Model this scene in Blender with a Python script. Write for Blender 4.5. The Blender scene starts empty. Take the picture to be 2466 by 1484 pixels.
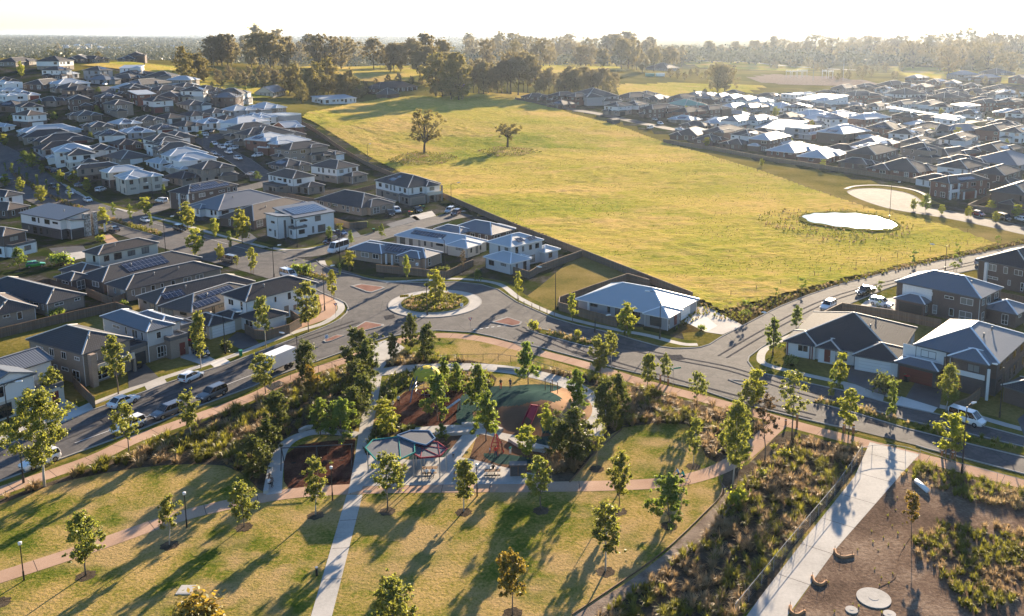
import bpy, math, random
import numpy as np
from mathutils import Vector, Matrix
from mathutils.geometry import tessellate_polygon
PI = math.pi
scene = bpy.context.scene
COL = scene.collection
# ------------------------------------------------------------------ camera
CAM_H = 55.0
HAZE_D = 4.6e-5
FPX, CX, CY, PITCH = 2172.0, 1370.0, 461.0, math.radians(10.0)   # in a 2466 px wide frame
cam_d = bpy.data.cameras.new('camera')
cam = bpy.data.objects.new('camera', cam_d); COL.objects.link(cam)
cam.location = (0, 0, CAM_H); cam.rotation_euler = (PI/2-PITCH, 0, 0)
cam_d.sensor_fit = 'HORIZONTAL'; cam_d.sensor_width = 36
cam_d.lens = FPX/2466*36
cam_d.shift_x = -(CX-1233)/2466
cam_d.shift_y = -(742-CY)/2466
cam_d.clip_start = 1; cam_d.clip_end = 60000
scene.camera = cam
# ------------------------------------------------------------------ light
SUN_AZ, SUN_EL = math.radians(19.5), math.radians(13.5)
world = bpy.data.worlds.new('World'); scene.world = world; world.use_nodes = True
wn = world.node_tree
for n in list(wn.nodes): wn.nodes.remove(n)
sky = wn.nodes.new('ShaderNodeTexSky'); sky.sky_type = 'NISHITA'; sky.sun_disc = False
sky.sun_elevation = SUN_EL; sky.sun_rotation = SUN_AZ
sky.air_density = 1.0; sky.dust_density = 0.3; sky.ozone_density = 4.0; sky.altitude = 50
bg = wn.nodes.new('ShaderNodeBackground'); bg.inputs[1].default_value = 0.065
wo = wn.nodes.new('ShaderNodeOutputWorld')
wn.links.new(sky.outputs[0], bg.inputs[0]); wn.links.new(bg.outputs[0], wo.inputs[0])
sun_d = bpy.data.lights.new('sun', 'SUN'); sun_d.energy = 5.0; sun_d.angle = math.radians(0.6)
sun_d.color = (1.0, 0.80, 0.56)
sun = bpy.data.objects.new('sun', sun_d); COL.objects.link(sun)
sdir = Vector((math.sin(SUN_AZ)*math.cos(SUN_EL), math.cos(SUN_AZ)*math.cos(SUN_EL), math.sin(SUN_EL)))
sun.rotation_euler = sdir.to_track_quat('Z', 'Y').to_euler()
scene.view_settings.view_transform = 'Standard'; scene.view_settings.look = 'None'
scene.view_settings.exposure = 2.0; scene.view_settings.gamma = 1
scene.render.engine = 'CYCLES'
cy = scene.cycles
cy.max_bounces = 5; cy.diffuse_bounces = 2; cy.glossy_bounces = 2; cy.transmission_bounces = 3
cy.transparent_max_bounces = 6; cy.volume_bounces = 1
cy.caustics_reflective = False; cy.caustics_refractive = False
cy.use_denoising = True
cy.sample_clamp_indirect = 4
# ------------------------------------------------------------------ terrain
def raydir(x, y):
    v = y-CY
    return (x-CX, FPX*math.cos(PITCH)-v*math.sin(PITCH), -FPX*math.sin(PITCH)-v*math.cos(PITCH))
CTRL = """0,480,0 300,480,0 600,450,0 900,420,0 0,400,2 200,400,2 400,380,2 600,350,3 750,300,5
30,330,9 200,330,10 350,325,12 500,320,10 650,290,8 50,280,19 250,285,18 380,285,16 450,240,22
30,220,29 150,230,27 300,230,26 450,210,27 30,150,37 130,178,36 300,165,37 400,160,36 230,145,38
500,200,29 500,145,34 570,215,24 660,240,19 700,180,26 830,230,18 950,238,17 880,262,13 1000,300,7 760,265,11
1000,370,1 1250,350,1 1200,242,17 1400,242,13 850,170,25 1250,180,22 1500,200,14 1350,150,27 1120,150,29
1450,262,8 1700,300,1 1600,230,9 1900,260,3 2200,280,1 2466,300,0 2466,225,3 2000,200,9 1700,180,14
2200,180,9 2400,180,10 2000,140,18 2300,130,20 1650,140,18 1400,300,3 1300,320,2 1230,300,4"""
_c = []
for tok in CTRL.split():
    a, b, e = map(float, tok.split(','))
    d = raydir(a, b); t = (CAM_H-e)/-d[2]
    _c.append((d[0]/d[1], math.log(d[1]*t), e))
for u in (-.9, -.6, -.3, 0, .3, .6, .9):
    for yy, e in ((60, 0), (150, 0), (240, 0), (900, 17), (1200, 9), (1800, 2), (3000, 0), (6000, 0)):
        _c.append((u, math.log(yy), e if not (u > .2 and yy == 900) else 14))
for u in (-1.2, -.95): _c += [(u, math.log(380), 18), (u, math.log(450), 34), (u, math.log(320), 6)]
_c = np.array(_c)
def EV(x, y):
    x = np.asarray(x, float); y = np.asarray(y, float)
    sh = x.shape; x = x.ravel(); y = y.ravel()
    yy = np.maximum(y, 30); u = np.clip(x/yy, -1.6, 1.6); v = np.log(yy)
    q = ((u[:, None]-_c[None, :, 0])/.085)**2+((v[:, None]-_c[None, :, 1])/.075)**2
    q -= q.min(axis=1, keepdims=True)
    w = np.exp(-.5*np.minimum(q, 60))
    e = (w*_c[None, :, 2]).sum(1)/w.sum(1)
    k = np.clip((yy-275)/70, 0, 1); k = k*k*(3-2*k)
    return (e*k).reshape(sh)
_gx = np.concatenate([np.arange(-900, 900, 6.0)]); _gy = np.arange(240, 1500, 5.0)
_GX, _GY = np.meshgrid(_gx, _gy)
_GE = np.concatenate([EV(_GX[i:i+20], _GY[i:i+20]) for i in range(0, len(_gy), 20)])
for _ in range(6):   # soften
    _P = np.pad(_GE, 1, mode='edge')
    _GE = (_P[1:-1, 1:-1]*2+_P[:-2, 1:-1]+_P[2:, 1:-1]+_P[1:-1, :-2]+_P[1:-1, 2:])/6
def E(x, y):
    if y < 285: return 0.0
    fx = (x+900)/6; fy = (y-240)/5
    fx = min(max(fx, 0), len(_gx)-1.001); fy = min(max(fy, 0), len(_gy)-1.001)
    i = int(fx); j = int(fy); a = fx-i; b = fy-j
    g = _GE
    e = (g[j, i]*(1-a)+g[j, i+1]*a)*(1-b)+(g[j+1, i]*(1-a)+g[j+1, i+1]*a)*b
    return float(e)
def EA(X, Y):
    return np.array([E(a, b) for a, b in zip(np.ravel(X), np.ravel(Y))]).reshape(np.shape(X))
def at(x, y, h=0.0):
    """photo point -> world point at height h above the terrain"""
    d = raydir(x, y)
    t = (CAM_H-h)/-d[2] if d[2] < 0 else 1e9
    if d[1]*t < 284: return Vector((d[0]*t, d[1]*t, h))
    py = 270.0; pf = None
    while py < 6000:
        ny = py*1.006
        t = ny/d[1]; f = CAM_H+d[2]*t-(E(d[0]*t, ny)+h)
        if f <= 0:
            lo, hi = py, ny
            for _ in range(12):
                m = (lo+hi)/2; t = m/d[1]
                if CAM_H+d[2]*t-(E(d[0]*t, m)+h) <= 0: hi = m
                else: lo = m
            t = hi/d[1]
            return Vector((d[0]*t, hi, CAM_H+d[2]*t))
        py = ny
    t = 6000/d[1]
    return Vector((d[0]*t, 6000, h))
def hgt(base, y_top):
    d = raydir(CX, y_top)
    return CAM_H+d[2]/d[1]*base.y-base.z
def T(t, x, y):
    X = {'1': 0, '2': 680, '3': 1360, '4': 2032}[t[1]]; Y = {'a': 60, 'b': 400, 'c': 800, 'd': 1220}[t[0]]
    s = 700/(2450 if t[0] == 'd' else 2466)
    return ((X+x*s)*.90264, (Y+y*s)*.90264)
def TP(s, h=0.0, tile=None):
    """'b1:10,20 30,40' -> photo points"""
    out = []
    for tok in s.split():
        if ':' in tok: tile, tok = tok.split(':')
        if not tok: continue
        a, b = map(float, tok.split(','))
        out.append(T(tile, a, b) if tile else (a, b))
    return out
# ------------------------------------------------------------------ materials
MATS = {}
def new_mat(name):
    m = bpy.data.materials.new(name); m.use_nodes = True
    nt = m.node_tree
    for n in list(nt.nodes): nt.nodes.remove(n)
    MATS[name] = m
    return m, nt
class NB:
    def __init__(s, nt): s.nt = nt
    def n(s, t, **kw):
        nd = s.nt.nodes.new('ShaderNode'+t)
        for k, v in kw.items():
            if k[0] == 'i' and k[1:].isdigit(): nd.inputs[int(k[1:])].default_value = v
            elif k.startswith('in_'): nd.inputs[k[3:].replace('_', ' ')].default_value = v
            else: setattr(nd, k, v)
        return nd
    def l(s, a, b): s.nt.links.new(a, b)
    def pos(s): return s.n('NewGeometry').outputs['Position']
    def obj(s): return s.n('TexCoord').outputs['Object']
    def uv(s): return s.n('TexCoord').outputs['UV']
    def noise(s, vec, scale, detail=3, rough=.6, sx=1, sy=1, sz=1):
        if (sx, sy, sz) != (1, 1, 1):
            mp = s.n('Mapping'); mp.inputs['Scale'].default_value = (sx, sy, sz); s.l(vec, mp.inputs[0]); vec = mp.outputs[0]
        t = s.n('TexNoise', in_Scale=scale, in_Detail=detail, in_Roughness=rough); s.l(vec, t.inputs['Vector'])
        return t.outputs['Fac']
    def ramp(s, fac, stops, interp='LINEAR'):
        r = s.n('ValToRGB'); r.color_ramp.interpolation = interp
        el = r.color_ramp.elements
        while len(el) < len(stops): el.new(.5)
        for e, (p, c) in zip(el, stops):
            e.position = p; e.color = (*c, 1) if len(c) == 3 else c
        s.l(fac, r.inputs[0]); return r.outputs[0]
    def mix(s, fac, a, b, mode='MIX'):
        m = s.n('Mix', data_type='RGBA', blend_type=mode)
        for i, x in ((0, fac), (6, a), (7, b)):
            if hasattr(x, 'links') or hasattr(x, 'is_linked'): s.l(x, m.inputs[i])
            else: m.inputs[i].default_value = x if i == 0 else ((*x, 1) if len(x) == 3 else x)
        return m.outputs[2]
    def math(s, op, a, b=0.0):
        m = s.n('Math', operation=op)
        for i, x in ((0, a), (1, b)):
            if hasattr(x, 'is_linked'): s.l(x, m.inputs[i])
            else: m.inputs[i].default_value = x
        return m.outputs[0]
    def out(s, col, rough=.8, spec=.3, metal=0, bump=None, bstr=.3, bdist=.1, coat=0):
        p = s.n('BsdfPrincipled'); o = s.n('OutputMaterial')
        if hasattr(col, 'is_linked'): s.l(col, p.inputs['Base Color'])
        else: p.inputs['Base Color'].default_value = (*col, 1)
        if hasattr(rough, 'is_linked'): s.l(rough, p.inputs['Roughness'])
        else: p.inputs['Roughness'].default_value = rough
        p.inputs['Specular IOR Level'].default_value = spec; p.inputs['Metallic'].default_value = metal
        p.inputs['Coat Weight'].default_value = coat
        if bump is not None:
            b = s.n('Bump', in_Strength=bstr, in_Distance=bdist); s.l(bump, b.inputs['Height']); s.l(b.outputs[0], p.inputs['Normal'])
        s.l(p.outputs[0], o.inputs[0]); return p
def plain(name, col, rough=.7, spec=.3, metal=0, var=.12, scale=2.0, coat=0):
    m, nt = new_mat(name); b = NB(nt)
    f = b.noise(b.obj(), scale, 3)
    c = b.mix(f, tuple(x*(1-var) for x in col), tuple(min(1, x*(1+var)) for x in col))
    b.out(c, rough, spec, metal, coat=coat); return m
def roof_tile(name, col, cap=None):
    m, nt = new_mat(name); b = NB(nt); uv = b.uv()
    br = b.n('TexBrick', offset=.5, in_Scale=1.0, in_Mortar_Size=.07, in_Brick_Width=.34, in_Row_Height=.40, in_Bias=0.0)
    br.inputs['Color1'].default_value = (*[x*.8 for x in col], 1); br.inputs['Color2'].default_value = (*[x*1.2 for x in col], 1)
    br.inputs['Mortar'].default_value = (*[x*.3 for x in col], 1); b.l(uv, br.inputs[0])
    oi = b.n('ObjectInfo').outputs['Random']
    n = b.noise(uv, .35, 4)
    c = b.mix(b.math('MULTIPLY', n, .5), br.outputs[0], tuple(x*1.5 for x in col))
    c = b.mix(b.math('MULTIPLY', oi, .35), c, (.085, .072, .066))
    sx = b.n('SeparateXYZ'); b.l(uv, sx.inputs[0])
    saw = b.math('FRACT', b.math('DIVIDE', sx.outputs[1], .40))
    b.out(c, .75, .25, bump=saw, bstr=.9, bdist=.08); return m
def roof_metal(name, col, rough=.5):
    m, nt = new_mat(name); b = NB(nt); uv = b.uv()
    sx = b.n('SeparateXYZ'); b.l(uv, sx.inputs[0])
    rib = b.math('POWER', b.math('ABSOLUTE', b.math('SINE', b.math('MULTIPLY', sx.outputs[0], PI/.38))), 3)
    n = b.noise(uv, .5, 4)
    c = b.mix(n, tuple(x*.86 for x in col), col)
    b.out(c, rough, .5, bump=rib, bstr=.5, bdist=.04); return m
def brick(name, col, lines=True):
    m, nt = new_mat(name); b = NB(nt); uv = b.uv()
    br = b.n('TexBrick', in_Scale=1.0, in_Mortar_Size=.012, in_Brick_Width=.24, in_Row_Height=.086)
    br.inputs['Color1'].default_value = (*[x*.75 for x in col], 1); br.inputs['Color2'].default_value = (*[x*1.25 for x in col], 1)
    br.inputs['Mortar'].default_value = (*[min(1, x*1.35+.03) for x in col], 1); b.l(uv, br.inputs[0])
    n = b.noise(uv, .8, 4)
    c = b.mix(n, br.outputs[0], tuple(x*.9 for x in col))
    b.out(c, .85, .2); return m
def render_wall(name, col):
    m, nt = new_mat(name); b = NB(nt); uv = b.uv()
    n = b.noise(uv, 1.2, 5); n2 = b.noise(uv, 6, 3, sx=1, sy=.12)
    c = b.mix(b.math('MULTIPLY', b.math('ADD', n, n2), .5), tuple(x*.82 for x in col), col)
    b.out(c, .8, .25); return m
def board_wall(name, col):
    m, nt = new_mat(name); b = NB(nt); uv = b.uv()
    sx = b.n('SeparateXYZ'); b.l(uv, sx.inputs[0])
    saw = b.math('FRACT', b.math('DIVIDE', sx.outputs[1], .22))
    n = b.noise(uv, 1.5, 3)
    c = b.mix(n, tuple(x*.85 for x in col), col)
    b.out(c, .75, .25, bump=saw, bstr=.5, bdist=.03); return m
roof_tile('r_d', (.055, .06, .072)); roof_tile('r_k', (.032, .036, .048)); roof_tile('r_g', (.095, .096, .10)); roof_tile('r_b', (.10, .08, .075))
roof_metal('r_w', (.40, .43, .46)); roof_metal('r_m', (.115, .13, .155)); roof_metal('r_n', (.10, .30, .22), .6)
brick('w_B', (.115, .085, .075)); brick('w_T', (.26, .22, .185)); brick('w_R', (.15, .075, .06)); brick('w_K', (.075, .07, .075)); brick('w_P', (.34, .26, .20))
render_wall('w_W', (.74, .74, .73)); render_wall('w_C', (.58, .53, .45)); render_wall('w_G', (.33, .34, .36)); render_wall('w_D', (.075, .08, .09))
board_wall('w_L', (.52, .53, .54))
m, nt = new_mat('stone'); b = NB(nt); uv = b.obj()
vo = b.n('TexVoronoi', in_Scale=3.2); b.l(uv, vo.inputs['Vector'])
c = b.ramp(b.n('SeparateColor').outputs[0], [(0, (1, 1, 1)), (1, (1, 1, 1))])
sc = b.n('SeparateColor'); b.l(vo.outputs['Color'], sc.inputs[0])
c = b.ramp(sc.outputs[0], [(0, (.16, .13, .11)), (.5, (.34, .31, .28)), (1, (.55, .52, .48))])
b.out(c, .85, .2, bump=vo.outputs['Distance'], bstr=.5)
plain('cap_l', (.52, .50, .47), .6, .3); plain('cap_d', (.20, .20, .205), .6, .3); plain('cap_w', (.78, .80, .82), .4, .4)
plain('fascia', (.10, .105, .115), .5); plain('fascia_w', (.72, .72, .72), .5); plain('frame_w', (.75, .75, .74), .4); plain('frame_d', (.03, .03, .035), .4, .4)
plain('door_w', (.70, .70, .69), .5); plain('door_r', (.16, .035, .03), .5); plain('door_d', (.035, .035, .04), .4); plain('door_t', (.22, .18, .15), .5)
plain('white_metal', (.78, .78, .78), .4, .5); plain('black_metal', (.02, .02, .022), .35, .5); plain('steel', (.42, .43, .44), .35, .5, .6); plain('galv', (.24, .25, .26), .75, .15); plain('timber', (.20, .12, .07), .8); plain('orange_timber', (.34, .17, .08), .8)
m, nt = new_mat('glass'); b = NB(nt)
oi = b.n('ObjectInfo').outputs['Random']
c = b.ramp(oi, [(0, (.012, .014, .018)), (.55, (.03, .035, .04)), (.72, (.30, .29, .27)), (1, (.10, .10, .10))])
b.out(c, .08, .8)
m, nt = new_mat('solar'); b = NB(nt); uv = b.uv()
br = b.n('TexBrick', offset=0, in_Scale=1.0, in_Mortar_Size=.03, in_Brick_Width=1.0, in_Row_Height=1.65)
br.inputs['Color1'].default_value = (.012, .016, .035, 1); br.inputs['Color2'].default_value = (.018, .022, .045, 1); br.inputs['Mortar'].default_value = (.25, .26, .28, 1)
b.l(uv, br.inputs[0]); b.out(br.outputs[0], .16, .6)
m, nt = new_mat('garage'); b = NB(nt)   # neutral panel door tinted per part material copies below
def garage_mat(name, col):
    m, nt = new_mat(name); b = NB(nt); sx = b.n('SeparateXYZ'); b.l(b.obj(), sx.inputs[0])
    saw = b.math('FRACT', b.math('DIVIDE', sx.outputs[2], .55))
    lo = b.math('GREATER_THAN', saw, .05)
    c = b.mix(lo, tuple(x*.4 for x in col), col); b.out(c, .5, .35)
garage_mat('g_W', (.74, .74, .73)); garage_mat('g_r', (.15, .035, .03)); garage_mat('g_d', (.04, .042, .045)); garage_mat('g_t', (.20, .17, .145))
# ground sheets
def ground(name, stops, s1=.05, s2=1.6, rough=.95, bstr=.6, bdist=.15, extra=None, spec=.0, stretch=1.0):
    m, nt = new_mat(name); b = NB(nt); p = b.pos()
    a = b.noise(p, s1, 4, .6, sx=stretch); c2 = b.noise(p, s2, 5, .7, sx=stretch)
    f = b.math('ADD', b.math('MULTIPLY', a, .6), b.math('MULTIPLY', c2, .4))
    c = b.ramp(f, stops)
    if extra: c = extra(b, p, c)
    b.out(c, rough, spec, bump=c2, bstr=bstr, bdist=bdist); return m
def lawn_extra(b, p, c):
    n = b.noise(p, .09, 3, .7); k = b.ramp(n, [(.47, (0, 0, 0)), (.6, (.85, .85, .85))])
    c = b.mix(k, c, (.42, .285, .135))
    n = b.noise(p, 3.5, 4, .8); return b.mix(b.ramp(n, [(.5, (0, 0, 0)), (.66, (.7, .7, .7))]), c, (.06, .09, .012))
ground('lawn', [(.37, (.055, .09, .012)), (.45, (.14, .155, .025)), (.51, (.28, .22, .06)), (.60, (.44, .30, .12))], .12, 2.4, bdist=.2, extra=lawn_extra)
ground('verge', [(.35, (.05, .07, .012)), (.5, (.12, .12, .025)), (.62, (.19, .15, .045))], .35, 3)
ground('dry_lawn', [(.35, (.10, .10, .025)), (.5, (.20, .155, .05)), (.65, (.27, .20, .08))], .1, 2)
def field_extra(b, p, c):
    w = b.noise(p, .03, 5, .75, sx=.6); k = b.ramp(w, [(.5, (0, 0, 0)), (.64, (.8, .8, .8))])
    c = b.mix(k, c, (.55, .36, .14))
    n = b.noise(p, .55, 5, .75, sx=.5); c = b.mix(b.ramp(n, [(.52, (0, 0, 0)), (.72, (.95, .95, .95))]), c, (.13, .15, .015))
    n = b.noise(p, .9, 5, .8, sx=.4); return b.mix(b.ramp(n, [(.55, (0, 0, 0)), (.75, (.7, .7, .7))]), c, (.62, .46, .13))
ground('field_grass', [(.37, (.17, .21, .03)), (.46, (.32, .30, .05)), (.55, (.45, .345, .085)), (.66, (.55, .37, .13))], .02, .8, bstr=1.0, bdist=.7, extra=field_extra, stretch=.6)
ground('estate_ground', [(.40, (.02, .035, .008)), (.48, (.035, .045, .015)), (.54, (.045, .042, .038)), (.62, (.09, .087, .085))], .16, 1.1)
ground('far_ground', [(.35, (.07, .08, .025)), (.5, (.17, .15, .05)), (.62, (.26, .20, .08))], .006, .05)
ground('mulch', [(.38, (.035, .016, .012)), (.5, (.075, .034, .025)), (.62, (.13, .068, .05))], .3, 4, bstr=1, bdist=.1)
ground('bed_soil', [(.35, (.04, .032, .024)), (.5, (.09, .07, .05)), (.66, (.15, .12, .09))], .3, 3)
ground('dirt', [(.38, (.085, .06, .045)), (.5, (.17, .118, .085)), (.60, (.29, .215, .155))], .12, 2.6, bstr=.9, bdist=.12)
ground('gravel', [(.35, (.13, .10, .08)), (.5, (.24, .19, .15)), (.66, (.34, .28, .23))], .5, 5)
ground('dark_verge', [(.35, (.035, .035, .01)), (.5, (.075, .055, .02)), (.62, (.12, .085, .035))], .2, 2)
def wear(b, p, c):
    n = b.noise(p, .35, 5, .75); c = b.mix(b.ramp(n, [(.48, (0, 0, 0)), (.56, (.55, .55, .55))]), c, (.135, .128, .125))
    n = b.noise(p, 1.1, 3, .6); c = b.mix(b.ramp(n, [(.60, (0, 0, 0)), (.66, (.5, .5, .5))]), c, (.045, .045, .048))
    v = b.n('TexVoronoi', feature='DISTANCE_TO_EDGE', in_Scale=.13); b.l(p, v.inputs['Vector']); return b.mix(b.ramp(v.outputs['Distance'], [(.0, (.55, .55, .55)), (.012, (0, 0, 0))]), c, (.04, .04, .042))
ground('asphalt', [(.38, (.064, .063, .067)), (.5, (.082, .079, .082)), (.64, (.108, .102, .101))], .06, 3, rough=.9, bstr=.15, bdist=.02, spec=.15, extra=wear)
ground('road_patch', [(.4, (.056, .056, .058)), (.6, (.076, .074, .076))], .3, 6)
ground('tyre_track', [(.38, (.078, .075, .077)), (.5, (.088, .084, .086)), (.62, (.106, .10, .10))], .3, 3)
def slabs(w, d=.72):
    def f(b, p, c):
        return c
    return f
ground('concrete', [(.35, (.33, .315, .29)), (.5, (.42, .40, .37)), (.65, (.50, .475, .44))], .2, 3, rough=.9, bstr=.1, bdist=.02, spec=.12)
ground('concrete_new', [(.35, (.50, .48, .45)), (.5, (.58, .56, .52)), (.65, (.66, .63, .60))], .2, 3, rough=.9, bstr=.1, bdist=.02, spec=.12)
ground('pink_path', [(.35, (.36, .235, .165)), (.5, (.44, .295, .21)), (.65, (.52, .36, .265))], .15, 5, rough=.8, bstr=.1, bdist=.02)
ground('dark_drive', [(.35, (.04, .04, .042)), (.5, (.065, .063, .065)), (.65, (.09, .087, .085))], .4, 6, rough=.6, bstr=.2, bdist=.03, spec=.4)
ground('red_island', [(.35, (.20, .11, .085)), (.5, (.27, .155, .12)), (.65, (.33, .20, .155))], .4, 5)
ground('teal_rubber', [(.4, (.028, .055, .052)), (.6, (.045, .08, .072))], .3, 9)
ground('brown_rubber', [(.4, (.115, .068, .045)), (.6, (.17, .105, .07))], .3, 9)
ground('tan_rubber', [(.4, (.36, .22, .13)), (.6, (.45, .29, .18))], .3, 9)
plain('paint', (.62, .62, .60), .6); plain('kerb', (.34, .33, .31), .9, .0)
m, nt = new_mat('water'); b = NB(nt)
n = b.noise(b.pos(), 1.5, 3); b.out((.05, .05, .045), .06, .9, bump=n, bstr=.06, bdist=.03)
m, nt = new_mat('paling'); b = NB(nt); uv = b.uv()
sx = b.n('SeparateXYZ'); b.l(uv, sx.inputs[0])
fl = b.math('FLOOR', b.math('DIVIDE', sx.outputs[0], .1)); wn_ = b.n('TexWhiteNoise', noise_dimensions='1D'); b.l(fl, wn_.inputs['W'])
c = b.ramp(wn_.outputs['Value'], [(0, (.09, .07, .055)), (1, (.19, .15, .12))])
gap = b.math('GREATER_THAN', b.math('FRACT', b.math('DIVIDE', sx.outputs[0], .1)), .12)
c = b.mix(gap, (.03, .025, .02), c); n = b.noise(uv, 1.0, 4, sx=.3); c = b.mix(b.math('MULTIPLY', n, .6), c, (.20, .165, .135)); b.out(c, .9, .15)
# foliage
def leafmat(name, cols, trans=.45, tcol=None):
    m, nt = new_mat(name); b = NB(nt)
    oi = b.n('ObjectInfo').outputs['Random']
    n = b.noise(b.obj(), 1.1, 3, .7)
    at_ = b.n('Attribute', attribute_name='var')
    f = b.math('ADD', b.math('MULTIPLY', n, .45), b.math('MULTIPLY', at_.outputs['Fac'], .55))
    c = b.ramp(f, [(.2, cols[0]), (.5, cols[1]), (.85, cols[2])])
    hs = b.n('HueSaturation'); b.l(c, hs.inputs['Color'])
    b.l(b.math('ADD', .482, b.math('MULTIPLY', oi, .036)), hs.inputs['Hue']); b.l(b.math('ADD', .8, b.math('MULTIPLY', oi, .4)), hs.inputs['Value'])
    d = b.n('BsdfDiffuse'); t = b.n('BsdfTranslucent'); g = b.n('BsdfGlossy', in_Roughness=.45); g.inputs[0].default_value = (.5, .5, .5, 1)
    b.l(hs.outputs[0], d.inputs[0])
    tc = b.mix(.5, hs.outputs[0], tcol or tuple(x*1.6 for x in cols[2])); b.l(tc, t.inputs[0])
    mx = b.n('MixShader', i0=trans); b.l(d.outputs[0], mx.inputs[1]); b.l(t.outputs[0], mx.inputs[2])
    m2 = b.n('MixShader', i0=.06); b.l(mx.outputs[0], m2.inputs[1]); b.l(g.outputs[0], m2.inputs[2])
    o = b.n('OutputMaterial'); b.l(m2.outputs[0], o.inputs[0]); return m
leafmat('leaf_gum', [(.06, .085, .018), (.15, .18, .035), (.34, .34, .07)], .55, (.52, .52, .07))
leafmat('leaf_green', [(.05, .09, .014), (.12, .18, .025), (.26, .30, .05)], .55, (.42, .50, .05))
leafmat('leaf_lime', [(.09, .13, .015), (.22, .26, .03), (.40, .40, .05)], .6, (.65, .62, .05))
leafmat('leaf_dark', [(.03, .045, .01), (.06, .085, .018), (.15, .18, .035)], .45, (.30, .33, .05))
leafmat('leaf_old', [(.07, .07, .035), (.15, .14, .065), (.26, .22, .10)], .55, (.44, .35, .14))
leafmat('leaf_olive', [(.06, .065, .02), (.14, .135, .035), (.30, .25, .06)], .5, (.46, .36, .08))
leafmat('leaf_far', [(.04, .05, .025), (.07, .08, .04), (.13, .12, .06)], .2, (.16, .15, .06))
leafmat('leaf_orange', [(.06, .075, .015), (.15, .15, .025), (.38, .20, .03)], .5, (.55, .34, .04))
leafmat('leaf_brown', [(.07, .055, .025), (.13, .095, .045), (.20, .14, .07)], .4, (.3, .2, .09))
leafmat('leaf_lilac', [(.14, .08, .22), (.28, .18, .42), (.38, .28, .50)], .4, (.4, .3, .5))
leafmat('tussock_green', [(.05, .065, .012), (.12, .14, .02), (.28, .27, .04)], .5, (.46, .42, .05))
leafmat('tussock_tan', [(.15, .11, .05), (.36, .27, .13), (.60, .46, .25)], .45, (.55, .38, .2))
plain('bark', (.16, .13, .105), .9, .1, var=.4, scale=1.2); plain('bark_pale', (.42, .38, .33), .85, .1, var=.35, scale=1.2); plain('bark_dark', (.06, .05, .042), .9, .1)
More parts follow.
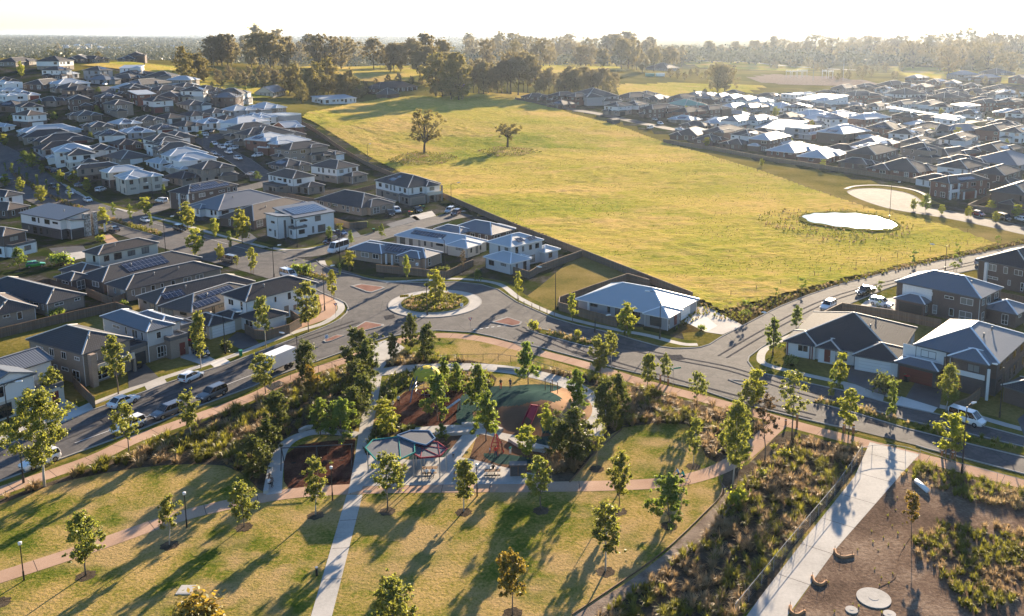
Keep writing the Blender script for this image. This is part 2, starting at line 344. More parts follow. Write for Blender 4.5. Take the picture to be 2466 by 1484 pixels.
# ------------------------------------------------------------------ mesh + tagging helpers
class MB:
    def __init__(s): s.v = []; s.f = []; s.m = []; s.uv = []
    def face(s, pts, mi=0, uv=None):
        i = len(s.v); s.v += [tuple(p) for p in pts]; s.f.append(tuple(range(i, i+len(pts)))); s.m.append(mi)
        if uv is None:
            a = Vector(pts[0]); b = Vector(pts[1]); e = (b-a)
            n = e.cross(Vector(pts[2])-a)
            if n.length < 1e-9: uv = [(0, 0)]*len(pts)
            else:
                n.normalize()
                if abs(n.z) > .999: uv = [(p[0], p[1]) for p in pts]
                else:
                    h = Vector((-n.y, n.x, 0)).normalized(); w = n.cross(h)
                    uv = [(Vector(p).dot(h), Vector(p).dot(w)) for p in pts]
        s.uv += uv
    def box(s, x0, y0, z0, x1, y1, z1, mi=0, bottom=False):
        p = [(x0, y0, z0), (x1, y0, z0), (x1, y1, z0), (x0, y1, z0), (x0, y0, z1), (x1, y0, z1), (x1, y1, z1), (x0, y1, z1)]
        for q in ((0, 1, 5, 4), (1, 2, 6, 5), (2, 3, 7, 6), (3, 0, 4, 7), (4, 5, 6, 7)): s.face([p[k] for k in q], mi)
        if bottom: s.face([p[k] for k in (3, 2, 1, 0)], mi)
    def beam(s, a, b, w, h, mi=0, w2=None):
        a = Vector(a); b = Vector(b); d = (b-a)
        if d.length < 1e-6: return
        d.normalize(); up = Vector((0, 0, 1)) if abs(d.z) < .95 else Vector((1, 0, 0))
        sx = d.cross(up).normalized(); uy = sx.cross(d)
        w2 = w2 or w; k = w2/w
        A = [a+sx*w/2*i+uy*h/2*j for i, j in ((-1, -1), (1, -1), (1, 1), (-1, 1))]
        B = [b+sx*w/2*k*i+uy*h/2*k*j for i, j in ((-1, -1), (1, -1), (1, 1), (-1, 1))]
        for q in range(4): s.face([A[q], A[(q+1) % 4], B[(q+1) % 4], B[q]], mi)
        s.face(A[::-1], mi); s.face(B, mi)
    def tube(s, pts, rad, n=6, mi=0, cap=True):
        pts = [Vector(p) for p in pts]
        if not hasattr(rad, '__len__'): rad = [rad]*len(pts)
        rings = []; px = None
        for i, p in enumerate(pts):
            d = (pts[min(i+1, len(pts)-1)]-pts[max(i-1, 0)]).normalized()
            ref = px if px is not None else (Vector((1, 0, 0)) if abs(d.x) < .9 else Vector((0, 1, 0)))
            sx = (ref-d*ref.dot(d)).normalized(); sy = d.cross(sx); px = sx
            i0 = len(s.v)
            for k in range(n):
                a = 2*PI*k/n; s.v.append(tuple(p+(sx*math.cos(a)+sy*math.sin(a))*rad[i]))
            rings.append(i0)
        for r0, r1 in zip(rings, rings[1:]):
            for k in range(n):
                s.f.append((r0+k, r0+(k+1) % n, r1+(k+1) % n, r1+k)); s.m.append(mi); s.uv += [(0, 0)]*4
        if cap:
            s.f.append(tuple(rings[-1]+k for k in range(n))); s.m.append(mi); s.uv += [(0, 0)]*n
            s.f.append(tuple(rings[0]+k for k in range(n-1, -1, -1))); s.m.append(mi); s.uv += [(0, 0)]*n
    def cyl(s, x, y, z0, z1, r, n=12, mi=0, r2=None): s.tube([(x, y, z0), (x, y, z1)], [r, r if r2 is None else r2], n, mi)
    def mesh(s, name, mats):
        me = bpy.data.meshes.new(name); me.from_pydata(s.v, [], s.f)
        if s.uv:
            ul = me.uv_layers.new(name='uv'); ul.data.foreach_set('uv', np.array(s.uv, dtype=np.float32).ravel())
        me.polygons.foreach_set('material_index', s.m)
        for k in mats: me.materials.append(MATS[k])
        me.update(); return me
    def build(s, name, mats, parent=None, smooth=False, loc=None):
        if isinstance(mats, str): mats = [mats]
        me = s.mesh(name, mats)
        if smooth: me.polygons.foreach_set('use_smooth', [True]*len(me.polygons))
        return link(name, me, parent, loc)
def link(name, me, parent=None, loc=None, rz=0):
    o = bpy.data.objects.new(name, me); COL.objects.link(o)
    if parent: o.parent = parent
    if loc is not None: o.location = loc
    if rz: o.rotation_euler = (0, 0, rz)
    return o
LABELS = {}
def tag(o, label=None, cat=None, group=None, kind=None):
    if label:
        o['label'] = label
        LABELS.setdefault(label, []).append(o.name)
    if cat: o['category'] = cat
    if group: o['group'] = group
    if kind: o['kind'] = kind
    return o
def thing(name, label, cat, loc=(0, 0, 0), rz=0, group=None):
    o = bpy.data.objects.new(name, None); o.empty_display_size = .1; COL.objects.link(o)
    o.location = loc; o.rotation_euler = (0, 0, rz)
    return tag(o, label, cat, group)
def children_of(o, _c={}):
    return list(o.children)
def dup(root, loc, rz=0, label=None, group=None, scale=None):
    kids = DUPS.get(root.name)
    if kids is None:
        kids = [(c, list(c.children)) for c in root.children]; DUPS[root.name] = kids
    r = root.copy(); COL.objects.link(r); r.location = loc; r.rotation_euler = (0, 0, rz)
    if scale: r.scale = (scale,)*3 if not hasattr(scale, '__len__') else scale
    if label: tag(r, label)
    if group: r['group'] = group
    for c, gs in kids:
        d = c.copy(); COL.objects.link(d); d.parent = r
        for g in gs:
            h = g.copy(); COL.objects.link(h); h.parent = d
    return r
DUPS = {}
USED = set()
def inst(proto, loc, rz, label, group, scale=None, cat=None):
    """first use moves the prototype itself, later uses copy it"""
    if proto.name not in USED:
        USED.add(proto.name)
        DUPS[proto.name] = [(c, list(c.children)) for c in proto.children]
        proto.location = loc; proto.rotation_euler = (0, 0, rz)
        if scale: proto.scale = (scale,)*3 if not hasattr(scale, '__len__') else scale
        r = proto
    else: r = dup(proto, loc, rz, scale=scale)
    tag(r, label, cat); r['group'] = group
    return r
def drop_unused(protos):
    for p in protos:
        if p.name not in USED:
            for c in list(p.children):
                for g in list(c.children): bpy.data.objects.remove(g)
                bpy.data.objects.remove(c)
            bpy.data.objects.remove(p)
# ------------------------------------------------------------------ ground
def P2(s, sc=1.0):
    return [tuple(map(float, t.split(','))) for t in s.split()]
def catmull(pts, n=6, closed=False):
    out = []; N = len(pts)
    for i in range(N if closed else N-1):
        p = [pts[(i+k) % N] if closed else pts[min(max(i+k, 0), N-1)] for k in (-1, 0, 1, 2)]
        for j in range(n):
            t = j/n
            out.append(tuple(.5*((2*p[1][a])+(-p[0][a]+p[2][a])*t+(2*p[0][a]-5*p[1][a]+4*p[2][a]-p[3][a])*t*t+(-p[0][a]+3*p[1][a]-3*p[2][a]+p[3][a])*t**3) for a in range(2)))
    if not closed: out.append(tuple(pts[-1]))
    return out
def wpts(s, smooth=0, closed=False):
    pts = P2(s) if isinstance(s, str) else s
    w = [tuple(at(*p)[:2]) for p in pts]
    return catmull(w, smooth, closed) if smooth else w
def sheet_w(name, w, mat, z, kind='structure'):
    """flat-region polygon from world xy points"""
    tri = tessellate_polygon([[Vector((x, y, 0)) for x, y in w]])
    me = bpy.data.meshes.new(name)
    fs = []
    for t in tri:
        a, b, c = [Vector((*w[i], 0)) for i in t]
        fs.append(t if (b-a).cross(c-a).z > 0 else t[::-1])
    me.from_pydata([(x, y, z) for x, y in w], [], fs); me.materials.append(MATS[mat]); me.update()
    return tag(link(name, me), kind=kind)
def sheet(name, s, mat, z, smooth=0, kind='structure'):
    return sheet_w(name, wpts(s, smooth, True), mat, z, kind)
def slab(name, s, mat, z0, z1, smooth=0, kind='structure'):
    w = wpts(s, smooth, True); mb = MB()
    tri = tessellate_polygon([[Vector((x, y, 0)) for x, y in w]])
    ar = sum(w[i][0]*w[(i+1) % len(w)][1]-w[(i+1) % len(w)][0]*w[i][1] for i in range(len(w)))
    if ar < 0: pass
    for t in tri:
        p = [(*w[i], z1) for i in t]
        if (Vector(p[1])-Vector(p[0])).cross(Vector(p[2])-Vector(p[0])).z < 0: p = p[::-1]
        mb.face(p)
    ww = w if ar > 0 else w[::-1]
    for a, b in zip(ww, ww[1:]+ww[:1]): mb.face([(*a, z0), (*b, z0), (*b, z1), (*a, z1)])
    return tag(mb.build(name, mat), kind=kind)
def offs(w, d):
    out = []
    for i, p in enumerate(w):
        a = Vector(w[max(i-1, 0)]); b = Vector(w[min(i+1, len(w)-1)]); t = (b-a).normalized()
        out.append((p[0]-t.y*d, p[1]+t.x*d))
    return out
def resample(w, step):
    out = [w[0]]
    for a, b in zip(w, w[1:]):
        L = math.dist(a, b); n = max(1, int(L/step))
        for k in range(1, n+1): out.append((a[0]+(b[0]-a[0])*k/n, a[1]+(b[1]-a[1])*k/n))
    return out
def strip(name, s, width, mat, z, smooth=5, off=0, kind='structure', step=4, nx=2, joints=None):
    """ribbon draped over the terrain"""
    w = wpts(s, smooth) if isinstance(s, str) else s
    w = resample(w, step)
    rows = [offs(w, off+width*(k/nx-.5)) for k in range(nx+1)]
    me = bpy.data.meshes.new(name); V = []; F = []
    for i in range(len(w)):
        for r in rows: V.append((*r[i], E(*r[i])+z+(.10 if r[i][1] > 285 else 0)))
    m = nx+1
    for i in range(len(w)-1):
        for k in range(nx): F.append((i*m+k, i*m+k+m, i*m+k+m+1, i*m+k+1)[::-1])
    me.from_pydata(V, [], F); me.materials.append(MATS[mat]); me.update()
    return tag(link(name, me), kind=kind)
def kerb(name, s, smooth=0, closed=False, h=.13, wd=.22, mat='kerb', z=0):
    w = wpts(s, smooth, closed) if isinstance(s, str) else s
    if closed: w = w+[w[0]]
    w = resample(w, 6); a = offs(w, wd/2); b = offs(w, -wd/2); mb = MB()
    for i in range(len(w)-1):
        e0 = E(*w[i]); e1 = E(*w[i+1])
        p = [(*a[i], e0+z+h), (*b[i], e0+z+h), (*b[i+1], e1+z+h), (*a[i+1], e1+z+h)]
        mb.face(p)
        mb.face([(*b[i], e0+z), (*b[i+1], e1+z), p[2], p[1]]); mb.face([(*a[i+1], e1+z), (*a[i], e0+z), p[0], p[3]])
    return tag(mb.build(name, mat), kind='structure')
# ground sheet to the horizon
def axis(lo, hi, fine_lo, fine_hi, step, grow):
    a = list(np.arange(fine_lo, fine_hi, step)); s = step; x = a[-1]
    while x < hi: s *= grow; x += s; a.append(x)
    s = step; x = a[0]; pre = []
    while x > lo: s *= grow; x -= s; pre.append(x)
    return np.array(pre[::-1]+a)
_ax = axis(-25000, 25000, -420, 420, 6, 1.25); _ay = axis(-400, 40000, 276, 1200, 6, 1.22)
_AX, _AY = np.meshgrid(_ax, _ay)
_rs = np.random.RandomState(5)
def far_hills(X, Y):
    r = np.hypot(X, Y)
    h = 6*np.sin(X/900+1.3)*np.cos(Y/1300)+5*np.sin(X/410+Y/600)
    return np.clip((r-1500)/1500, 0, 1)*(h+4)-np.clip((r-1500)/1500, 0, 1)*np.minimum(r*r/2/6.37e6, 60)*0
_AE = EA(_AX, _AY)+far_hills(_AX, _AY)
_me = bpy.data.meshes.new('ground'); _nx = len(_ax); _ny = len(_ay)
_V = np.stack([_AX.ravel(), _AY.ravel(), _AE.ravel()-.02], 1)
_i = np.arange(_nx*_ny).reshape(_ny, _nx)
_F = np.stack([_i[:-1, :-1].ravel(), _i[:-1, 1:].ravel(), _i[1:, 1:].ravel(), _i[1:, :-1].ravel()], 1)
def np_mesh(name, V, F, mat=None, smooth=False, var=None):
    me = bpy.data.meshes.new(name)
    V = np.asarray(V, dtype=np.float32); F = np.asarray(F, dtype=np.int32); k = F.shape[1]
    me.vertices.add(len(V)); me.vertices.foreach_set('co', V.ravel())
    me.loops.add(F.size); me.loops.foreach_set('vertex_index', F.ravel())
    me.polygons.add(len(F)); me.polygons.foreach_set('loop_start', np.arange(0, F.size, k, dtype=np.int32))
    me.polygons.foreach_set('loop_total', np.full(len(F), k, dtype=np.int32))
    if smooth: me.polygons.foreach_set('use_smooth', np.ones(len(F), dtype=bool))
    for mm in ([mat] if isinstance(mat, str) else (mat or [])): me.materials.append(MATS[mm])
    if var is not None:
        at_ = me.attributes.new('var', 'FLOAT', 'FACE'); at_.data.foreach_set('value', np.asarray(var, dtype=np.float32))
    me.update(calc_edges=True); return me
# ground has three surfaces: dry grass, estate lots, far farmland
m, nt = new_mat('ground_all'); b = NB(nt); p = b.pos()
sp = b.n('SeparateXYZ'); b.l(p, sp.inputs[0])
a1 = b.noise(p, .05, 4, .6); a2 = b.noise(p, 1.2, 4, .7)
f = b.math('ADD', b.math('MULTIPLY', a1, .6), b.math('MULTIPLY', a2, .4))
near = b.ramp(f, [(.36, (.07, .075, .014)), (.5, (.17, .14, .035)), (.62, (.26, .19, .07))])
fn = b.noise(p, .0035, 4, .6); fn2 = b.noise(p, .012, 3, .6)
farc = b.ramp(b.math('ADD', b.math('MULTIPLY', fn, .5), b.math('MULTIPLY', fn2, .5)), [(.38, (.035, .05, .014)), (.47, (.09, .095, .02)), (.53, (.16, .13, .035)), (.6, (.05, .06, .018)), (.68, (.14, .13, .06))])
farc = b.mix(.35, farc, near)
k = b.ramp(b.math('DIVIDE', sp.outputs[1], 1000.0), [(.30, (0, 0, 0)), (.45, (1, 1, 1))])
b.out(b.mix(k, near, farc), .95, 0, bump=a2, bstr=.5, bdist=.2)
tag(link('ground', np_mesh('ground', _V, _F, 'ground_all', True)), kind='structure')
def drape(name, poly, mat, z, step, noise=0, kind='structure', seed=1):
    """fine grid clipped to a polygon, following the terrain, with tussocky relief"""
    w = wpts(poly) if isinstance(poly, str) else poly
    W = np.array(w); x0, y0 = W.min(0); x1, y1 = W.max(0)
    gx = np.arange(x0, x1+step, step); gy = np.arange(y0, y1+step, step); X, Y = np.meshgrid(gx, gy)
    def inside(X, Y):
        c = np.zeros(X.shape, bool); n = len(W)
        for i in range(n):
            xa, ya = W[i]; xb, yb = W[i-1]
            k = ((ya > Y) != (yb > Y)) & (X < (xb-xa)*(Y-ya)/((yb-ya) or 1e-9)+xa); c ^= k
        return c
    ins = inside(X[:-1, :-1]+step/2, Y[:-1, :-1]+step/2)
    Z = EA(X, Y)+z+(Y > 285)*.05
    if noise:
        r = np.random.RandomState(seed); n1 = r.rand(*X.shape); n2 = r.rand(X.shape[0]//3+2, X.shape[1]//3+2)
        n2 = np.kron(n2, np.ones((3, 3)))[:X.shape[0], :X.shape[1]]
        n2 = (n2+np.roll(n2, 1, 0)+np.roll(n2, 1, 1)+np.roll(n2, -1, 0)+np.roll(n2, -1, 1))/5
        n3 = np.kron(r.rand(X.shape[0]//14+2, X.shape[1]//14+2), np.ones((14, 14)))[:X.shape[0], :X.shape[1]]
        for _ in range(8): n3 = (n3+np.roll(n3, 2, 0)+np.roll(n3, 2, 1)+np.roll(n3, -2, 0)+np.roll(n3, -2, 1))/5
        Z = Z+noise*(n1*.5+n2*1.0)*(.25+np.clip((n3-.3)*2.5, 0, 1))
    idx = np.arange(X.size).reshape(X.shape)
    F = np.stack([idx[:-1, :-1], idx[:-1, 1:], idx[1:, 1:], idx[1:, :-1]], -1)[ins]
    used = np.unique(F); mp = np.zeros(X.size, int); mp[used] = np.arange(len(used))
    V = np.stack([X.ravel(), Y.ravel(), Z.ravel()], 1)[used]
    return tag(link(name, np_mesh(name, V, mp[F], mat, True)), kind=kind)
FIELD = '1680,722 1560,668 1390,600 1230,535 1070,478 950,408 850,352 765,300 728,284 740,272 800,262 850,250 920,238 1000,233 1100,232 1250,238 1300,250 1380,275 1450,292 1520,315 1600,345 1700,372 1800,402 1900,436 2000,472 2100,505 2230,530 2300,552 2400,588 2300,612 2177,636 2021,676 1880,712 1740,752'
drape('field', FIELD, 'field_grass', .06, 1.0, .34)
# estate ground left (lots, gardens, bare soil) and right
_fl = wpts('1680,722 1560,668 1390,600 1230,535 1070,478 950,408 850,352 765,300 728,284')
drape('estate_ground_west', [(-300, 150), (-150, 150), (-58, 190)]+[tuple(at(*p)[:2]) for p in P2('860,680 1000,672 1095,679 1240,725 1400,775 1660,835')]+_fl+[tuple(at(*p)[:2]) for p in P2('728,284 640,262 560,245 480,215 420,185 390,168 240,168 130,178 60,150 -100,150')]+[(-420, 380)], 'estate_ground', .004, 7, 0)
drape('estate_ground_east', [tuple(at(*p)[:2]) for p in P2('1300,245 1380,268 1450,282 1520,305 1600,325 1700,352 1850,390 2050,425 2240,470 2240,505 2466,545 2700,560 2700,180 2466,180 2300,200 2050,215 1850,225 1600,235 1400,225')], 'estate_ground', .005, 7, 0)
# park lawns and beds (flat: sheets a few mm apart)
sheet('lawn', '-400,1100 0,1190 260,1108 500,1018 700,915 900,850 1040,800 1240,818 1560,915 1800,982 2000,1045 2200,1100 2500,1180 2500,1700 -400,1700', 'lawn', .000)
sheet('lawn_vacant', '1240,735 1300,690 1345,652 1385,614 1400,606 1500,655 1530,672 1440,695 1345,718 1335,760', 'dry_lawn', .006)
sheet('verge_grass', '1620,805 1690,735 1880,714 2021,678 2177,640 2400,592 2466,575 2466,590 2375,608 2177,645 2021,686 1880,738 1790,786', 'dark_verge', .008)
sheet('verge_grass', '2250,545 2466,560 2560,590 2466,600 2370,612 2300,600 2180,545', 'dry_lawn', .007)
sheet('bed_soil', '0,1198 258,1112 480,1020 700,925 860,876 898,850 895,890 870,960 850,1050 740,1040 680,1060 655,1110 640,1188 600,1155 540,1122 400,1120 250,1140 120,1170 0,1215', 'bed_soil', .008, 2)
sheet('bed_soil', '922,884 960,848 1040,856 1120,866 1230,885 1330,890 1440,905 1450,930 1400,925 1290,895 1180,884 1050,884', 'bed_soil', .008, 2)
sheet('bed_soil', '1450,900 1560,938 1700,972 1850,1012 1840,1060 1790,1085 1745,1112 1700,1100 1655,1022 1500,1030 1440,1080 1370,1160 1290,1140 1330,1040 1400,1010 1440,960', 'bed_soil', .008, 2)
sheet('bed_soil', '1400,1490 1500,1425 1600,1362 1690,1280 1735,1200 1745,1130 1800,1120 1870,1050 1920,1040 2075,1072 2070,1120 1900,1332 1780,1490', 'bed_soil', .008, 2)
sheet('gravel_path', '1380,1484 1500,1410 1600,1335 1700,1240 1745,1190 1735,1160 1760,1190 1765,1210 1720,1270 1620,1362 1440,1484', 'gravel', .013, 2)
sheet('dirt', '1896,1490 2010,1325 2160,1152 2205,1105 2330,1140 2480,1175 2800,1260 2800,1600 1890,1600', 'dirt', .006)
sheet('lawn_roundabout_side', '1062,812 1150,820 1230,838 1320,866 1420,898 1390,905 1300,882 1200,868 1050,868 1040,850', 'lawn', .012, 3)
# footpaths
PINK_A = '-80,1212 0,1183 225,1105 325,1058 455,1012 610,955 700,912 830,868 900,842 975,818 1060,808 1150,815 1230,833 1330,858 1420,882 1560,925 1700,962 1800,990 1920,1025 2060,1062 2200,1098 2470,1168 2700,1228'
strip('path', PINK_A, 2.6, 'pink_path', .016)
strip('path', '-60,1408 0,1390 200,1325 400,1255 520,1222 690,1190 860,1178 1100,1174 1300,1173 1560,1166 1680,1148 1770,1110 1840,1052 1885,1012', 2.5, 'pink_path', .020)
sheet('path', '890,832 940,815 975,838 935,870 922,888 911,960 897,1030 880,1100 872,1180 838,1190 855,1101 867,1022 880,960 898,886', 'concrete', .024)
sheet('path', '835,1192 873,1192 798,1490 747,1490', 'concrete', .028)
sheet('path', '1834,1434 1940,1296 2058,1148 2084,1090 2095,1065 2215,1095 2205,1105 2164,1150 2015,1320 1896,1484 1850,1550 1750,1550', 'concrete', .024)
sheet('concrete_plaza', '842,1172 862,1095 930,1100 985,1108 1092,1100 1130,1105 1240,1132 1288,1142 1284,1166 1100,1167', 'concrete', .030)
strip('path', '900,900 980,888 1080,884 1180,886 1280,900 1370,926 1420,960 1435,1000 1425,1050', 3.2, 'concrete', .026)
strip('path', '660,1190 668,1110 690,1068 740,1044 800,1040 862,1048', 1.8, 'concrete', .026)
strip('path', '985,1040 1080,1032 1150,1036 1210,1048 1280,1075 1330,1085', 2.2, 'concrete', .027)
strip('path', '1140,1040 1112,1075 1088,1105', 2.2, 'concrete', .032)
# estate footpaths
WEST_FP = '-80,1110 0,1060 60,1030 150,1003 225,972 350,925 400,908 551,860 645,824 720,797 775,780 805,762 822,742 808,718 772,692'
strip('path', WEST_FP, 1.4, 'concrete', .016)
sheet('path', '770,700 800,716 812,742 795,765 740,785 680,808 700,790 760,765 775,745 770,725', 'pink_path', .021, 2)
strip('path', '655,597 700,602 760,596 860,575 960,548 1060,520 1120,508', 1.3, 'concrete', .016)
strip('path', '775,628 790,650 850,665 930,678 1030,674 1110,672 1200,684 1250,718 1330,755 1400,775 1490,795 1560,808 1640,828 1680,830', 1.4, 'concrete', .016)
strip('path', '2700,1085 2466,1035 2290,985 2160,958 2040,925 1950,905 1850,880 1832,862 1850,835 1925,800 2000,765', 1.4, 'concrete', .018)
strip('path', '-20,370 60,395 170,455 225,488 320,512 440,541 550,573 640,596', 1.4, 'concrete', .016)
# ------------------------------------------------------------------ roads
ASP = 'asphalt'
R1 = '-160,1160 -60,1105 0,1078 151,1019 223,988 346,945 400,924 551,876 645,840 762,796 793,783 860,740 1000,760 973,805 934,812 837,844 778,865 719,886 668,905 607,932 482,978 354,1029 277,1058 159,1101 90,1127 0,1160 -60,1182 -160,1225'
sheet('road', R1, ASP, .034)
RB = '793,783 818,770 834,755 839,742 832,730 816,722 768,702 724,671 700,650 765,630 773,640 800,652 842,661 929,681 1024,681 1095,679 1160,686 1200,698 1245,728 1315,759 1330,766 1300,860 1228,822 1183,810 1139,801 1049,796 973,805 934,812'
sheet('road', RB, ASP, .038)
R2 = '1245,728 1315,759 1330,766 1392,784 1479,804 1525,818 1586,835 1627,840 1663,839 1686,837 1709,830 1737,812 1791,784 1830,840 1817,850 1804,860 1801,871 1814,889 1834,899 1962,927 2034,942 2154,976 2270,1001 2466,1053 2700,1115 2700,1200 2466,1142 2301,1099 2231,1081 2206,1073 2065,1038 1988,1022 1896,1000 1789,974 1766,965 1689,940 1625,925 1543,901 1473,885 1425,870 1304,838 1228,822'
sheet('road', R2, ASP, .042)
R3 = '1700,835 1737,812 1791,784 1859,748 1880,738 1944,712 2021,686 2101,666 2177,645 2303,622 2375,608 2466,590 2600,565 2600,605 2466,630 2357,648 2240,672 2162,686 2131,697 2052,730 1978,760 1919,791 1834,837 1817,850 1760,870'
sheet('road', R3, ASP, .046)
strip('road', '-160,310 0,387 70,440 130,478 192,503 266,528 330,548 392,566 480,590 560,612 693,648 783,675 830,700', 15.5, ASP, .050)
strip('road', '640,620 700,612 760,608 860,583 960,555 1060,528 1120,516', 8.0, ASP, .054)
strip('road', '290,535 345,515 410,492 480,476 560,462 630,446 660,436 690,428', 7.5, ASP, .058)
strip('road', '632,436 625,420 600,402 575,385 545,370 512,352 495,338 520,330 560,322', 8.5, ASP, .062)
strip('road', '255,208 262,220 285,240 300,252', 7.5, ASP, .05)
strip('road', '-50,378 0,375 30,380 60,388 100,376 140,350', 8, ASP, .055)
strip('road', '1365,262 1400,268 1448,276 1530,294 1620,312 1680,322', 8, ASP, .05)
strip('road', '2300,302 2350,292 2400,290 2470,285', 8, ASP, .05)
sheet('road', '2040,463 2060,456 2110,454 2170,462 2205,474 2218,484 2226,500 2300,512 2466,548 2600,575 2600,600 2466,566 2300,530 2190,512 2130,500 2070,480', ASP, .05, 4)
kerb('kerb', '2040,463 2060,456 2110,454 2170,462 2205,474 2214,484 2220,497 2300,511 2466,546', 4, h=.12)
strip('path', '2036,456 2060,449 2120,447 2190,456 2228,470 2238,486 2225,492', 1.4, 'concrete', .04)
kerb('kerb', '-60,1105 0,1078 151,1019 223,988 346,945 400,924 551,876 645,840 762,796 793,783 818,770 834,755 839,742 832,730 816,722 768,702 740,684', 0)
kerb('kerb', '-60,1182 0,1160 90,1127 159,1101 277,1058 354,1029 482,978 607,932 668,905 719,886 778,865 837,844 934,812 973,805 1049,796 1139,801 1183,810 1228,822 1304,838 1425,870 1473,885 1543,901 1625,925 1689,940 1766,965 1789,974 1896,1000 1988,1022 2065,1038')
kerb('kerb', '2206,1073 2231,1081 2301,1099 2466,1142 2700,1200')
kerb('kerb', '762,628 775,640 800,652 842,661 929,681 1024,681 1095,679 1160,686 1200,698 1245,728 1315,759 1330,766 1392,784 1479,804 1525,818 1586,835 1627,840 1663,839 1686,837 1709,830 1737,812 1791,784 1859,748 1880,738 1944,712 2021,686 2101,666 2177,645 2303,622 2375,608 2466,590 2600,565')
kerb('kerb', '2600,605 2466,630 2357,648 2240,672 2162,686 2131,697 2052,730 1978,760 1919,791 1834,837 1817,850 1804,860 1801,871 1814,889 1834,899 1962,927 2034,942 2154,976 2270,1001 2466,1053 2700,1115')
kerb('kerb', offs(resample(wpts('-160,310 0,387 70,440 130,478 192,503 235,518', 5), 5), 7.7))
kerb('kerb', offs(resample(wpts('345,545 392,561 480,586 560,606 625,624', 4), 5), 7.9))
kerb('kerb', offs(resample(wpts('640,620 700,612 760,608 860,583 960,555 1060,528', 5), 5), 4.1))
kerb('kerb', offs(resample(wpts('790,602 860,583 960,555 1060,528', 5), 5), -4.1))
for sg in (4.3, -4.3): kerb('kerb', offs(resample(wpts('625,420 600,402 575,385 545,370 512,352', 5), 5), sg))
# verge grass between kerb and footpath
strip('verge_grass', PINK_A.replace('1060,808 1150,815', '1060,806 1150,813'), 4.4, 'verge', .011)
strip('verge_grass', WEST_FP, 4.6, 'verge', .010)
strip('verge_grass', '775,628 790,650 850,665 930,678 1030,674 1110,672 1200,684 1250,718 1330,755 1400,775 1490,795 1560,808 1640,828 1680,830', 4.4, 'verge', .010)
strip('verge_grass', '2700,1088 2466,1038 2290,988 2160,961 2040,928 1950,908 1850,883 1832,862 1850,835 1925,800 2000,765 2060,738 2160,700', 4.4, 'verge', .010)
strip('verge_grass', '655,597 700,602 760,596 860,575 960,548 1060,520', 4.2, 'verge', .010)
strip('verge_grass', '-20,370 60,395 170,455 225,488 320,512 440,541 550,573 640,596', 5, 'verge', .010)
# road markings
def dashes(s, smooth, ln, gap, wd, z=.07):
    w = resample(wpts(s, smooth), .5); acc = 0
    mb = MB(); i = 0
    n1 = max(1, int(ln/.5)); n2 = max(1, int(gap/.5))
    while i+n1 < len(w):
        seg = w[i:i+n1+1]; a = offs(seg, wd/2); b_ = offs(seg, -wd/2)
        for k in range(len(seg)-1): mb.face([(*a[k], z), (*b_[k], z), (*b_[k+1], z), (*a[k+1], z)])
        i += n1+n2
    tag(mb.build('road_marking', 'paint'), kind='structure')
dashes('180,1068 300,1025 420,978 560,922 660,884 760,848 812,832', 3, 30, 0, .14)
dashes('930,682 985,676 1045,672', 2, .8, .8, .3, .072)
dashes('1140,795 1190,788 1230,783', 2, .8, .8, .3, .072)
dashes('100,375 150,425 240,492', 2, 30, 0, .14, .074); dashes('340,530 450,560 560,592 632,610', 2, 30, 0, .12, .074)
dashes('60,395 110,440 160,470 215,493', 2, 30, 0, .12, .074)
# roundabout: apron, kerb ring, planted centre
RC = at(1048, 731); RR = 9.4
def ring_w(r, n=64, c=None, a0=0, a1=2*PI):
    c = c or RC
    return [(c.x+r*math.cos(a0+(a1-a0)*k/n), c.y+r*math.sin(a0+(a1-a0)*k/n)) for k in range(n)]
def disk(name, r, mat, z0, z1, n=64, c=None):
    c = c or RC; mb = MB(); w = ring_w(r, n, c)
    mb.face([(*p, z1) for p in w])
    for a, b_ in zip(w, w[1:]+w[:1]): mb.face([(*a, z0), (*b_, z0), (*b_, z1), (*a, z1)])
    return tag(mb.build(name, mat), kind='structure')
disk('roundabout_apron', RR, 'concrete', 0, .13)
disk('roundabout_kerb', 7.15, 'kerb', .1, .27)
disk('roundabout_garden', 6.9, 'verge', .2, .33)
kerb('kerb', ring_w(RR+.1)+[ring_w(RR+.1)[0]], 0, h=.11, z=.03)
def island(s, z=.16):
    w = wpts(s); c = (sum(p[0] for p in w)/len(w), sum(p[1] for p in w)/len(w))
    slab('traffic_island', s, 'kerb', 0, .17)
    w2 = [(c[0]+(p[0]-c[0])*.84, c[1]+(p[1]-c[1])*.84) for p in w]; sheet_w('island_paving', w2, 'red_island', .176)
island('845,690 868,685 922,692 928,695 895,706 882,704'); island('843,797 880,775 925,783 922,787 868,800'); island('778,822 812,808 832,809 800,822 784,826')
island('1183,777 1222,765 1258,777 1252,784 1235,787')
# driveways
def drive(s, mat='dark_drive', z=.022, sm=0): sheet('driveway', s, mat, z, sm)
drive('140,1000 135,958 160,962 215,998 150,1020', 'concrete'); drive('146,1003 215,970 228,988 158,1018', 'concrete_new', .027)
drive('310,935 305,862 335,862 385,912', 'dark_drive'); drive('345,925 392,906 402,922 356,943', 'concrete', .027)
drive('435,862 430,830 470,838 520,868 490,880', 'concrete'); drive('505,876 540,862 555,872 520,888', 'concrete_new', .027)
drive('545,822 570,800 600,805 625,828 580,842', 'dark_drive')
drive('2040,918 2052,868 2165,900 2130,955', 'dark_drive'); drive('2030,925 2130,952 2125,972 2034,942', 'concrete', .027)
drive('2175,968 2210,910 2270,930 2262,985', 'dark_drive'); drive('2165,962 2170,955 2258,982 2245,996 2155,974', 'concrete_new', .027)
drive('1665,762 1660,742 1700,738 1790,784 1740,806 1700,800', 'concrete'); drive('1648,775 1662,755 1700,762 1728,785 1700,800', 'concrete_new', .027)
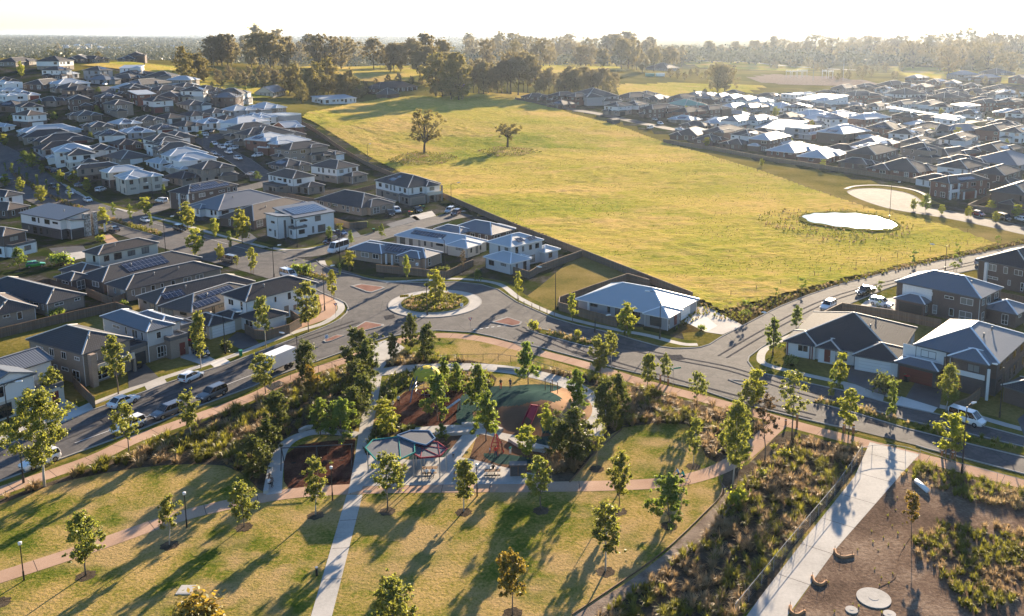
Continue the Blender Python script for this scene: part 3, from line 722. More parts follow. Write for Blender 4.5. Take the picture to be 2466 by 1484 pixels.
drive('2052,752 2085,725 2160,716 2160,750 2110,762', 'concrete'); drive('2070,752 2100,735 2160,735 2165,757', 'concrete_new', .027)
drive('930,540 1000,520 1020,535 960,560'); drive('985,520 1040,508 1050,520 1005,532', 'concrete')
drive('118,598 200,592 215,612 140,622'); drive('150,612 210,604 220,618 160,630', 'concrete', .027)
drive('800,560 850,548 870,568 812,585'); drive('385,480 420,470 425,485 392,495'); drive('240,570 262,562 290,585 265,592', 'pink_path')
drive('2450,1010 2475,990 2560,1040 2466,1050'); drive('2330,640 2380,622 2400,640 2360,652', 'concrete_new')
drive('570,572 600,560 620,575 600,590', 'dark_drive')
# playground surfaces
sheet('playground_mulch', '944,985 972,947 1006,938 1060,930 1115,935 1128,955 1124,980 1105,1015 1060,1030 1010,1026 968,1020', 'mulch', .015, 3)
sheet('playground_mulch', '683,1098 720,1072 790,1062 856,1058 848,1165 780,1176 700,1184 684,1160', 'mulch', .015)
sheet('rubber_surface', '975,1040 1140,1035 1110,1080 1090,1104 985,1108 990,1060', 'teal_rubber', .018)
sheet('rubber_surface', '1020,1050 1110,1046 1095,1075 1040,1090', 'brown_rubber', .022, 3)
sheet('rubber_surface', '1150,1045 1240,1058 1320,1090 1320,1150 1285,1146 1240,1132 1130,1106', 'brown_rubber', .022)
sheet('rubber_surface', '1165,1092 1260,1100 1290,1115 1200,1118', 'teal_rubber', .026, 3)
sheet('rubber_surface', '1108,960 1130,945 1200,930 1370,945 1440,985 1420,1045 1330,1075 1230,1050 1150,1030 1100,1018', 'teal_rubber', .019, 3)
MC = at(1285, 985)
def mound():
    n, mz = 64, 22; V = []; F = []; ax, ay = 9.0, 9.5
    Mi = []
    for j in range(mz+1):
        r = j/mz
        for k in range(n):
            a = 2*PI*k/n; V.append((MC.x+ax*r*math.cos(a), MC.y+ay*r*math.sin(a), .02+1.75*(math.cos(PI*r)*.5+.5)))
    for j in range(mz):
        for k in range(n):
            F.append((j*n+k, (j+1)*n+k, (j+1)*n+(k+1) % n, j*n+(k+1) % n))
    me = np_mesh('play_mound', V, F, ['teal_rubber', 'brown_rubber', 'tan_rubber'], True)
    for p in me.polygons:
        c = p.center; x = c.x-MC.x; y = c.y-MC.y
        w = 1.2*math.sin(x*.7)
        if y < -1.2+w*.6: p.material_index = 1
        if x > 3.4+.8*math.sin(y) and y > -5: p.material_index = 2
        if (x-3)**2+(y+6.5)**2 < 4: p.material_index = 0
    return tag(link('play_mound', me), kind='structure')
mound()
# pond in the field, farm dam and far water
def water(s, z=.5, sm=4): sheet_t('pond_water', s, 'water', z, sm)
def sheet_t(name, s, mat, z, smooth=0):
    w = wpts(s, smooth, True); zz = min(E(*p) for p in w)+z
    me = bpy.data.meshes.new(name); tri = tessellate_polygon([[Vector((x, y, 0)) for x, y in w]]); fs = []
    for t in tri:
        a, b_, c = [Vector((*w[i], 0)) for i in t]; fs.append(t if (b_-a).cross(c-a).z > 0 else t[::-1])
    me.from_pydata([(*p, zz) for p in w], [], fs); me.materials.append(MATS[mat]); me.update()
    return tag(link(name, me), kind='structure')
sheet_t('pond_bank', '1924,527 1942,518 2000,514 2060,515 2113,522 2148,534 2170,548 2156,559 2110,562 2055,559 1992,550 1936,540', 'verge', .62, 3)
water('1931,527 1938,523 1950,522 1962,518 1985,519 2010,517 2032,519 2060,518 2085,523 2110,526 2128,533 2145,537 2161,548 2152,552 2148,556 2130,555 2110,558 2092,556 2060,556 2040,552 2012,551 1995,547 1975,543 1960,542 1945,537 1941,532', .66, 2)
water('888,205 940,202 1000,204 1012,207 960,210 900,209', 1.0, 2)
water('580,246 620,247 640,250 600,251', .6, 2)
water('1855,232 1880,226 1920,228 1940,231 1890,234', .6, 2)
water('1100,222 1180,219 1260,222 1200,225', .6, 2)
strip('road', '1640,146 1720,149 1800,150 1850,156 1960,165 2060,170', 7, 'concrete', .5, 3)
drape('substation_yard', '1800,188 1860,180 2000,185 2110,200 2080,208 1980,207 1850,202', 'gravel', .35, 12)
def joints(s, width, z, gap):
    w = resample(wpts(s, 5), .5); n = int(gap/.5); mb = MB()
    for i in range(n, len(w)-1, n):
        a = Vector(w[i]); t = (Vector(w[i+1])-a).normalized(); q = Vector((-t.y, t.x))*width/2; e = t*.03
        mb.face([(*(a-q-e), z), (*(a+q-e), z), (*(a+q+e), z), (*(a-q+e), z)][::-1])
    tag(mb.build('path_joint', 'bark_dark'), kind='structure')
joints(PINK_A, 2.6, .0185, 4); joints('-60,1408 0,1390 200,1325 400,1255 520,1222 690,1190 860,1178 1100,1174 1300,1173 1560,1166 1680,1148 1770,1110 1840,1052 1885,1012', 2.5, .0225, 5)
joints('855,1195 820,1340 775,1484', 2.2, .031, 5); joints('1865,1480 1970,1330 2105,1150 2150,1090', 4.6, .027, 6)

sheet('bed_soil', '922,932 940,906 1000,896 1052,901 1012,928 968,941 944,968 936,1000 925,1012 912,1000', 'bed_soil', .013, 2)
sheet('bed_soil', '898,1032 930,1012 950,1000 975,1030 1000,1036 975,1046 930,1052 905,1090 878,1096', 'bed_soil', .013, 2)
sheet('bed_soil', '1060,898 1180,896 1190,930 1130,938 1050,930', 'bed_soil', .013, 2)

for s_ in ('210,157 330,152 430,160 500,178 560,205 690,222 640,240 560,238 470,222 400,195 330,172 230,163', '720,165 800,158 1010,170 1060,190 1000,200 860,196 760,182', '1620,148 1800,150 2000,165 1900,172 1700,165', '1480,205 1640,200 1850,208 1800,225 1650,240 1500,236', '1250,152 1480,148 1500,170 1300,180', '2140,160 2300,165 2466,190 2466,205 2300,195 2180,185', '1130,226 1280,226 1290,238 1140,236'):
    drape('field', s_, 'field_grass', .45, 9)
for s_ in ('925,762 948,758 952,766 930,771', '640,930 672,918 690,925 655,940', '1580,858 1640,855 1650,866 1590,870', '1380,845 1440,858 1436,863 1376,850', '240,1010 300,990 308,996 250,1018', '2085,1010 2140,1024 2136,1030 2080,1016'):
    sheet('road_patch', s_, 'road_patch', .0765)
for s_ in ('860,775 700,830 560,890 380,960 200,1035 40,1100', '1250,790 1400,850 1560,900 1760,955 1960,1005', '1330,790 1480,830 1620,862 1760,890 1900,935 2080,985', '1740,860 1860,790 2000,722 2180,672 2400,622'):
    for o_ in (-.8, .8): strip('tyre_track', s_, .35, 'tyre_track', .0745 if o_ < 0 else .0755, off=o_)
# ------------------------------------------------------------------ houses
WIN = {}
def window_mesh(w, h, fr, far):
    k = (round(w, 1), round(h, 1), fr, far)
    if k in WIN: return WIN[k]
    w, h = k[0], k[1]; a = MB(); t = .07; d = .07
    # in local xz plane, facing -y
    for (x0, z0, x1, z1) in ((-w/2, 0, w/2, t), (-w/2, h-t, w/2, h), (-w/2, t, -w/2+t, h-t), (w/2-t, t, w/2, h-t)): a.box(x0, -d, z0, x1, 0, z1, bottom=True)
    if w > 1.1: a.box(-.03, -d+.005, t, .03, 0, h-t)
    if h > 1.5: a.box(-w/2+t, -d+.01, h*.36, w/2-t, 0, h*.36+.06)
    p = MB(); p.face([(-w/2+t, -.025, t), (w/2-t, -.025, t), (w/2-t, -.025, h-t), (-w/2+t, -.025, h-t)])
    if far:
        n = len(a.f); a.face([(-w/2+t, -.025, t), (w/2-t, -.025, t), (w/2-t, -.025, h-t), (-w/2+t, -.025, h-t)], 1)
        WIN[k] = (a.mesh('window', [fr, 'glass']), None)
    else: WIN[k] = (a.mesh('window', [fr]), p.mesh('pane', ['glass']))
    return WIN[k]
PI2 = PI/2
def add_window(root, x, y, z, rz, w, h, fr='frame_w', far=False, name='window'):
    me, pm = window_mesh(w, h, fr, far)
    o = link(name, me, root, (x, y, z), rz)
    if pm: link('pane', pm, o)
    return o
def hip_faces(mb, cap, x0, y0, x1, y1, ze, tp, kind='hip', mi=0, fi=1, capw=.26):
    W = x1-x0; D = y1-y0; th = .2
    if kind in ('hip',):
        if W >= D:
            r = D/2; A = (x0+r, (y0+y1)/2, ze+r*tp); B = (x1-r, (y0+y1)/2, ze+r*tp)
            if W-D < .05: B = A
        else:
            r = W/2; A = ((x0+x1)/2, y0+r, ze+r*tp); B = ((x0+x1)/2, y1-r, ze+r*tp)
        c = [(x0, y0, ze), (x1, y0, ze), (x1, y1, ze), (x0, y1, ze)]
        if W >= D:
            fs = [[c[0], c[1], B, A], [c[1], c[2], B], [c[2], c[3], A, B], [c[3], c[0], A]]
            hips = [(c[0], A), (c[3], A), (c[1], B), (c[2], B), (A, B)]
        else:
            fs = [[c[0], c[1], A], [c[1], c[2], B, A], [c[2], c[3], B], [c[3], c[0], A, B]]
            hips = [(c[0], A), (c[1], A), (c[2], B), (c[3], B), (A, B)]
        for f in fs:
            f = [p for i, p in enumerate(f) if p != f[i-1]]
            mb.face(f, mi)
        for a, b_ in hips:
            if cap is not None and math.dist(a, b_) > .1: cap.beam((a[0], a[1], a[2]+.03), (b_[0], b_[1], b_[2]+.03), capw, .12)
    elif kind in ('gx', 'gy'):   # gable, ridge along x or y
        if kind == 'gx':
            ym = (y0+y1)/2; zr = ze+(y1-y0)/2*tp; A = (x0, ym, zr); B = (x1, ym, zr)
            mb.face([(x0, y0, ze), (x1, y0, ze), B, A], mi); mb.face([(x1, y1, ze), (x0, y1, ze), A, B], mi)
            mb.face([(x0+.25, y0+.2, ze-.05), (x0+.25, ym, zr-.1), (x0+.25, y1-.2, ze-.05)], 2); mb.face([(x1-.25, y1-.2, ze-.05), (x1-.25, ym, zr-.1), (x1-.25, y0+.2, ze-.05)], 2)
        else:
            xm = (x0+x1)/2; zr = ze+(x1-x0)/2*tp; A = (xm, y0, zr); B = (xm, y1, zr)
            mb.face([(x1, y0, ze), (x1, y1, ze), B, A], mi); mb.face([(x0, y1, ze), (x0, y0, ze), A, B], mi)
            mb.face([(x0+.2, y0+.25, ze-.05), (xm, y0+.25, zr-.1), (x1-.2, y0+.25, ze-.05)][::-1], 2); mb.face([(x1-.2, y1-.25, ze-.05), (xm, y1-.25, zr-.1), (x0+.2, y1-.25, ze-.05)][::-1], 2)
        if cap is not None:
            cap.beam((A[0], A[1], A[2]+.03), (B[0], B[1], B[2]+.03), capw, .12)
            for q in ([(x0, y0, ze), A, (x0, y1, ze)], [(x1, y0, ze), B, (x1, y1, ze)]) if kind == 'gx' else ([(x0, y0, ze), A, (x1, y0, ze)], [(x0, y1, ze), B, (x1, y1, ze)]):
                cap.beam(q[0], q[1], .1, .22); cap.beam(q[1], q[2], .1, .22)
    elif kind[0] == 's':   # skillion: high side
        z = {'s+x': (0, W, W, 0), 's-x': (W, 0, 0, W), 's+y': (0, 0, D, D), 's-y': (D, D, 0, 0)}[kind]
        q = [(x0, y0, ze+z[0]*tp*.3), (x1, y0, ze+z[1]*tp*.3), (x1, y1, ze+z[2]*tp*.3), (x0, y1, ze+z[3]*tp*.3)]
        mb.face(q, mi)
        for i in range(4):
            a, b_ = q[i], q[(i+1) % 4]; mb.face([(a[0], a[1], a[2]-.28), (b_[0], b_[1], b_[2]-.28), b_, a], fi)
            ins = .5; cx_, cy_ = (x0+x1)/2, (y0+y1)/2
            def inn(p): return (p[0]+(ins if p[0] < cx_ else -ins), p[1]+(ins if p[1] < cy_ else -ins))
            ia, ib = inn(a), inn(b_); mb.face([(*ia, ze-.3), (*ib, ze-.3), (*ib, b_[2]-.2), (*ia, a[2]-.2)], 2)
        mb.face([(p[0], p[1], p[2]-.28) for p in q[::-1]], fi)
        return
    elif kind == 'flat':
        ins = .35
        mb.face([(x0+ins, y0+ins, ze+.05), (x1-ins, y0+ins, ze+.05), (x1-ins, y1-ins, ze+.05), (x0+ins, y1-ins, ze+.05)], mi)
        for (a, b_, c_, d_) in ((x0, y0, x1, y0+ins), (x0, y1-ins, x1, y1), (x0, y0+ins, x0+ins, y1-ins), (x1-ins, y0+ins, x1, y1-ins)): mb.box(a, b_, ze-.3, c_, d_, ze+.35, fi, True)
        return
    c = [(x0, y0), (x1, y0), (x1, y1), (x0, y1)]
    for i in range(4):
        a, b_ = c[i], c[(i+1) % 4]; mb.face([(*a, ze-th), (*b_, ze-th), (*b_, ze), (*a, ze)], fi)
    mb.face([(*p, ze-th) for p in c[::-1]], fi)
RNG = random.Random(11); CENT = []
ANG = []
def house(L, F, R, st=2, roof='r_d', up='w_T', lo=None, tile=None, label='', ext=(), kind='hip', pan=(), far=False, near=False,
          garage=None, door=None, wins=True, zone=None, cap=None, tp=.42, base=None, gm='g_t', group='houses of the estate', fr=None, name='house',
          cat='house', dmin=None, h=None, win_skip=(), panels=(), posts=(), vents=1, auto=False, balc=None):
    """L, F, R: left, nearest and right corner of the main eaves as seen in the photo"""
    ze = h or (5.5 if st == 2 else 2.65)
    rnd = random.Random(hash((round(F[0]), round(F[1]))) % 99991)
    def pt(p): return T(tile, *p) if tile and len(p) == 2 else (T(*p) if len(p) == 3 else p)
    l, f, r = [at(*pt(p), ze) for p in (L, F, R)]
    a = Vector((r.x-f.x, r.y-f.y)); bb = Vector((l.x-f.x, l.y-f.y))
    ang = math.degrees(a.angle(bb)) if a.length > .01 and bb.length > .01 else 90
    ANG.append((label[:24], ang, a.length, bb.length))
    ta = math.atan2(a.y, a.x); tb = math.atan2(bb.y, bb.x)-PI2
    dlt = (tb-ta+PI) % (2*PI)-PI
    wa = bb.length/(a.length+bb.length)
    th = ta+dlt*wa
    ux = Vector((math.cos(th), math.sin(th))); uy = Vector((-ux.y, ux.x))
    w = max(a.dot(ux), 4.5); d = max(bb.dot(uy), dmin or 5.0)
    if far:  # keep implausible readings in the range of a real lot
        w0, d0 = w, d; w = min(max(w, 8), 22)*1.12; d = min(max(d, 10), 24)*1.12
        f = Vector((f.x-ux.x*(w-w0)*.4-uy.x*(d-d0)*.15, f.y-ux.y*(w-w0)*.4-uy.y*(d-d0)*.15, f.z))
    cx_, cy_ = f.x+ux.x*w/2+uy.x*d/2, f.y+ux.y*w/2+uy.y*d/2
    z0 = E(cx_, cy_) if f.y > 284 else 0
    if f.y > 284: z0 = (E(f.x, f.y)*2+z0)/3
    root = thing(name, None, cat, (f.x, f.y, z0), th, group); CENT.append((cx_, cy_, th))
    root['_p'] = pt(F)[0]
    lo = lo or up
    o = .45
    vols = [dict(x0=0, y0=0, x1=w, y1=d, ze=ze, k=kind, two=(st == 2), tp=tp)]
    if auto:   # plausible wings for houses seen only as roofs
        if st == 2:
            if rnd.random() < .8:
                u0 = rnd.choice([-.3, w*.45]); vols.append(dict(x0=u0, y0=-rnd.uniform(1.2, 2.6), x1=u0+w*.58, y1=d*.35, ze=2.75, k='hip', two=False, tp=tp))
            if rnd.random() < .6: vols.append(dict(x0=w-1.5, y0=d*.3, x1=w+rnd.uniform(1.5, 3), y1=d*.85, ze=2.7, k='hip', two=False, tp=tp))
            if rnd.random() < .7 and w > 8:
                s_ = rnd.choice([0, 1]); vols.append(dict(x0=(w*.5 if s_ else -.02), y0=-.9, x1=(w+.02 if s_ else w*.5), y1=d*.4, ze=ze-.06, k='hip', two=True, tp=tp))
            if rnd.random() < .5: vols.append(dict(x0=-rnd.uniform(1.5, 2.6), y0=d*.4, x1=2, y1=d*.9, ze=2.72, k='hip', two=False, tp=tp))
        else:
            if rnd.random() < .8: vols.append(dict(x0=w*.48, y0=-1.3, x1=w+.4, y1=d*.4, ze=ze-.05, k='hip', two=False, tp=tp))
            if rnd.random() < .5: vols.append(dict(x0=-1.3, y0=d*.55, x1=w*.4, y1=d+.4, ze=ze-.08, k='hip', two=False, tp=tp))
    for e in ext:   # (x0,y0,x1,y1,ze,kind) in fractions of w/d if tagged with 'f'
        x0, y0, x1, y1, z, k = e[:6]
        vols.append(dict(x0=x0, y0=y0, x1=x1, y1=y1, ze=z, k=k, two=z > 4, tp=e[6] if len(e) > 6 else tp))
    wl = MB(); wu = MB(); ww = []
    for i, v in enumerate(vols):
        oo = o if v['k'] != 'flat' else .02
        x0, y0, x1, y1 = v['x0']+oo, v['y0']+oo, v['x1']-oo, v['y1']-oo
        k = i*.012
        top = v['ze']-(.15 if v['k'] != 'flat' else .25)
        if v['two']:
            wl.box(x0+k, y0+k, -2.0 if far else -1.0, x1-k, y1-k, 2.72); wu.box(x0+k-.03, y0+k-.03, 2.72, x1-k+.03, y1-k+.03, top)
        else: wl.box(x0+k, y0+k, -2.0 if far else -1.0, x1-k, y1-k, top)
        ww.append((x0, y0, x1, y1, v['two'], top))
    wl.build('lower_wall' if st == 2 else 'wall', lo, root)
    if wu.f: wu.build('upper_wall', up, root)
    cm = cap or {'r_w': 'cap_w', 'r_m': 'cap_d', 'r_d': 'cap_l', 'r_k': 'cap_d', 'r_g': 'cap_l', 'r_b': 'cap_l', 'r_n': 'cap_l'}[roof]
    fm = 'fascia_w' if roof == 'r_w' else 'fascia'
    for v in vols:
        rb = MB(); cb = MB()
        hip_faces(rb, cb, v['x0'], v['y0'], v['x1'], v['y1'], v['ze'], v['tp'], v['k'], capw=.24 if not far else .3)
        ro = rb.build('roof', [roof, fm, up if v['two'] else lo], root)
        if cb.f: cb.build('ridge_cap', cm, ro)
    fr = fr or ('frame_w' if lo in ('w_B', 'w_T', 'w_K', 'w_R') and rnd.random() < .6 else 'frame_d')
    def blocked(x, y, z, me):
        for j, q in enumerate(ww):
            if j != me and q[0]-.1 < x < q[2]+.1 and q[1]-.1 < y < q[3]+.1 and z < (q[5] if True else 0): return True
        return False
    # garage / door on a side:  garage=(vol, side, u, width)
    occupied = []
    def side_pt(vi, side, u):
        x0, y0, x1, y1, two, top = ww[vi]; k = vi*.012
        return {'f': (u, y0+k, 0), 'l': (x0+k, u, -PI2), 'b': (u, y1-k, PI), 'r': (x1-k, u, PI2)}[side]
    if auto and garage is None and rnd.random() < .75:
        vi = 1 if len(vols) > 1 and vols[1]['y0'] < 0 else 0; q = ww[vi]
        if q[2]-q[0] > 4.2: garage = (vi, 'f', (q[0]+q[2])/2, min(4.8, q[2]-q[0]-.6), rnd.choice(['g_W', 'g_d', 'g_t', 'g_r']))
    if garage:
        vi, side, u, gw = garage[:4]; g = garage[4] if len(garage) > 4 else gm
        x, y, rz = side_pt(vi, side, u); q = MB(); q.box(-gw/2, -.05, 0, gw/2, .02, 2.2)
        o_ = q.build('garage_door', g, root, loc=(x, y, .02)); o_.rotation_euler = (0, 0, rz); occupied.append((vi, side, u, gw/2+.3))
    if door:
        vi, side, u, dm = door; x, y, rz = side_pt(vi, side, u); q = MB(); q.box(-.5, -.06, 0, .5, .02, 2.15)
        o_ = q.build('door', dm, root, loc=(x, y, .25)); o_.rotation_euler = (0, 0, rz); q = MB(); q.box(.33, -.13, .95, .39, -.06, 1.15, bottom=True); q.build('door_handle', 'steel', o_); occupied.append((vi, side, u, .8))
    if wins:
        maxw = 11 if far else 40
        cnt = 0
        for vi, q in enumerate(ww):
            x0, y0, x1, y1, two, top = q
            sides = ('f', 'l', 'r') if far else ('f', 'l', 'r', 'b')
            for side in sides:
                if (vi, side) in win_skip: continue
                lo_, hi_ = (x0, x1) if side in 'fb' else (y0, y1)
                for lev in ((0, 1) if two else (0,)):
                    u = lo_+rnd.uniform(.9, 1.6)
                    while u < hi_-1.0:
                        wd = rnd.choice([.6, .9, 1.2, 1.8, 1.8, 2.4]); hh = (rnd.choice([1.2, 1.3, .6, 1.5]) if lev else rnd.choice([1.2, 1.8, 2.0, .6]))
                        if wd < 1: hh = rnd.choice([1.2, 1.5, 1.8])
                        if u+wd > hi_-.6: break
                        uc = u+wd/2; x, y, rz = side_pt(vi, side, uc)
                        if lev: x, y = x-(.03 if side == 'l' else -.03 if side == 'r' else 0), y-(.03 if side == 'f' else -.03 if side == 'b' else 0)
                        zz = (3.55+(1.4-hh)*.6) if lev else (2.25-hh if hh < 1.9 else .3)
                        ok = not blocked(x, y, zz+.2, vi) and not any(a_[0] == vi and a_[1] == side and abs(a_[2]-uc) < a_[3]+wd/2 for a_ in occupied if not lev)
                        if ok and zz+hh < top-.1 and cnt < maxw:
                            add_window(root, x, y, zz, rz, wd, hh, fr, far); cnt += 1
                        u += wd+(rnd.uniform(1.0, 2.6) if not far else rnd.uniform(1.6, 3.2))
    # solar arrays: (vol, side, u0, u1, v0, v1) v measured up the slope from the eave
    if auto and not pan and rnd.random() < .4: pan = [(0, rnd.choice('flr'), .3, .68, 1.0, 3.4)]
    for (vi, side, u0, u1, v0, v1) in pan:
        v = vols[vi]; W_ = v['x1']-v['x0']; D_ = v['y1']-v['y0']
        if v['k'][0] == 's':
            s3 = v['tp']*.3; q = MB(); xx = [v['x0']+W_*u0, v['x0']+W_*u1]; yy = [v['y0']+D_*v0, v['y0']+D_*v1]
            zf = {'s+x': lambda x, y: (x-v['x0']), 's-x': lambda x, y: (v['x1']-x), 's+y': lambda x, y: (y-v['y0']), 's-y': lambda x, y: (v['y1']-y)}[v['k']]
            P_ = [(x, y, v['ze']+zf(x, y)*s3+.12) for x, y in ((xx[0], yy[0]), (xx[1], yy[0]), (xx[1], yy[1]), (xx[0], yy[1]))]
        else:
            t_ = v['tp']; c_ = 1/math.sqrt(1+t_*t_); n0, n1 = v0*c_, v1*c_
            lim = min(W_, D_)/2-.3; n1 = min(n1, lim); n0 = min(n0, n1-1)
            if side in 'fb': a0, a1 = v['x0']+W_*u0, v['x0']+W_*u1
            else: a0, a1 = v['y0']+D_*u0, v['y0']+D_*u1
            z_0, z_1 = v['ze']+n0*t_+.13, v['ze']+n1*t_+.13
            if side == 'f': P_ = [(a0, v['y0']+n0, z_0), (a1, v['y0']+n0, z_0), (a1, v['y0']+n1, z_1), (a0, v['y0']+n1, z_1)]
            elif side == 'b': P_ = [(a1, v['y1']-n0, z_0), (a0, v['y1']-n0, z_0), (a0, v['y1']-n1, z_1), (a1, v['y1']-n1, z_1)]
            elif side == 'l': P_ = [(v['x0']+n0, a1, z_0), (v['x0']+n0, a0, z_0), (v['x0']+n1, a0, z_1), (v['x0']+n1, a1, z_1)]
            else: P_ = [(v['x1']-n0, a0, z_0), (v['x1']-n0, a1, z_0), (v['x1']-n1, a1, z_1), (v['x1']-n1, a0, z_1)]
        q = MB(); q.face(P_)
        for i in range(4):
            a_, b_ = P_[i], P_[(i+1) % 4]; q.face([(a_[0], a_[1], a_[2]-.06), (b_[0], b_[1], b_[2]-.06), b_, a_], 1)
        q.build('solar_panel', ['solar', 'frame_d'], root)
    for (vi, side, u0, u1, z_0, z_1, mt) in panels:
        x, y, rz = side_pt(vi, side, (u0+u1)/2); q = MB(); q.box(-(u1-u0)/2, -.05, z_0, (u1-u0)/2, 0, z_1, bottom=True); o_ = q.build('wall_panel', mt, root, loc=(x-(.03 if side == 'l' else 0), y-(.03 if side == 'f' else 0), 0)); o_.rotation_euler = (0, 0, rz)
    # downpipes, vents, posts
    if near:
        for vi, q in enumerate(ww[:2]):
            for (x, y) in ((q[0]-.07, q[1]-.07), (q[2]+.07, q[1]-.07), (q[0]-.07, q[3]+.07)):
                m_ = MB(); m_.cyl(x, y, 0, q[5]+.05, .05, 6); m_.build('downpipe', 'fascia_w' if rnd.random() < .6 else 'fascia', root)
        v = vols[0]
        for k in range(vents):
            x, y = v['x0']+w*(.35+.25*k), v['y0']+min(w, d)*.32; zz = v['ze']+min(x-v['x0'], y-v['y0'], v['x1']-x)*tp
            m_ = MB(); m_.cyl(x, y, zz-.1, zz+.45, .13, 8); m_.cyl(x, y, zz+.45, zz+.62, .24, 8, r2=.1); m_.build('roof_vent', 'cap_d', root)
    for (x, y, z_, wd, mt) in posts:
        m_ = MB(); m_.box(x-wd/2, y-wd/2, -.2, x+wd/2, y+wd/2, z_); m_.build('porch_post', mt, root)
    if balc:   # balcony: (x0,y0,x1,y1,z,mat of the front band,mat rail)
        x0, y0, x1, y1, z_, bm_, rm = balc; m_ = MB(); m_.box(x0, y0, z_-.25, x1, y1, z_, bottom=True)
        m_.box(x0, y0-.05, z_-.5, x1, y0+.1, z_+.55, bottom=True); m_.build('balcony', bm_, root)
        m_ = MB(); m_.box(x0, y0, z_+1.0, x1, y0+.06, z_+1.06, bottom=True); m_.build('balcony_rail', rm, root)
    root['_w'] = w; root['_d'] = d
    if label: tag(root, label)
    return root
# ---- near houses, read corner by corner
ESTW = 'houses west of the park'; ESTN = 'houses north of the roundabout'; ESTE = 'houses on the eastern corner'
h = house((325, 345), (770, 515), (1195, 345), 2, 'r_d', 'w_T', tile='c1', near=True, cap='cap_l', group=ESTW,
   label='taupe brick two-storey house with a front balcony and white planter, beside the park street',
   ext=[(8.6, 1.2, 12.2, 8, 3.3, 'flat'), (-3.4, 9, .8, 14.5, 2.7, 'hip')], garage=(1, 'f', 10.4, 2.7, 'g_d'),
   balc=(1.8, -1.0, 8.2, .5, 2.9, 'w_C', 'black_metal'), posts=[(1.2, -.6, 5.3, .9, 'w_P'), (8.3, -.6, 2.6, .4, 'w_T')], door=(0, 'f', 6.8, 'door_d'))
h = house((935, 155), (1375, 305), (1650, 228), 2, 'r_m', 'w_L', 'w_T', tile='c1', near=True, cap='cap_w', group=ESTW, fr='frame_w',
   label='grey clad two-storey house with taupe brick portico, second from the white truck',
   ext=[(3.4, 1.4, 7.6, 11, 5.44, 'hip'), (6.8, 3.4, 11.2, 9.5, 3.4, 'flat'), (3.2, -1.4, 6.6, 1.6, 3.5, 'flat')], garage=(2, 'f', 9.2, 3.4, 'g_d'), door=(3, 'f', 5.4, 'door_r'))
h = house((-420, 700), (-160, 850), (300, 672), 2, 'r_m', 'w_W', 'w_C', tile='c1', near=True, kind='gy', group=ESTW, fr='frame_d', tp=.36,
   label='white gabled two-storey house at the left edge by the street', cap='cap_d',
   ext=[(5.5, 4, 12.5, 12, 5.3, 'gx', .3), (7.6, -1.6, 10.4, .8, 3.2, 'flat')], door=(2, 'f', 9, 'door_r'))
h = house((594.7, 783), (732.5, 793), (846, 753.4), 2, 'r_d', 'w_W', 'w_W', near=True, cap='cap_w', group=ESTW, fr='frame_w') if False else None
S_ = .90264
h = house((594.7*S_, 783*S_), (655*S_, 805*S_), (846*S_, 753.4*S_), 2, 'r_k', 'w_W', near=True, cap='cap_l', group=ESTW, fr='frame_w',
   label='white two-storey corner house with stone pillar beside the roundabout footpath', ext=[(-.8, -4.5, 6.0, 1.8, 2.7, 'hip')],
   garage=None, door=(0, 'f', 9, 'door_t'))
h = house((1740, 180), (1960, 250), (2200, 188), 1, 'r_k', 'w_W', 'w_C', tile='c1', near=True, cap='cap_l', group=ESTW, fr='frame_w',
   label='low white garage wing with dark tiled roof and white roller door', garage=(0, 'f', 3.2, 4.6, 'g_W'), ext=[(5.0, .6, 8.6, 6.0, 2.6, 'hip')], name='garage_building', cat='garage')
h = house((965, 1260), (1180, 1320), (2100, 1110), 1, 'r_d', 'w_T', tile='b1', near=True, cap='cap_l', group=ESTW, vents=2,
   label='long low house with plain grey tiled roof in front of the solar roofed house')
h = house((1235, 1385), (1465, 1452), (2420, 1240), 1, 'r_b', 'w_T', tile='b1', near=True, cap='cap_l', group=ESTW,
   label='long low house with brownish tiled roof behind the white corner house', pan=[(0, 'f', .1, .3, .6, 2.8)])
h = house((725, 1185), (960, 1243), (1900, 1010), 1, 'r_d', 'w_B', tile='b1', near=True, cap='cap_l', group=ESTW,
   label='low tiled house with one wide dark solar array across its front slope', pan=[(0, 'f', .28, .68, 1.0, 4.4)], ext=[(-3.2, 6.2, 2, 12.6, 2.7, 'hip')])
h = house((770, 955), (920, 990), (1500, 870), 2, 'r_b', 'w_C', 'w_T', tile='b1', near=True, cap='cap_l', group=ESTW, fr='frame_d',
   label='cream walled two-storey house with brown tiled roof above the long low roofs', ext=[(-6.2, -3.5, .8, 5.4, 2.7, 'hip')])
h = house((1530, 45), (1800, 122), ('b1', 2440, 1300), 1, 'r_g', 'w_T', tile='c1', near=True, cap='cap_l', group=ESTW, pan=[(0, 'f', .1, .42, .6, 2.4), (0, 'f', .25, .7, 2.6, 4.2)],
   label='low house with light grey tiled roof and two stepped solar arrays behind the garage wing')
h = house((-250, 1290), (435, 1452), (838, 1360), 1, 'r_d', 'w_T', tile='b1', near=True, cap='cap_l', group=ESTW,
   label='low house with broad dark tiled hip roof and patio behind the brown paling fence')
h = house((-330, 20), (-60, 150), (362, 68), 1, 'r_b', 'w_T', tile='c1', near=True, cap='cap_l', group=ESTW,
   label='low house with brown tiled roof cut by the left edge, its patio full of furniture')
h = house((-700, 760), (25, 815), (318, 768), 2, 'r_b', 'w_B', 'w_W', tile='b1', near=True, cap='cap_l', group=ESTW,
   label='brown brick two-storey house with white ground floor behind the green hatchback', ext=[(1.0, -1.6, 7.5, 1.4, 2.9, 'flat')], dmin=12)
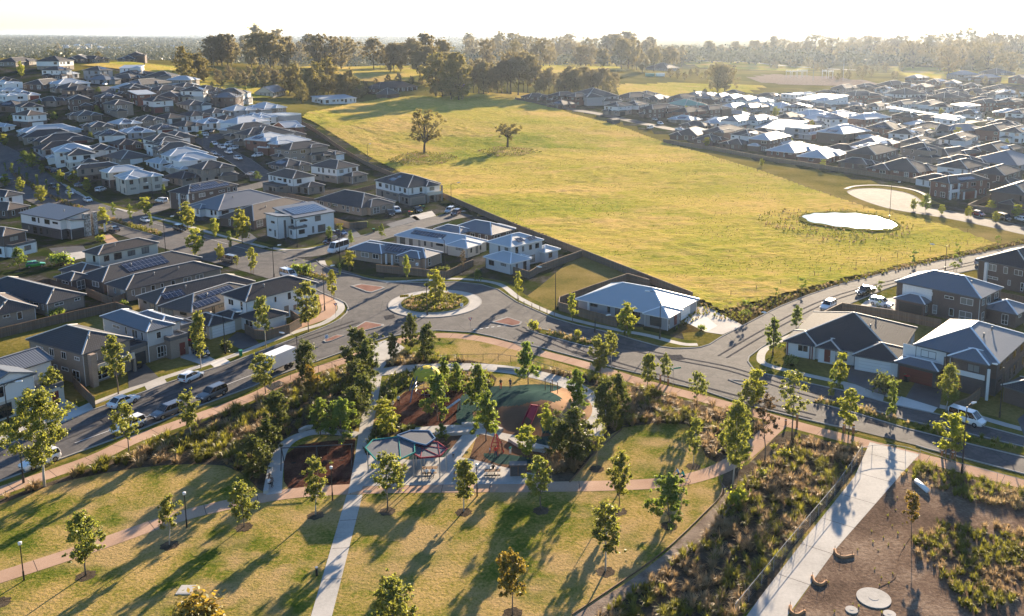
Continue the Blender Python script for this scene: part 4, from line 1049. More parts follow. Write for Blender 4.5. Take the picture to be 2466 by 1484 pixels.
h = house((90, 605), (560, 660), (900, 615), 2, 'r_m', 'w_W', 'w_K', tile='b1', near=True, kind='s+x', cap='cap_w', group=ESTW, fr='frame_d', tp=.55,
   label='white and charcoal modern house with skillion roofs and tall stone columns', ext=[(1.5, -2.0, 6.0, 2.5, 4.9, 's-x', .5)],
   garage=(1, 'f', 3.6, 3.6, 'g_d'), posts=[(6.6, -1.2, 6.3, 1.5, 'stone'), (9.0, -1.0, 6.3, 1.1, 'stone'), (12, -.6, 2.8, .4, 'w_W')], balc=(9.2, -.8, 12.4, .5, 3.0, 'w_D', 'steel'), door=(0, 'f', 8, 'door_w'))
h = house((982, 250), (1180, 276), (1538, 243), 2, 'r_w', 'w_C', 'w_C', tile='b1', near=True, group=ESTW, fr='frame_d', vents=0,
   label='cream two-storey corner house with three-peaked silver metal roof beside the boulevard', ext=[(-.6, -1.1, 4.2, 5, 5.42, 'hip'), (8.2, -.8, 12.6, 6, 5.38, 'hip'), (12.2, 3, 16.2, 9, 2.7, 'hip')])
h = house((845, 205), (1015, 222), (1385, 178), 2, 'r_w', 'w_C', 'w_B', tile='b1', near=True, group=ESTW, vents=0,
   label='silver roofed two-storey house with brown lower walls right behind the cream corner house')
h = house((592, 180), (720, 190), (1150, 120), 2, 'r_d', 'w_T', 'w_B', tile='b1', near=True, group=ESTW, cap='cap_w',
   label='grey roofed two-storey house with white framed balcony left of the silver roofs', ext=[(-1, 5, 3, 11, 2.7, 'hip')])
h = house((1598, 388), (1770, 415), (2225, 325), 2, 'r_k', 'w_B', tile='b1', near=True, group=ESTW, cap='cap_l', pan=[(0, 'f', .1, .85, .5, 2.4), (0, 'f', .2, .7, 2.6, 4.3)],
   label='dark brick two-storey house whose roof front is covered by two rows of solar panels', posts=[(-.2, .2, 5.3, .45, 'w_W'), (-.2, 4, 5.3, .45, 'w_W')])
h = house((1805, 512), (2050, 572), ('b2', 275, 452), 1, 'r_m', 'w_W', 'w_W', tile='b1', near=True, group=ESTW, cap='cap_l', vents=1,
   label='low white house under a very large plain grey hip roof beside the boulevard', ext=[(-1.5, 7, 3, 12.5, 2.6, 'hip')])
h = house((2120, 612), (2385, 668), ('b2', 520, 505), 1, 'r_b', 'w_B', 'w_B', tile='b1', near=True, group=ESTW, cap='cap_l', pan=[(0, 'f', .5, .9, 1, 3)],
   label='low brown brick house with brown metal roof behind the white modern cube house')
h = house((205, 585), (372, 642), (735, 570), 2, 'r_m', 'w_W', 'w_W', tile='b2', near=True, kind='s+y', group=ESTN, fr='frame_d', tp=.45, vents=0,
   label='white cubic two-storey house with skillion roof, solar panels and dark corner balcony', pan=[(0, 'f', .12, .9, .2, .75)],
   ext=[(-4.2, 1.8, .6, 8.5, 5.9, 's-x', .4), (-1.0, -.9, 3.2, 1.6, 2.9, 'flat')], door=(0, 'l', 3.5, 'door_t'), posts=[(-2.5, .8, 5.2, .4, 'w_D')], win_skip=((0, 'b'),))
h = house((578, 460), (1002, 545), (1312, 480), 1, 'r_d', 'w_P', 'w_P', tile='b2', near=True, group=ESTN, cap='cap_l', fr='frame_w',
   label='low tan brick house with large dark hip roof, two cars parked in its driveway', ext=[(2.2, -1.6, 12, 6, 2.6, 'hip')], garage=(0, 'f', 10, 4.4, 'g_d'))
h = house((98, 225), (355, 272), (582, 243), 2, 'r_b', 'w_W', 'w_T', tile='b2', near=True, group=ESTN, cap='cap_l', fr='frame_d',
   label='two-storey house with white upper walls and brown hip roof, left of a matching pair', ext=[(2.5, -5.2, 9.5, 1.0, 2.7, 'hip'), (-3.8, 4, 1.2, 13, 2.9, 'flat')])
h = house((498, 140), (767, 182), (998, 150), 2, 'r_d', 'w_W', 'w_T', tile='b2', near=True, group=ESTN, cap='cap_l', fr='frame_d',
   label='two-storey house with white upper walls and dark roof, right of a matching pair', ext=[(3.2, -4.6, 11, 1.0, 2.7, 'hip')])
h = house((1083, 290), (1437, 357), (1778, 320), 2, 'r_d', 'w_W', 'w_T', tile='b2', near=True, group=ESTN, cap='cap_l', fr='frame_d',
   label='large white and taupe two-storey house with balcony standing against the field fence', pan=[(0, 'l', .52, .68, 1.6, 3.4), (0, 'l', .5, .6, 3.8, 5.2)],
   ext=[(-.8, -2.2, 5.0, 4, 2.9, 'flat'), (6.2, -1.4, 11.8, 5, 5.4, 'hip')], garage=(1, 'f', 2.2, 4.6, 'g_t'), balc=(6, -2.2, 12, .4, 2.9, 'w_C', 'white_metal'), posts=[(6.2, -2, 2.6, .5, 'w_T'), (9, -2, 2.6, .5, 'w_T'), (11.8, -2, 5.3, .5, 'w_T')])
h = house((885, 918), (1605, 1020), (1785, 965), 1, 'r_m', 'w_P', 'w_P', tile='b2', near=True, group=ESTN, cap='cap_w', fr='frame_w', vents=1,
   label='low tan brick house with blue-grey roof and two black solar arrays, nearest the roundabout', pan=[(0, 'l', .22, .58, .7, 2.6), (0, 'l', .42, .58, 2.8, 4.2)],
   ext=[(-1.6, 12, 5, 22.9, 2.6, 'hip'), (-1.0, 1, 4, 8, 2.58, 'hip')], posts=[(-.8, 9.5, 2.5, .35, 'w_W'), (-.8, 11.3, 2.5, .35, 'w_W')])
h = house((1332, 795), (2000, 915), (2168, 850), 1, 'r_w', 'w_C', 'w_C', tile='b2', near=True, group=ESTN, vents=0,
   label='long low house with pale silver roof carrying one long black solar array', pan=[(0, 'l', .38, .82, 1.6, 3.4)], ext=[(-.9, -.6, 5, 6.5, 2.6, 'hip')])
h = house((1820, 735), (2225, 803), (2470, 745), 1, 'r_m', 'w_B', 'w_B', tile='b2', near=True, group=ESTN, cap='cap_w',
   label='low house with charcoal hip roof between the cul-de-sac and the field fence', ext=[(-3.6, 8, 2, 18, 2.6, 'hip'), (5, 1, 11, 8, 2.55, 'hip')])
h = house((2150, 867), (2405, 915), ('b3', 350, 850), 2, 'r_w', 'w_L', 'w_L', tile='b2', near=True, group=ESTN, vents=0, fr='frame_d',
   label='pale two-storey house with silver roofs and verandas beside the vacant fenced lot', pan=[(0, 'f', .3, .5, 1, 2.6), (0, 'f', .62, .85, .8, 2.2)],
   ext=[(-3.4, -3.6, 3.4, 6, 2.8, 'hip'), (9.6, -1.6, 15, 3.5, 2.75, 'hip'), (1, -2.4, 4.6, 2, 2.7, 'hip')], door=(1, 'f', 1.5, 'door_d'))
h = house(('b3', 648, 1386), (1478, 160), ('b3', 1728, 1392), 1, 'r_w', 'w_G', 'w_G', tile='c3', near=True, group=ESTN, vents=0, fr='frame_d', cap='cap_w',
   label='low grey house with big pale silver hip roof on the street corner below the field', ext=[(-.5, -.6, 5.5, 5, 2.6, 'hip')], door=(1, 'f', 3.2, 'door_r'),
   posts=[(.4, .2, 2.5, .8, 'stone'), (5, .2, 2.5, .7, 'stone'), (.2, 17.5, 2.5, .4, 'w_W')], garage=(0, 'f', 8.4, 4.2, 'g_W'))
h = house((212, 385), (1283, 556), (1500, 266), 1, 'r_k', 'w_B', 'w_W', tile='c4', near=True, group=ESTE, fr='frame_w', cap='cap_l', vents=2,
   label='wide low corner house with dark tiled hip roofs and white double garage', ext=[(-1.7, -.9, 6, 7.0, 2.6, 'hip'), (-1.2, 9.0, 4, 13.2, 2.75, 'hip'), (-.5, 13, 6, 18.9, 2.58, 'hip')],
   garage=(1, 'l', 3.4, 5.0, 'g_W'), door=(2, 'l', 11.2, 'door_r'), posts=[(-1.0, 9.4, 2.6, .7, 'stone'), (-.1, 13.9, 2.4, .16, 'door_r'), (-.1, 18.2, 2.4, .16, 'door_r'), (-.1, 14.3, 2.4, .16, 'door_r')])
h = house((1423, 420), (2236, 600), (2531, 338), 2, 'r_m', 'w_B', 'w_K', tile='c4', near=True, group=ESTE, fr='frame_d', cap='cap_w', vents=2,
   label='brown brick two-storey house with red garage door and white balcony band', ext=[(-1.6, 1.0, 4, 7.2, 5.42, 'hip'), (-2.6, 8, 1, 15.0, 2.9, 'hip')],
   garage=(2, 'l', 11.6, 5.2, 'g_r'), door=(1, 'l', 5.6, 'door_r'), panels=[(0, 'l', 8.0, 14.8, 2.9, 5.2, 'w_W'), (1, 'l', 1.6, 6.6, 2.7, 3.5, 'w_W')], posts=[(-1.9, .9, 4.9, .35, 'w_W'), (-1.7, 7.4, 5.2, .35, 'w_B')])
h = house((1235, 1240), (2066, 1400), (2312, 1300), 2, 'r_m', 'w_B', 'w_B', tile='b4', near=True, group=ESTE, fr='frame_w', cap='cap_w',
   label='brown brick two-storey house with white upper end and blue-grey roof behind the low corner house', ext=[(-2.6, 9.5, 2, 16, 2.8, 'hip'), (3.5, -5.5, 11, 1.5, 2.8, 'hip')], garage=(1, 'l', 12.6, 4.6, 'g_d'), panels=[(0, 'l', 9.6, 15.6, 2.9, 5.2, 'w_W')])
h = house((2068, 1012), (2530, 1130), (2760, 1000), 2, 'r_k', 'w_B', 'w_B', tile='b4', near=True, group=ESTE, fr='frame_w', cap='cap_l',
   label='dark brick two-storey house with white corner pillar at the right edge above the street', posts=[(-.1, 9.5, 5.2, .6, 'w_W')])
h = house((1572, 285), (1765, 318), (2142, 275), 2, 'r_d', 'w_R', 'w_R', tile='b4', near=True, group='houses east of the field', fr='frame_w', cap='cap_l', vents=1,
   label='orange-red brick two-storey house with white portal frames beside the turning circle', ext=[(4.8, -2.0, 11, 3, 2.9, 'flat'), (8, 1, 15.5, 9, 5.4, 'hip')], garage=(1, 'f', 7.8, 4.4, 'g_r'),
   posts=[(.3, -.5, 5.3, .5, 'w_W'), (4.2, -.5, 5.3, .5, 'w_W'), (5, -2.1, 2.6, .4, 'w_W'), (10.8, -2.1, 2.6, .4, 'w_W')], balc=(.5, -.6, 4.2, .4, 2.9, 'w_W', 'black_metal'), pan=[(0, 'f', .3, .7, .8, 2.6)])
h = house((2360, 820), (2560, 900), (2700, 800), 1, 'r_d', 'w_B', tile='c4', near=True, group=ESTE, label='low brown brick house cut by the right edge beside the red garage house')
h = house((2215, 500), (2380, 520), (2640, 455), 1, 'r_k', 'w_B', 'w_B', tile='b4', near=True, group='houses east of the field', label='low dark roofed house behind the grey fence near the red parked car')
h = house((-170, 400), (45, 442), (200, 408), 2, 'r_d', 'w_W', 'w_W', tile='b1', near=True, group=ESTW, label='white two-storey house cut by the left edge below the boulevard', dmin=11)
h = house((-140, 545), (70, 570), (275, 525), 1, 'r_b', 'w_B', 'w_B', tile='b1', near=True, group=ESTW, label='low brown roofed house at the left edge behind the modern stone columned house', dmin=11)
# ---- the rest of the estates: tile storeys roof walls | left, near and right eave corner
RC_ = {'d': 'r_d', 'k': 'r_k', 'g': 'r_g', 'b': 'r_b', 'w': 'r_w', 'm': 'r_m', 'n': 'r_n'}
FAR = {
'on the left hillside': """a1
1 k T 15,368 150,372 345,350
2 k W 362,350 560,368 678,350
2 k W 375,445 560,450 690,440
1 w W 470,478 620,487 728,478 flat
1 d B 690,345 780,350 860,320
1 k T 830,330 900,345 960,340
1 d T 1060,330 1150,345 1220,335
2 k B 1190,300 1290,310 1390,300
1 k B 1430,300 1500,308 1570,300
1 d R 1565,300 1640,310 1705,300
2 d G 857,445 930,452 1057,445
2 w W 1175,420 1300,430 1400,425 s+x
1 k B 1110,480 1260,498 1460,485
1 d G 1170,565 1300,590 1590,565
1 d B 325,575 400,590 560,520
1 w W 440,565 560,585 830,560
1 d T 490,605 640,628 850,600
2 k B 548,635 720,645 905,625
2 w W -60,560 60,575 175,560 flat
1 k T -60,545 20,550 125,540
1 w W -50,630 50,645 150,635
2 w W -80,685 80,690 250,680 flat
1 k B -40,800 150,790 310,745
2 b W 68,880 280,874 462,860
2 k W 70,790 200,800 410,790
2 d B 585,712 650,728 845,725
2 d B 850,697 960,710 1140,710
2 d T 960,765 1080,775 1270,770
2 w R 1168,660 1290,680 1480,680 s+y
2 k W 1355,730 1430,742 1635,735
1 d T 1380,620 1500,640 1750,640
2 d W 1755,640 1890,645 1990,635
1 d B 1575,695 1660,700 1760,665
1 g T 615,855 740,883 955,870
1 d T 430,730 520,740 590,710
1 g T 770,965 860,985 1050,975
1 w T 1012,930 1130,960 1310,945
1 g T 1250,895 1340,925 1520,920
1 w G 1110,1020 1200,1040 1440,1030
1 g W 855,1030 930,1070 1165,1060
1 g W 1370,975 1500,1010 1660,1005
1 k W 1475,880 1590,905 1730,890
1 k W 1600,950 1740,980 1905,965
1 k W 1710,845 1800,885 1950,865
1 w W 1835,915 1920,955 2125,945
1 g W 1890,825 2010,855 2145,850
1 w G 2085,800 2200,835 2385,820
1 k G 2020,890 2120,925 2255,910
1 w W 2240,870 2350,905 2530,905""",
'in the western streets': """a1
2 w W 2130,940 2230,955 2526,925
2 d T 2190,985 2260,1010 2560,990
2 d T 2260,1020 2340,1060 2600,1040
2 w R 2380,1100 2480,1115 2740,1085
1 w W 120,1030 260,1045 745,990
1 d T 125,1060 230,1090 700,1040
1 d T 165,1110 400,1140 880,1095
2 w W 408,1205 520,1225 860,1190
1 k G 300,1200 400,1205 800,1130
2 g W 500,1250 640,1258 905,1235
1 d W 850,1180 900,1200 1000,1190
1 k R 1015,1145 1130,1155 1330,1140
2 g W 1300,1080 1440,1120 1725,1095
2 g W 1380,1145 1500,1158 1790,1120
2 g T 1415,1185 1500,1210 1870,1180
2 w W 1505,1235 1600,1265 1945,1215
2 w W 1590,1280 1680,1310 2030,1265
1 w W 1440,1310 1530,1325 1610,1320
2 d T 1815,1362 1900,1385 2178,1342
1 k T 1615,1450 1720,1470 1880,1440
1 w W -180,960 -40,985 60,960
1 d T -260,1480 -120,1500 20,1470""",
'along the fence west of the field': """a2
2 w R 95,1130 200,1145 535,1120
2 d T 282,1180 330,1200 652,1165
2 d G -60,1000 60,1070 330,1040
1 w W -30,880 30,905 190,890
1 w R 240,960 300,990 405,985 gx
1 d T 560,1240 640,1255 820,1235""",
'beside the far corner of the field': """a3
1 d B 100,690 190,705 375,700
2 d B 370,680 470,692 650,682
2 d R 535,690 620,702 760,692
1 k B 400,765 500,775 605,760
2 g G 640,660 730,705 965,686
1 d T 985,690 1100,710 1390,695
1 d T 1180,670 1300,690 1400,680
1 g T 1240,720 1400,725 1600,710
2 k G 1530,695 1620,712 1740,700
1 n G 1520,750 1650,785 1810,780""",
'east of the field': """a3
2 m W 1690,675 1770,688 1870,672
2 m W 1790,685 1880,697 1985,682
2 m W 1905,690 1990,702 2105,690
2 m W 2015,705 2100,715 2225,700
2 m W 2130,720 2225,730 2350,715
2 w W 2270,735 2360,745 2480,735
2 d W 965,775 1010,790 1100,772
2 d W 1085,770 1190,778 1335,770
2 d B 1240,800 1330,820 1590,795
2 k R 1560,830 1670,846 1828,830
2 d B 1800,810 1880,825 2052,810
1 w W 2050,785 2100,800 2200,775
2 m T 2160,790 2260,800 2455,790
1 w W 1850,930 1960,955 2110,905
2 m W 2020,915 2130,930 2300,895
2 m W 2240,905 2330,920 2470,895
1 d B 1530,1050 1730,1078 1880,1000
2 d B 1862,1022 2000,1036 2200,1000
1 d B 1780,1095 1900,1112 2005,1090
2 d W 2080,1050 2250,1066 2420,1050
1 d B 2030,1130 2180,1150 2262,1130
a4
2 w B -100,1095 80,1106 305,1068
1 w R 40,1205 290,1232 592,1172
1 w R 330,1265 590,1287 815,1210
2 d B 815,1215 1080,1246 1292,1200
1 d B 740,1300 1000,1336 1075,1322
1 d R 1045,1362 1480,1412 1672,1370
2 w G 220,985 430,1000 590,985 flat
1 w W 20,975 120,1020 320,945 s+x
2 w B 555,1020 740,1052 985,1010
1 m B 840,1140 1100,1167 1305,1125
2 d T 1320,1120 1530,1137 1682,1108
2 d W 1670,1095 1890,1112 2050,1065
1 d B 1570,1240 1750,1252 2090,1220
1 b B 1970,1190 2230,1217 2430,1170
2 d W 1680,1345 1940,1377 2110,1338
2 d B 2010,1410 2290,1437 2470,1390
1 m G 2010,1290 2400,1347 2600,1290
2 d R 990,985 1240,1006 1370,980
1 w W 1215,890 1340,906 1500,880
1 g G 1400,900 1500,920 1612,900
2 w W 1612,915 1800,927 1935,880 s+y
1 d G 1500,960 1650,1022 1780,1000
1 g T 1280,1045 1450,1062 1640,1020
1 m B 1690,1000 1840,1027 2050,1000
2 d R 2050,1000 2250,1022 2365,990
2 g W 2350,1030 2430,1037 2560,1000
1 b T 100,895 290,912 430,885
1 w B 350,860 450,892 600,862
1 w B 490,895 540,932 690,915
1 w B 580,870 740,892 890,870
2 w R 870,890 980,912 1140,885
1 w W -60,770 -20,790 90,785
1 w W 95,780 180,807 290,795
1 w W 280,795 350,802 450,785
2 w W 200,665 300,682 490,665 flat
2 w W 430,700 520,742 730,705 s+x
1 d T 670,715 760,722 930,730
2 g R 750,670 860,692 1120,680
2 g W 1085,625 1180,632 1290,625
2 d W 1255,650 1350,682 1450,660
1 d G 1430,710 1500,722 1620,700
2 g W 1440,775 1560,780 1810,750
2 g W 1250,760 1340,772 1450,755
1 g W 1020,785 1100,792 1210,775
2 d B 1610,690 1720,712 1850,700
2 d B 1740,680 1850,702 1960,690
1 k B 1870,650 1990,667 2120,650
2 w G 1815,790 1910,797 2065,775 s+y
2 d R 1970,750 2100,762 2290,745
2 d R 2250,740 2360,747 2500,725
1 w R 2230,840 2340,852 2410,840
2 d W 2350,850 2430,862 2560,830
1 d G 0,690 100,702 220,690""",
'in the far streets': """a4
2 m B 1335,515 1450,527 1600,510
2 g R 1550,550 1650,562 1780,550
2 m B 1690,575 1830,582 1985,560
2 m T 1790,480 1880,497 1990,480
2 m B 1985,510 2130,522 2290,510
2 k R 2320,520 2440,532 2560,500
1 k B 2110,615 2230,632 2345,610
1 w W 2220,660 2300,672 2390,660
2 d T 650,610 780,627 940,600
2 d B 880,590 980,612 1100,600
2 d B 1110,570 1220,592 1370,580
2 d B 1410,600 1540,612 1660,600
2 d T 1660,640 1760,655 1860,640
1 d T 2130,470 2200,478 2290,470
1 d B 780,275 830,280 990,262
b4
2 g B 2290,390 2480,422 2640,330"""}
WN = {'W': ('w_W', 'white'), 'B': ('w_B', 'brown brick'), 'T': ('w_T', 'taupe'), 'G': ('w_G', 'grey walled'), 'R': ('w_R', 'red brick')}
RN = {'d': 'dark grey', 'k': 'near-black', 'g': 'mid grey', 'b': 'brown', 'w': 'pale silver', 'm': 'blue-grey', 'n': 'green netted'}
ORD = ['', '', 'second', 'third', 'fourth', 'fifth', 'sixth', 'seventh', 'eighth', 'ninth', 'tenth', 'eleventh', 'twelfth', 'thirteenth', 'fourteenth', 'fifteenth']
def nth(i): return ORD[i] if i < len(ORD) else '%dth' % i
_groups = {}
for zone, txt in FAR.items():
    tile = None
    for ln in txt.split('\n'):
        tk = ln.split()
        if len(tk) == 1: tile = tk[0]; continue
        st, rf, wl_ = int(tk[0]), tk[1], tk[2]; k = tk[6] if len(tk) > 6 else 'hip'
        P = [tuple(map(float, q.split(','))) for q in tk[3:6]]
        up = WN[wl_][0]; rr = random.Random(int(P[1][0]*7+P[1][1]))
        lo = up if wl_ != 'W' or st == 1 else rr.choice([up, 'w_T', 'w_C', 'w_B'])
        hh = house(*P, st=st, roof=RC_[rf], up=up, lo=lo, tile=tile, far=True, kind=k, auto=True, group='houses '+zone, tp=.40)
        _groups.setdefault((zone, st, rf, wl_), []).append(hh)
# lots between the ones read above, seen only as slivers of roof
def infill(zone, poly, roads, mind, n, seed):
    rr = random.Random(seed); W = wpts(poly); xs = [p[0] for p in W]; ys = [p[1] for p in W]
    RD = [(q, hw_) for s_, hw_ in roads for q in resample(wpts(s_, 5), 4)]
    def ins(x, y):
        c = False
        for i in range(len(W)):
            xa, ya = W[i]; xb, yb = W[i-1]
            if (ya > y) != (yb > y) and x < (xb-xa)*(y-ya)/((yb-ya) or 1e-9)+xa: c = not c
        return c
    got = 0
    for _ in range(6000):
        x = rr.uniform(min(xs), max(xs)); y = rr.uniform(min(ys), max(ys))
        if not ins(x, y): continue
        if min(math.hypot(x-c[0], y-c[1]) for c in CENT) < mind: continue
        if any(math.hypot(x-q[0], y-q[1]) < hw_ for q, hw_ in RD): continue
        th = min(CENT, key=lambda c: math.hypot(x-c[0], y-c[1]))[2]; st = rr.choice([1, 1, 2]); ze = 5.5 if st == 2 else 2.65; w, d = rr.uniform(8.5, 11), rr.uniform(11, 14)
        ux = Vector((math.cos(th), math.sin(th))); uy = Vector((-ux.y, ux.x)); f = Vector((x, y))-ux*w/2-uy*d/2
        def px(v):
            z = E(v.x, v.y)+ze; c_, s_ = math.cos(PITCH), math.sin(PITCH); D_ = v.y*c_-(z-CAM_H)*s_; U_ = v.y*s_+(z-CAM_H)*c_
            return (CX+FPX*v.x/D_, CY-FPX*U_/D_)
        rf = rr.choice('ddkkgmw'); wl_ = rr.choice('WTBG'); o = house(px(f+uy*d), px(f), px(f+ux*w), st=st, roof=RC_[rf], up=WN[wl_][0], far=True, auto=True, group='houses '+zone, tp=.40)
        _groups.setdefault((zone, st, rf, wl_), []).append(o); got += 1
        if got >= n: break
infill('inside the western estate', '20,300 60,215 200,190 330,190 470,215 560,245 700,285 720,330 700,410 640,405 560,345 480,330 480,450 330,470 220,455 110,395 0,360', [('-160,310 0,387 70,440 130,478 192,503', 14), ('632,436 625,420 600,402 575,385 545,370 512,352 495,338 520,330 560,322', 9), ('290,535 345,515 410,492 480,476 560,462 630,446 690,428', 9), ('255,208 262,220 285,240 300,252', 8)], 14.5, 45, 5)
infill('inside the eastern estate', '1450,245 1700,235 1850,232 2100,212 2300,205 2440,215 2440,470 2260,455 2050,410 1800,370 1700,330 1620,290', [('1365,262 1400,268 1448,276 1530,294 1620,312 1680,322', 9), ('2300,302 2350,292 2400,290 2470,285', 8)], 15.5, 40, 6)
for (zone, st, rf, wl_), L_ in _groups.items():
    L_.sort(key=lambda o: o['_p'])
    base = '%s %s house with %s roof' % ('two-storey' if st == 2 else 'low', WN[wl_][1], RN[rf])
    n = len(L_)
    for i, o in enumerate(L_):
        if n == 1: s = base+' '+zone
        elif i == 0: s = base+', leftmost such '+zone
        elif i == n-1: s = base+', rightmost such '+zone
        else: s = base+', '+nth(i+1)+' such from left '+zone
        tag(o, s)
for o in bpy.data.objects:
    for k in ('_p', '_w', '_d'):
        if k in o: del o[k]
# ------------------------------------------------------------------ trees
def leaves(cent, rad, n, size, rs, flat=.8, shell=.55, up=.35, asp=1.5):
    """n leaf quads per clump"""
    k = len(cent); C = np.repeat(cent, n, 0); R = np.repeat(rad, n)[:, None]
    d = rs.normal(size=(k*n, 3)); d /= np.linalg.norm(d, axis=1, keepdims=True)
    r = np.minimum(np.abs(rs.normal(size=(k*n, 1)))*.5+shell*.45, 1.7)
    P = C+d*r*R*np.array([1, 1, flat])
    nn = d*.8+rs.normal(size=(k*n, 3))*.7+np.array([0, 0, up]); nn /= np.linalg.norm(nn, axis=1, keepdims=True)
    t = np.cross(nn, rs.normal(size=(k*n, 3))); t /= np.linalg.norm(t, axis=1, keepdims=True)+1e-9
    b_ = np.cross(nn, t); s = size*(.6+.8*rs.rand(k*n, 1))
    V = np.stack([P-t*s*asp*.5, P-b_*s*.5, P+t*s*asp*.5, P+b_*s*.5], 1)
    var = np.clip(np.repeat(rs.rand(k), n)*.55+rs.rand(k*n)*.45+d[:, 2]*.0, 0, 1)
    return V.reshape(-1, 3), var
def limb_pts(a, b_, rs, sag=.12, n=4):
    a = np.array(a, float); b_ = np.array(b_, float); L = np.linalg.norm(b_-a)
    return [tuple(a+(b_-a)*t+(np.append(rs.normal(size=2)*L*.05, L*sag*math.sin(PI*t)*.6) if 0 < t < 1 else 0)) for t in np.linspace(0, 1, n)]
def tree_proto(name, seed, H, cr, c0, nb, br, nl, ls, leaf, bark='bark', prof='egg', tr=.11, limbs=8, lean=.0, stakes=0, shell=.5, spread=1.0, trunks=1):
    rs = np.random.RandomState(seed); root = thing(name, None, 'tree')
    cen = []; rad = []
    for i in range(nb):
        t = (i+.5)/nb if prof != 'umb' else 1-(1-rs.rand())**1.6*.75
        t = np.clip(t+rs.normal()*.04, 0.02, .98)
        if prof == 'egg': w = math.sin(PI*min(1, t*.86+.12))**.8
        elif prof == 'cone': w = (1-t)**.8*1.0+.12
        elif prof == 'col': w = math.sin(PI*(t*.8+.14))**.5
        elif prof == 'umb': w = math.sin(PI*min(1, t*.8+.06))
        elif prof == 'round': w = math.sqrt(max(0, 1-(2*t-1)**2))+.1
        elif prof == 'box': w = .9
        a = rs.rand()*2*PI if prof != 'egg' else i*2.4+rs.normal()*.5; q = cr*w*(.35+.65*rs.rand()**.6)
        b__ = br*(.65+.7*rs.rand())
        cen.append((math.cos(a)*max(0, q-b__*.4)*spread+lean*t*H*.2, math.sin(a)*max(0, q-b__*.4), c0+(H-c0-b__*.5)*t)); rad.append(b__)
    cen = np.array(cen); rad = np.array(rad); base_cen = cen
    k3 = 3; off = rs.normal(size=(len(cen)*k3, 3))*np.repeat(rad, k3)[:, None]*.52; cen = np.repeat(cen, k3, 0)+off*np.array([1, 1, .8]); rad = np.repeat(rad, k3)*(.42+.3*rs.rand(len(cen))); cen[:, 2] = np.minimum(cen[:, 2], H-rad*.3); nl = int(nl*1.25); ls *= .62; nb0 = nb; nb = len(cen)
    V, var = leaves(cen, rad, nl, ls, rs, shell=shell)
    # stray sprigs that break the outline
    m_ = max(10, nb//2); ex = cen[rs.randint(0, nb, m_)]; ex = ex+rs.normal(size=ex.shape)*br*.6
    V2, var2 = leaves(ex, np.full(m_, br*.35), max(4, nl//5), ls, rs, shell=.1)
    V = np.vstack([V, V2]); var = np.concatenate([var, var2])
    link('crown', np_mesh('crown', V, np.arange(len(V)).reshape(-1, 4), leaf, False, var), root)
    cen = base_cen; nb = nb0
    t_ = MB()
    for q in range(trunks):
        ox = (q-(trunks-1)/2)*.9; top = cen[rs.randint(nb//2, nb)]
        hh = c0+(H-c0)*.72; P_ = [(ox*.3, 0, -.15), (ox*.5+rs.normal()*.04, rs.normal()*.04, c0*.5), (ox*.7+rs.normal()*.1+lean*.3, rs.normal()*.1, c0), (ox+lean*H*.1+rs.normal()*.2, rs.normal()*.2, hh)]
        t_.tube(P_, [tr*1.15, tr*.85, tr*.68, tr*.22], 7)
        for j in rs.choice(nb, min(limbs, nb), False):
            zb = min(max(c0*.8, cen[j][2]-abs(cen[j][0])-abs(cen[j][1])-.1*H), hh*.95)
            if q: continue
            f_ = (zb-c0)/(hh-c0) if zb > c0 else 0; st_ = np.array(P_[2])*(1-max(0, f_))+np.array(P_[3])*max(0, f_); st_[2] = zb
            t_.tube(limb_pts(st_, cen[j], rs), [tr*.42, tr*.33, tr*.22, tr*.08], 5, cap=False)
    t_.build('trunk', bark, root, True)
    for k in range(stakes):
        s_ = MB(); a = k*2*PI/stakes+.5; s_.box(.45*math.cos(a)-.04, .45*math.sin(a)-.04, -.1, .45*math.cos(a)+.04, .45*math.sin(a)+.04, 1.5); s_.build('stake', 'timber', root)
    root['_H'] = H; root['_w'] = cr
    return root
PR = {}
def pk(k, *a, **kw): PR.setdefault(k, []).append(tree_proto(*a, **kw))
for s in range(7): pk('gum', 'gum_tree', 10+s, 7.0, (1.75, 1.5, 2.0, 1.6, 1.9, 1.4, 1.8)[s], (2.1, 2.6, 1.8, 2.3, 2.9, 2.0, 2.4)[s], (24, 18, 30, 20, 16, 26, 21)[s], .62, 75, .24, 'leaf_gum', 'bark_pale' if s % 2 else 'bark', 'egg', .085, 9)
for s in range(2): pk('gumbig', 'gum_tree', 30+s, 12.0, 3.6, 3.6, 40, 1.05, 95, .30, 'leaf_gum', 'bark_pale', 'egg', .17, 14)
for s in range(2): pk('street', 'street_tree', 40+s, 6.5, 1.35, 1.9, 18, .60, 95, .24, 'leaf_lime', 'bark', 'egg', .08, 7, stakes=2)
for s in range(3): pk('green', 'leafy_tree', 50+s, 7.0, 2.1, 1.5, 26, .72, 100, .26, 'leaf_green', 'bark', 'cone', .1, 8)
for s in range(2): pk('lime', 'street_tree', 60+s, 7.0, 2.0, 1.3, 24, .75, 110, .28, 'leaf_lime', 'bark', 'egg', .12, 7)
for s in range(3): pk('dark', 'evergreen_tree', 70+s, 8.0, 2.5, 1.0, 34, .85, 100, .28, 'leaf_dark', 'bark_dark', 'egg', .14, 8)
pk('col', 'columnar_tree', 80, 6.0, .62, .9, 14, .42, 80, .20, 'leaf_green', 'bark', 'col', .06, 4)
pk('box', 'clipped_tree', 82, 8.0, 1.9, 1.8, 34, .62, 95, .24, 'leaf_gum', 'bark', 'box', .11, 8)
pk('orange', 'gum_tree', 84, 7.0, 1.8, 2.6, 20, .6, 80, .25, 'leaf_orange', 'bark', 'egg', .08, 8)
pk('sap', 'sapling', 86, 4.0, 1.0, 1.2, 9, .42, 60, .2, 'leaf_green', 'bark', 'round', .035, 4, stakes=2)
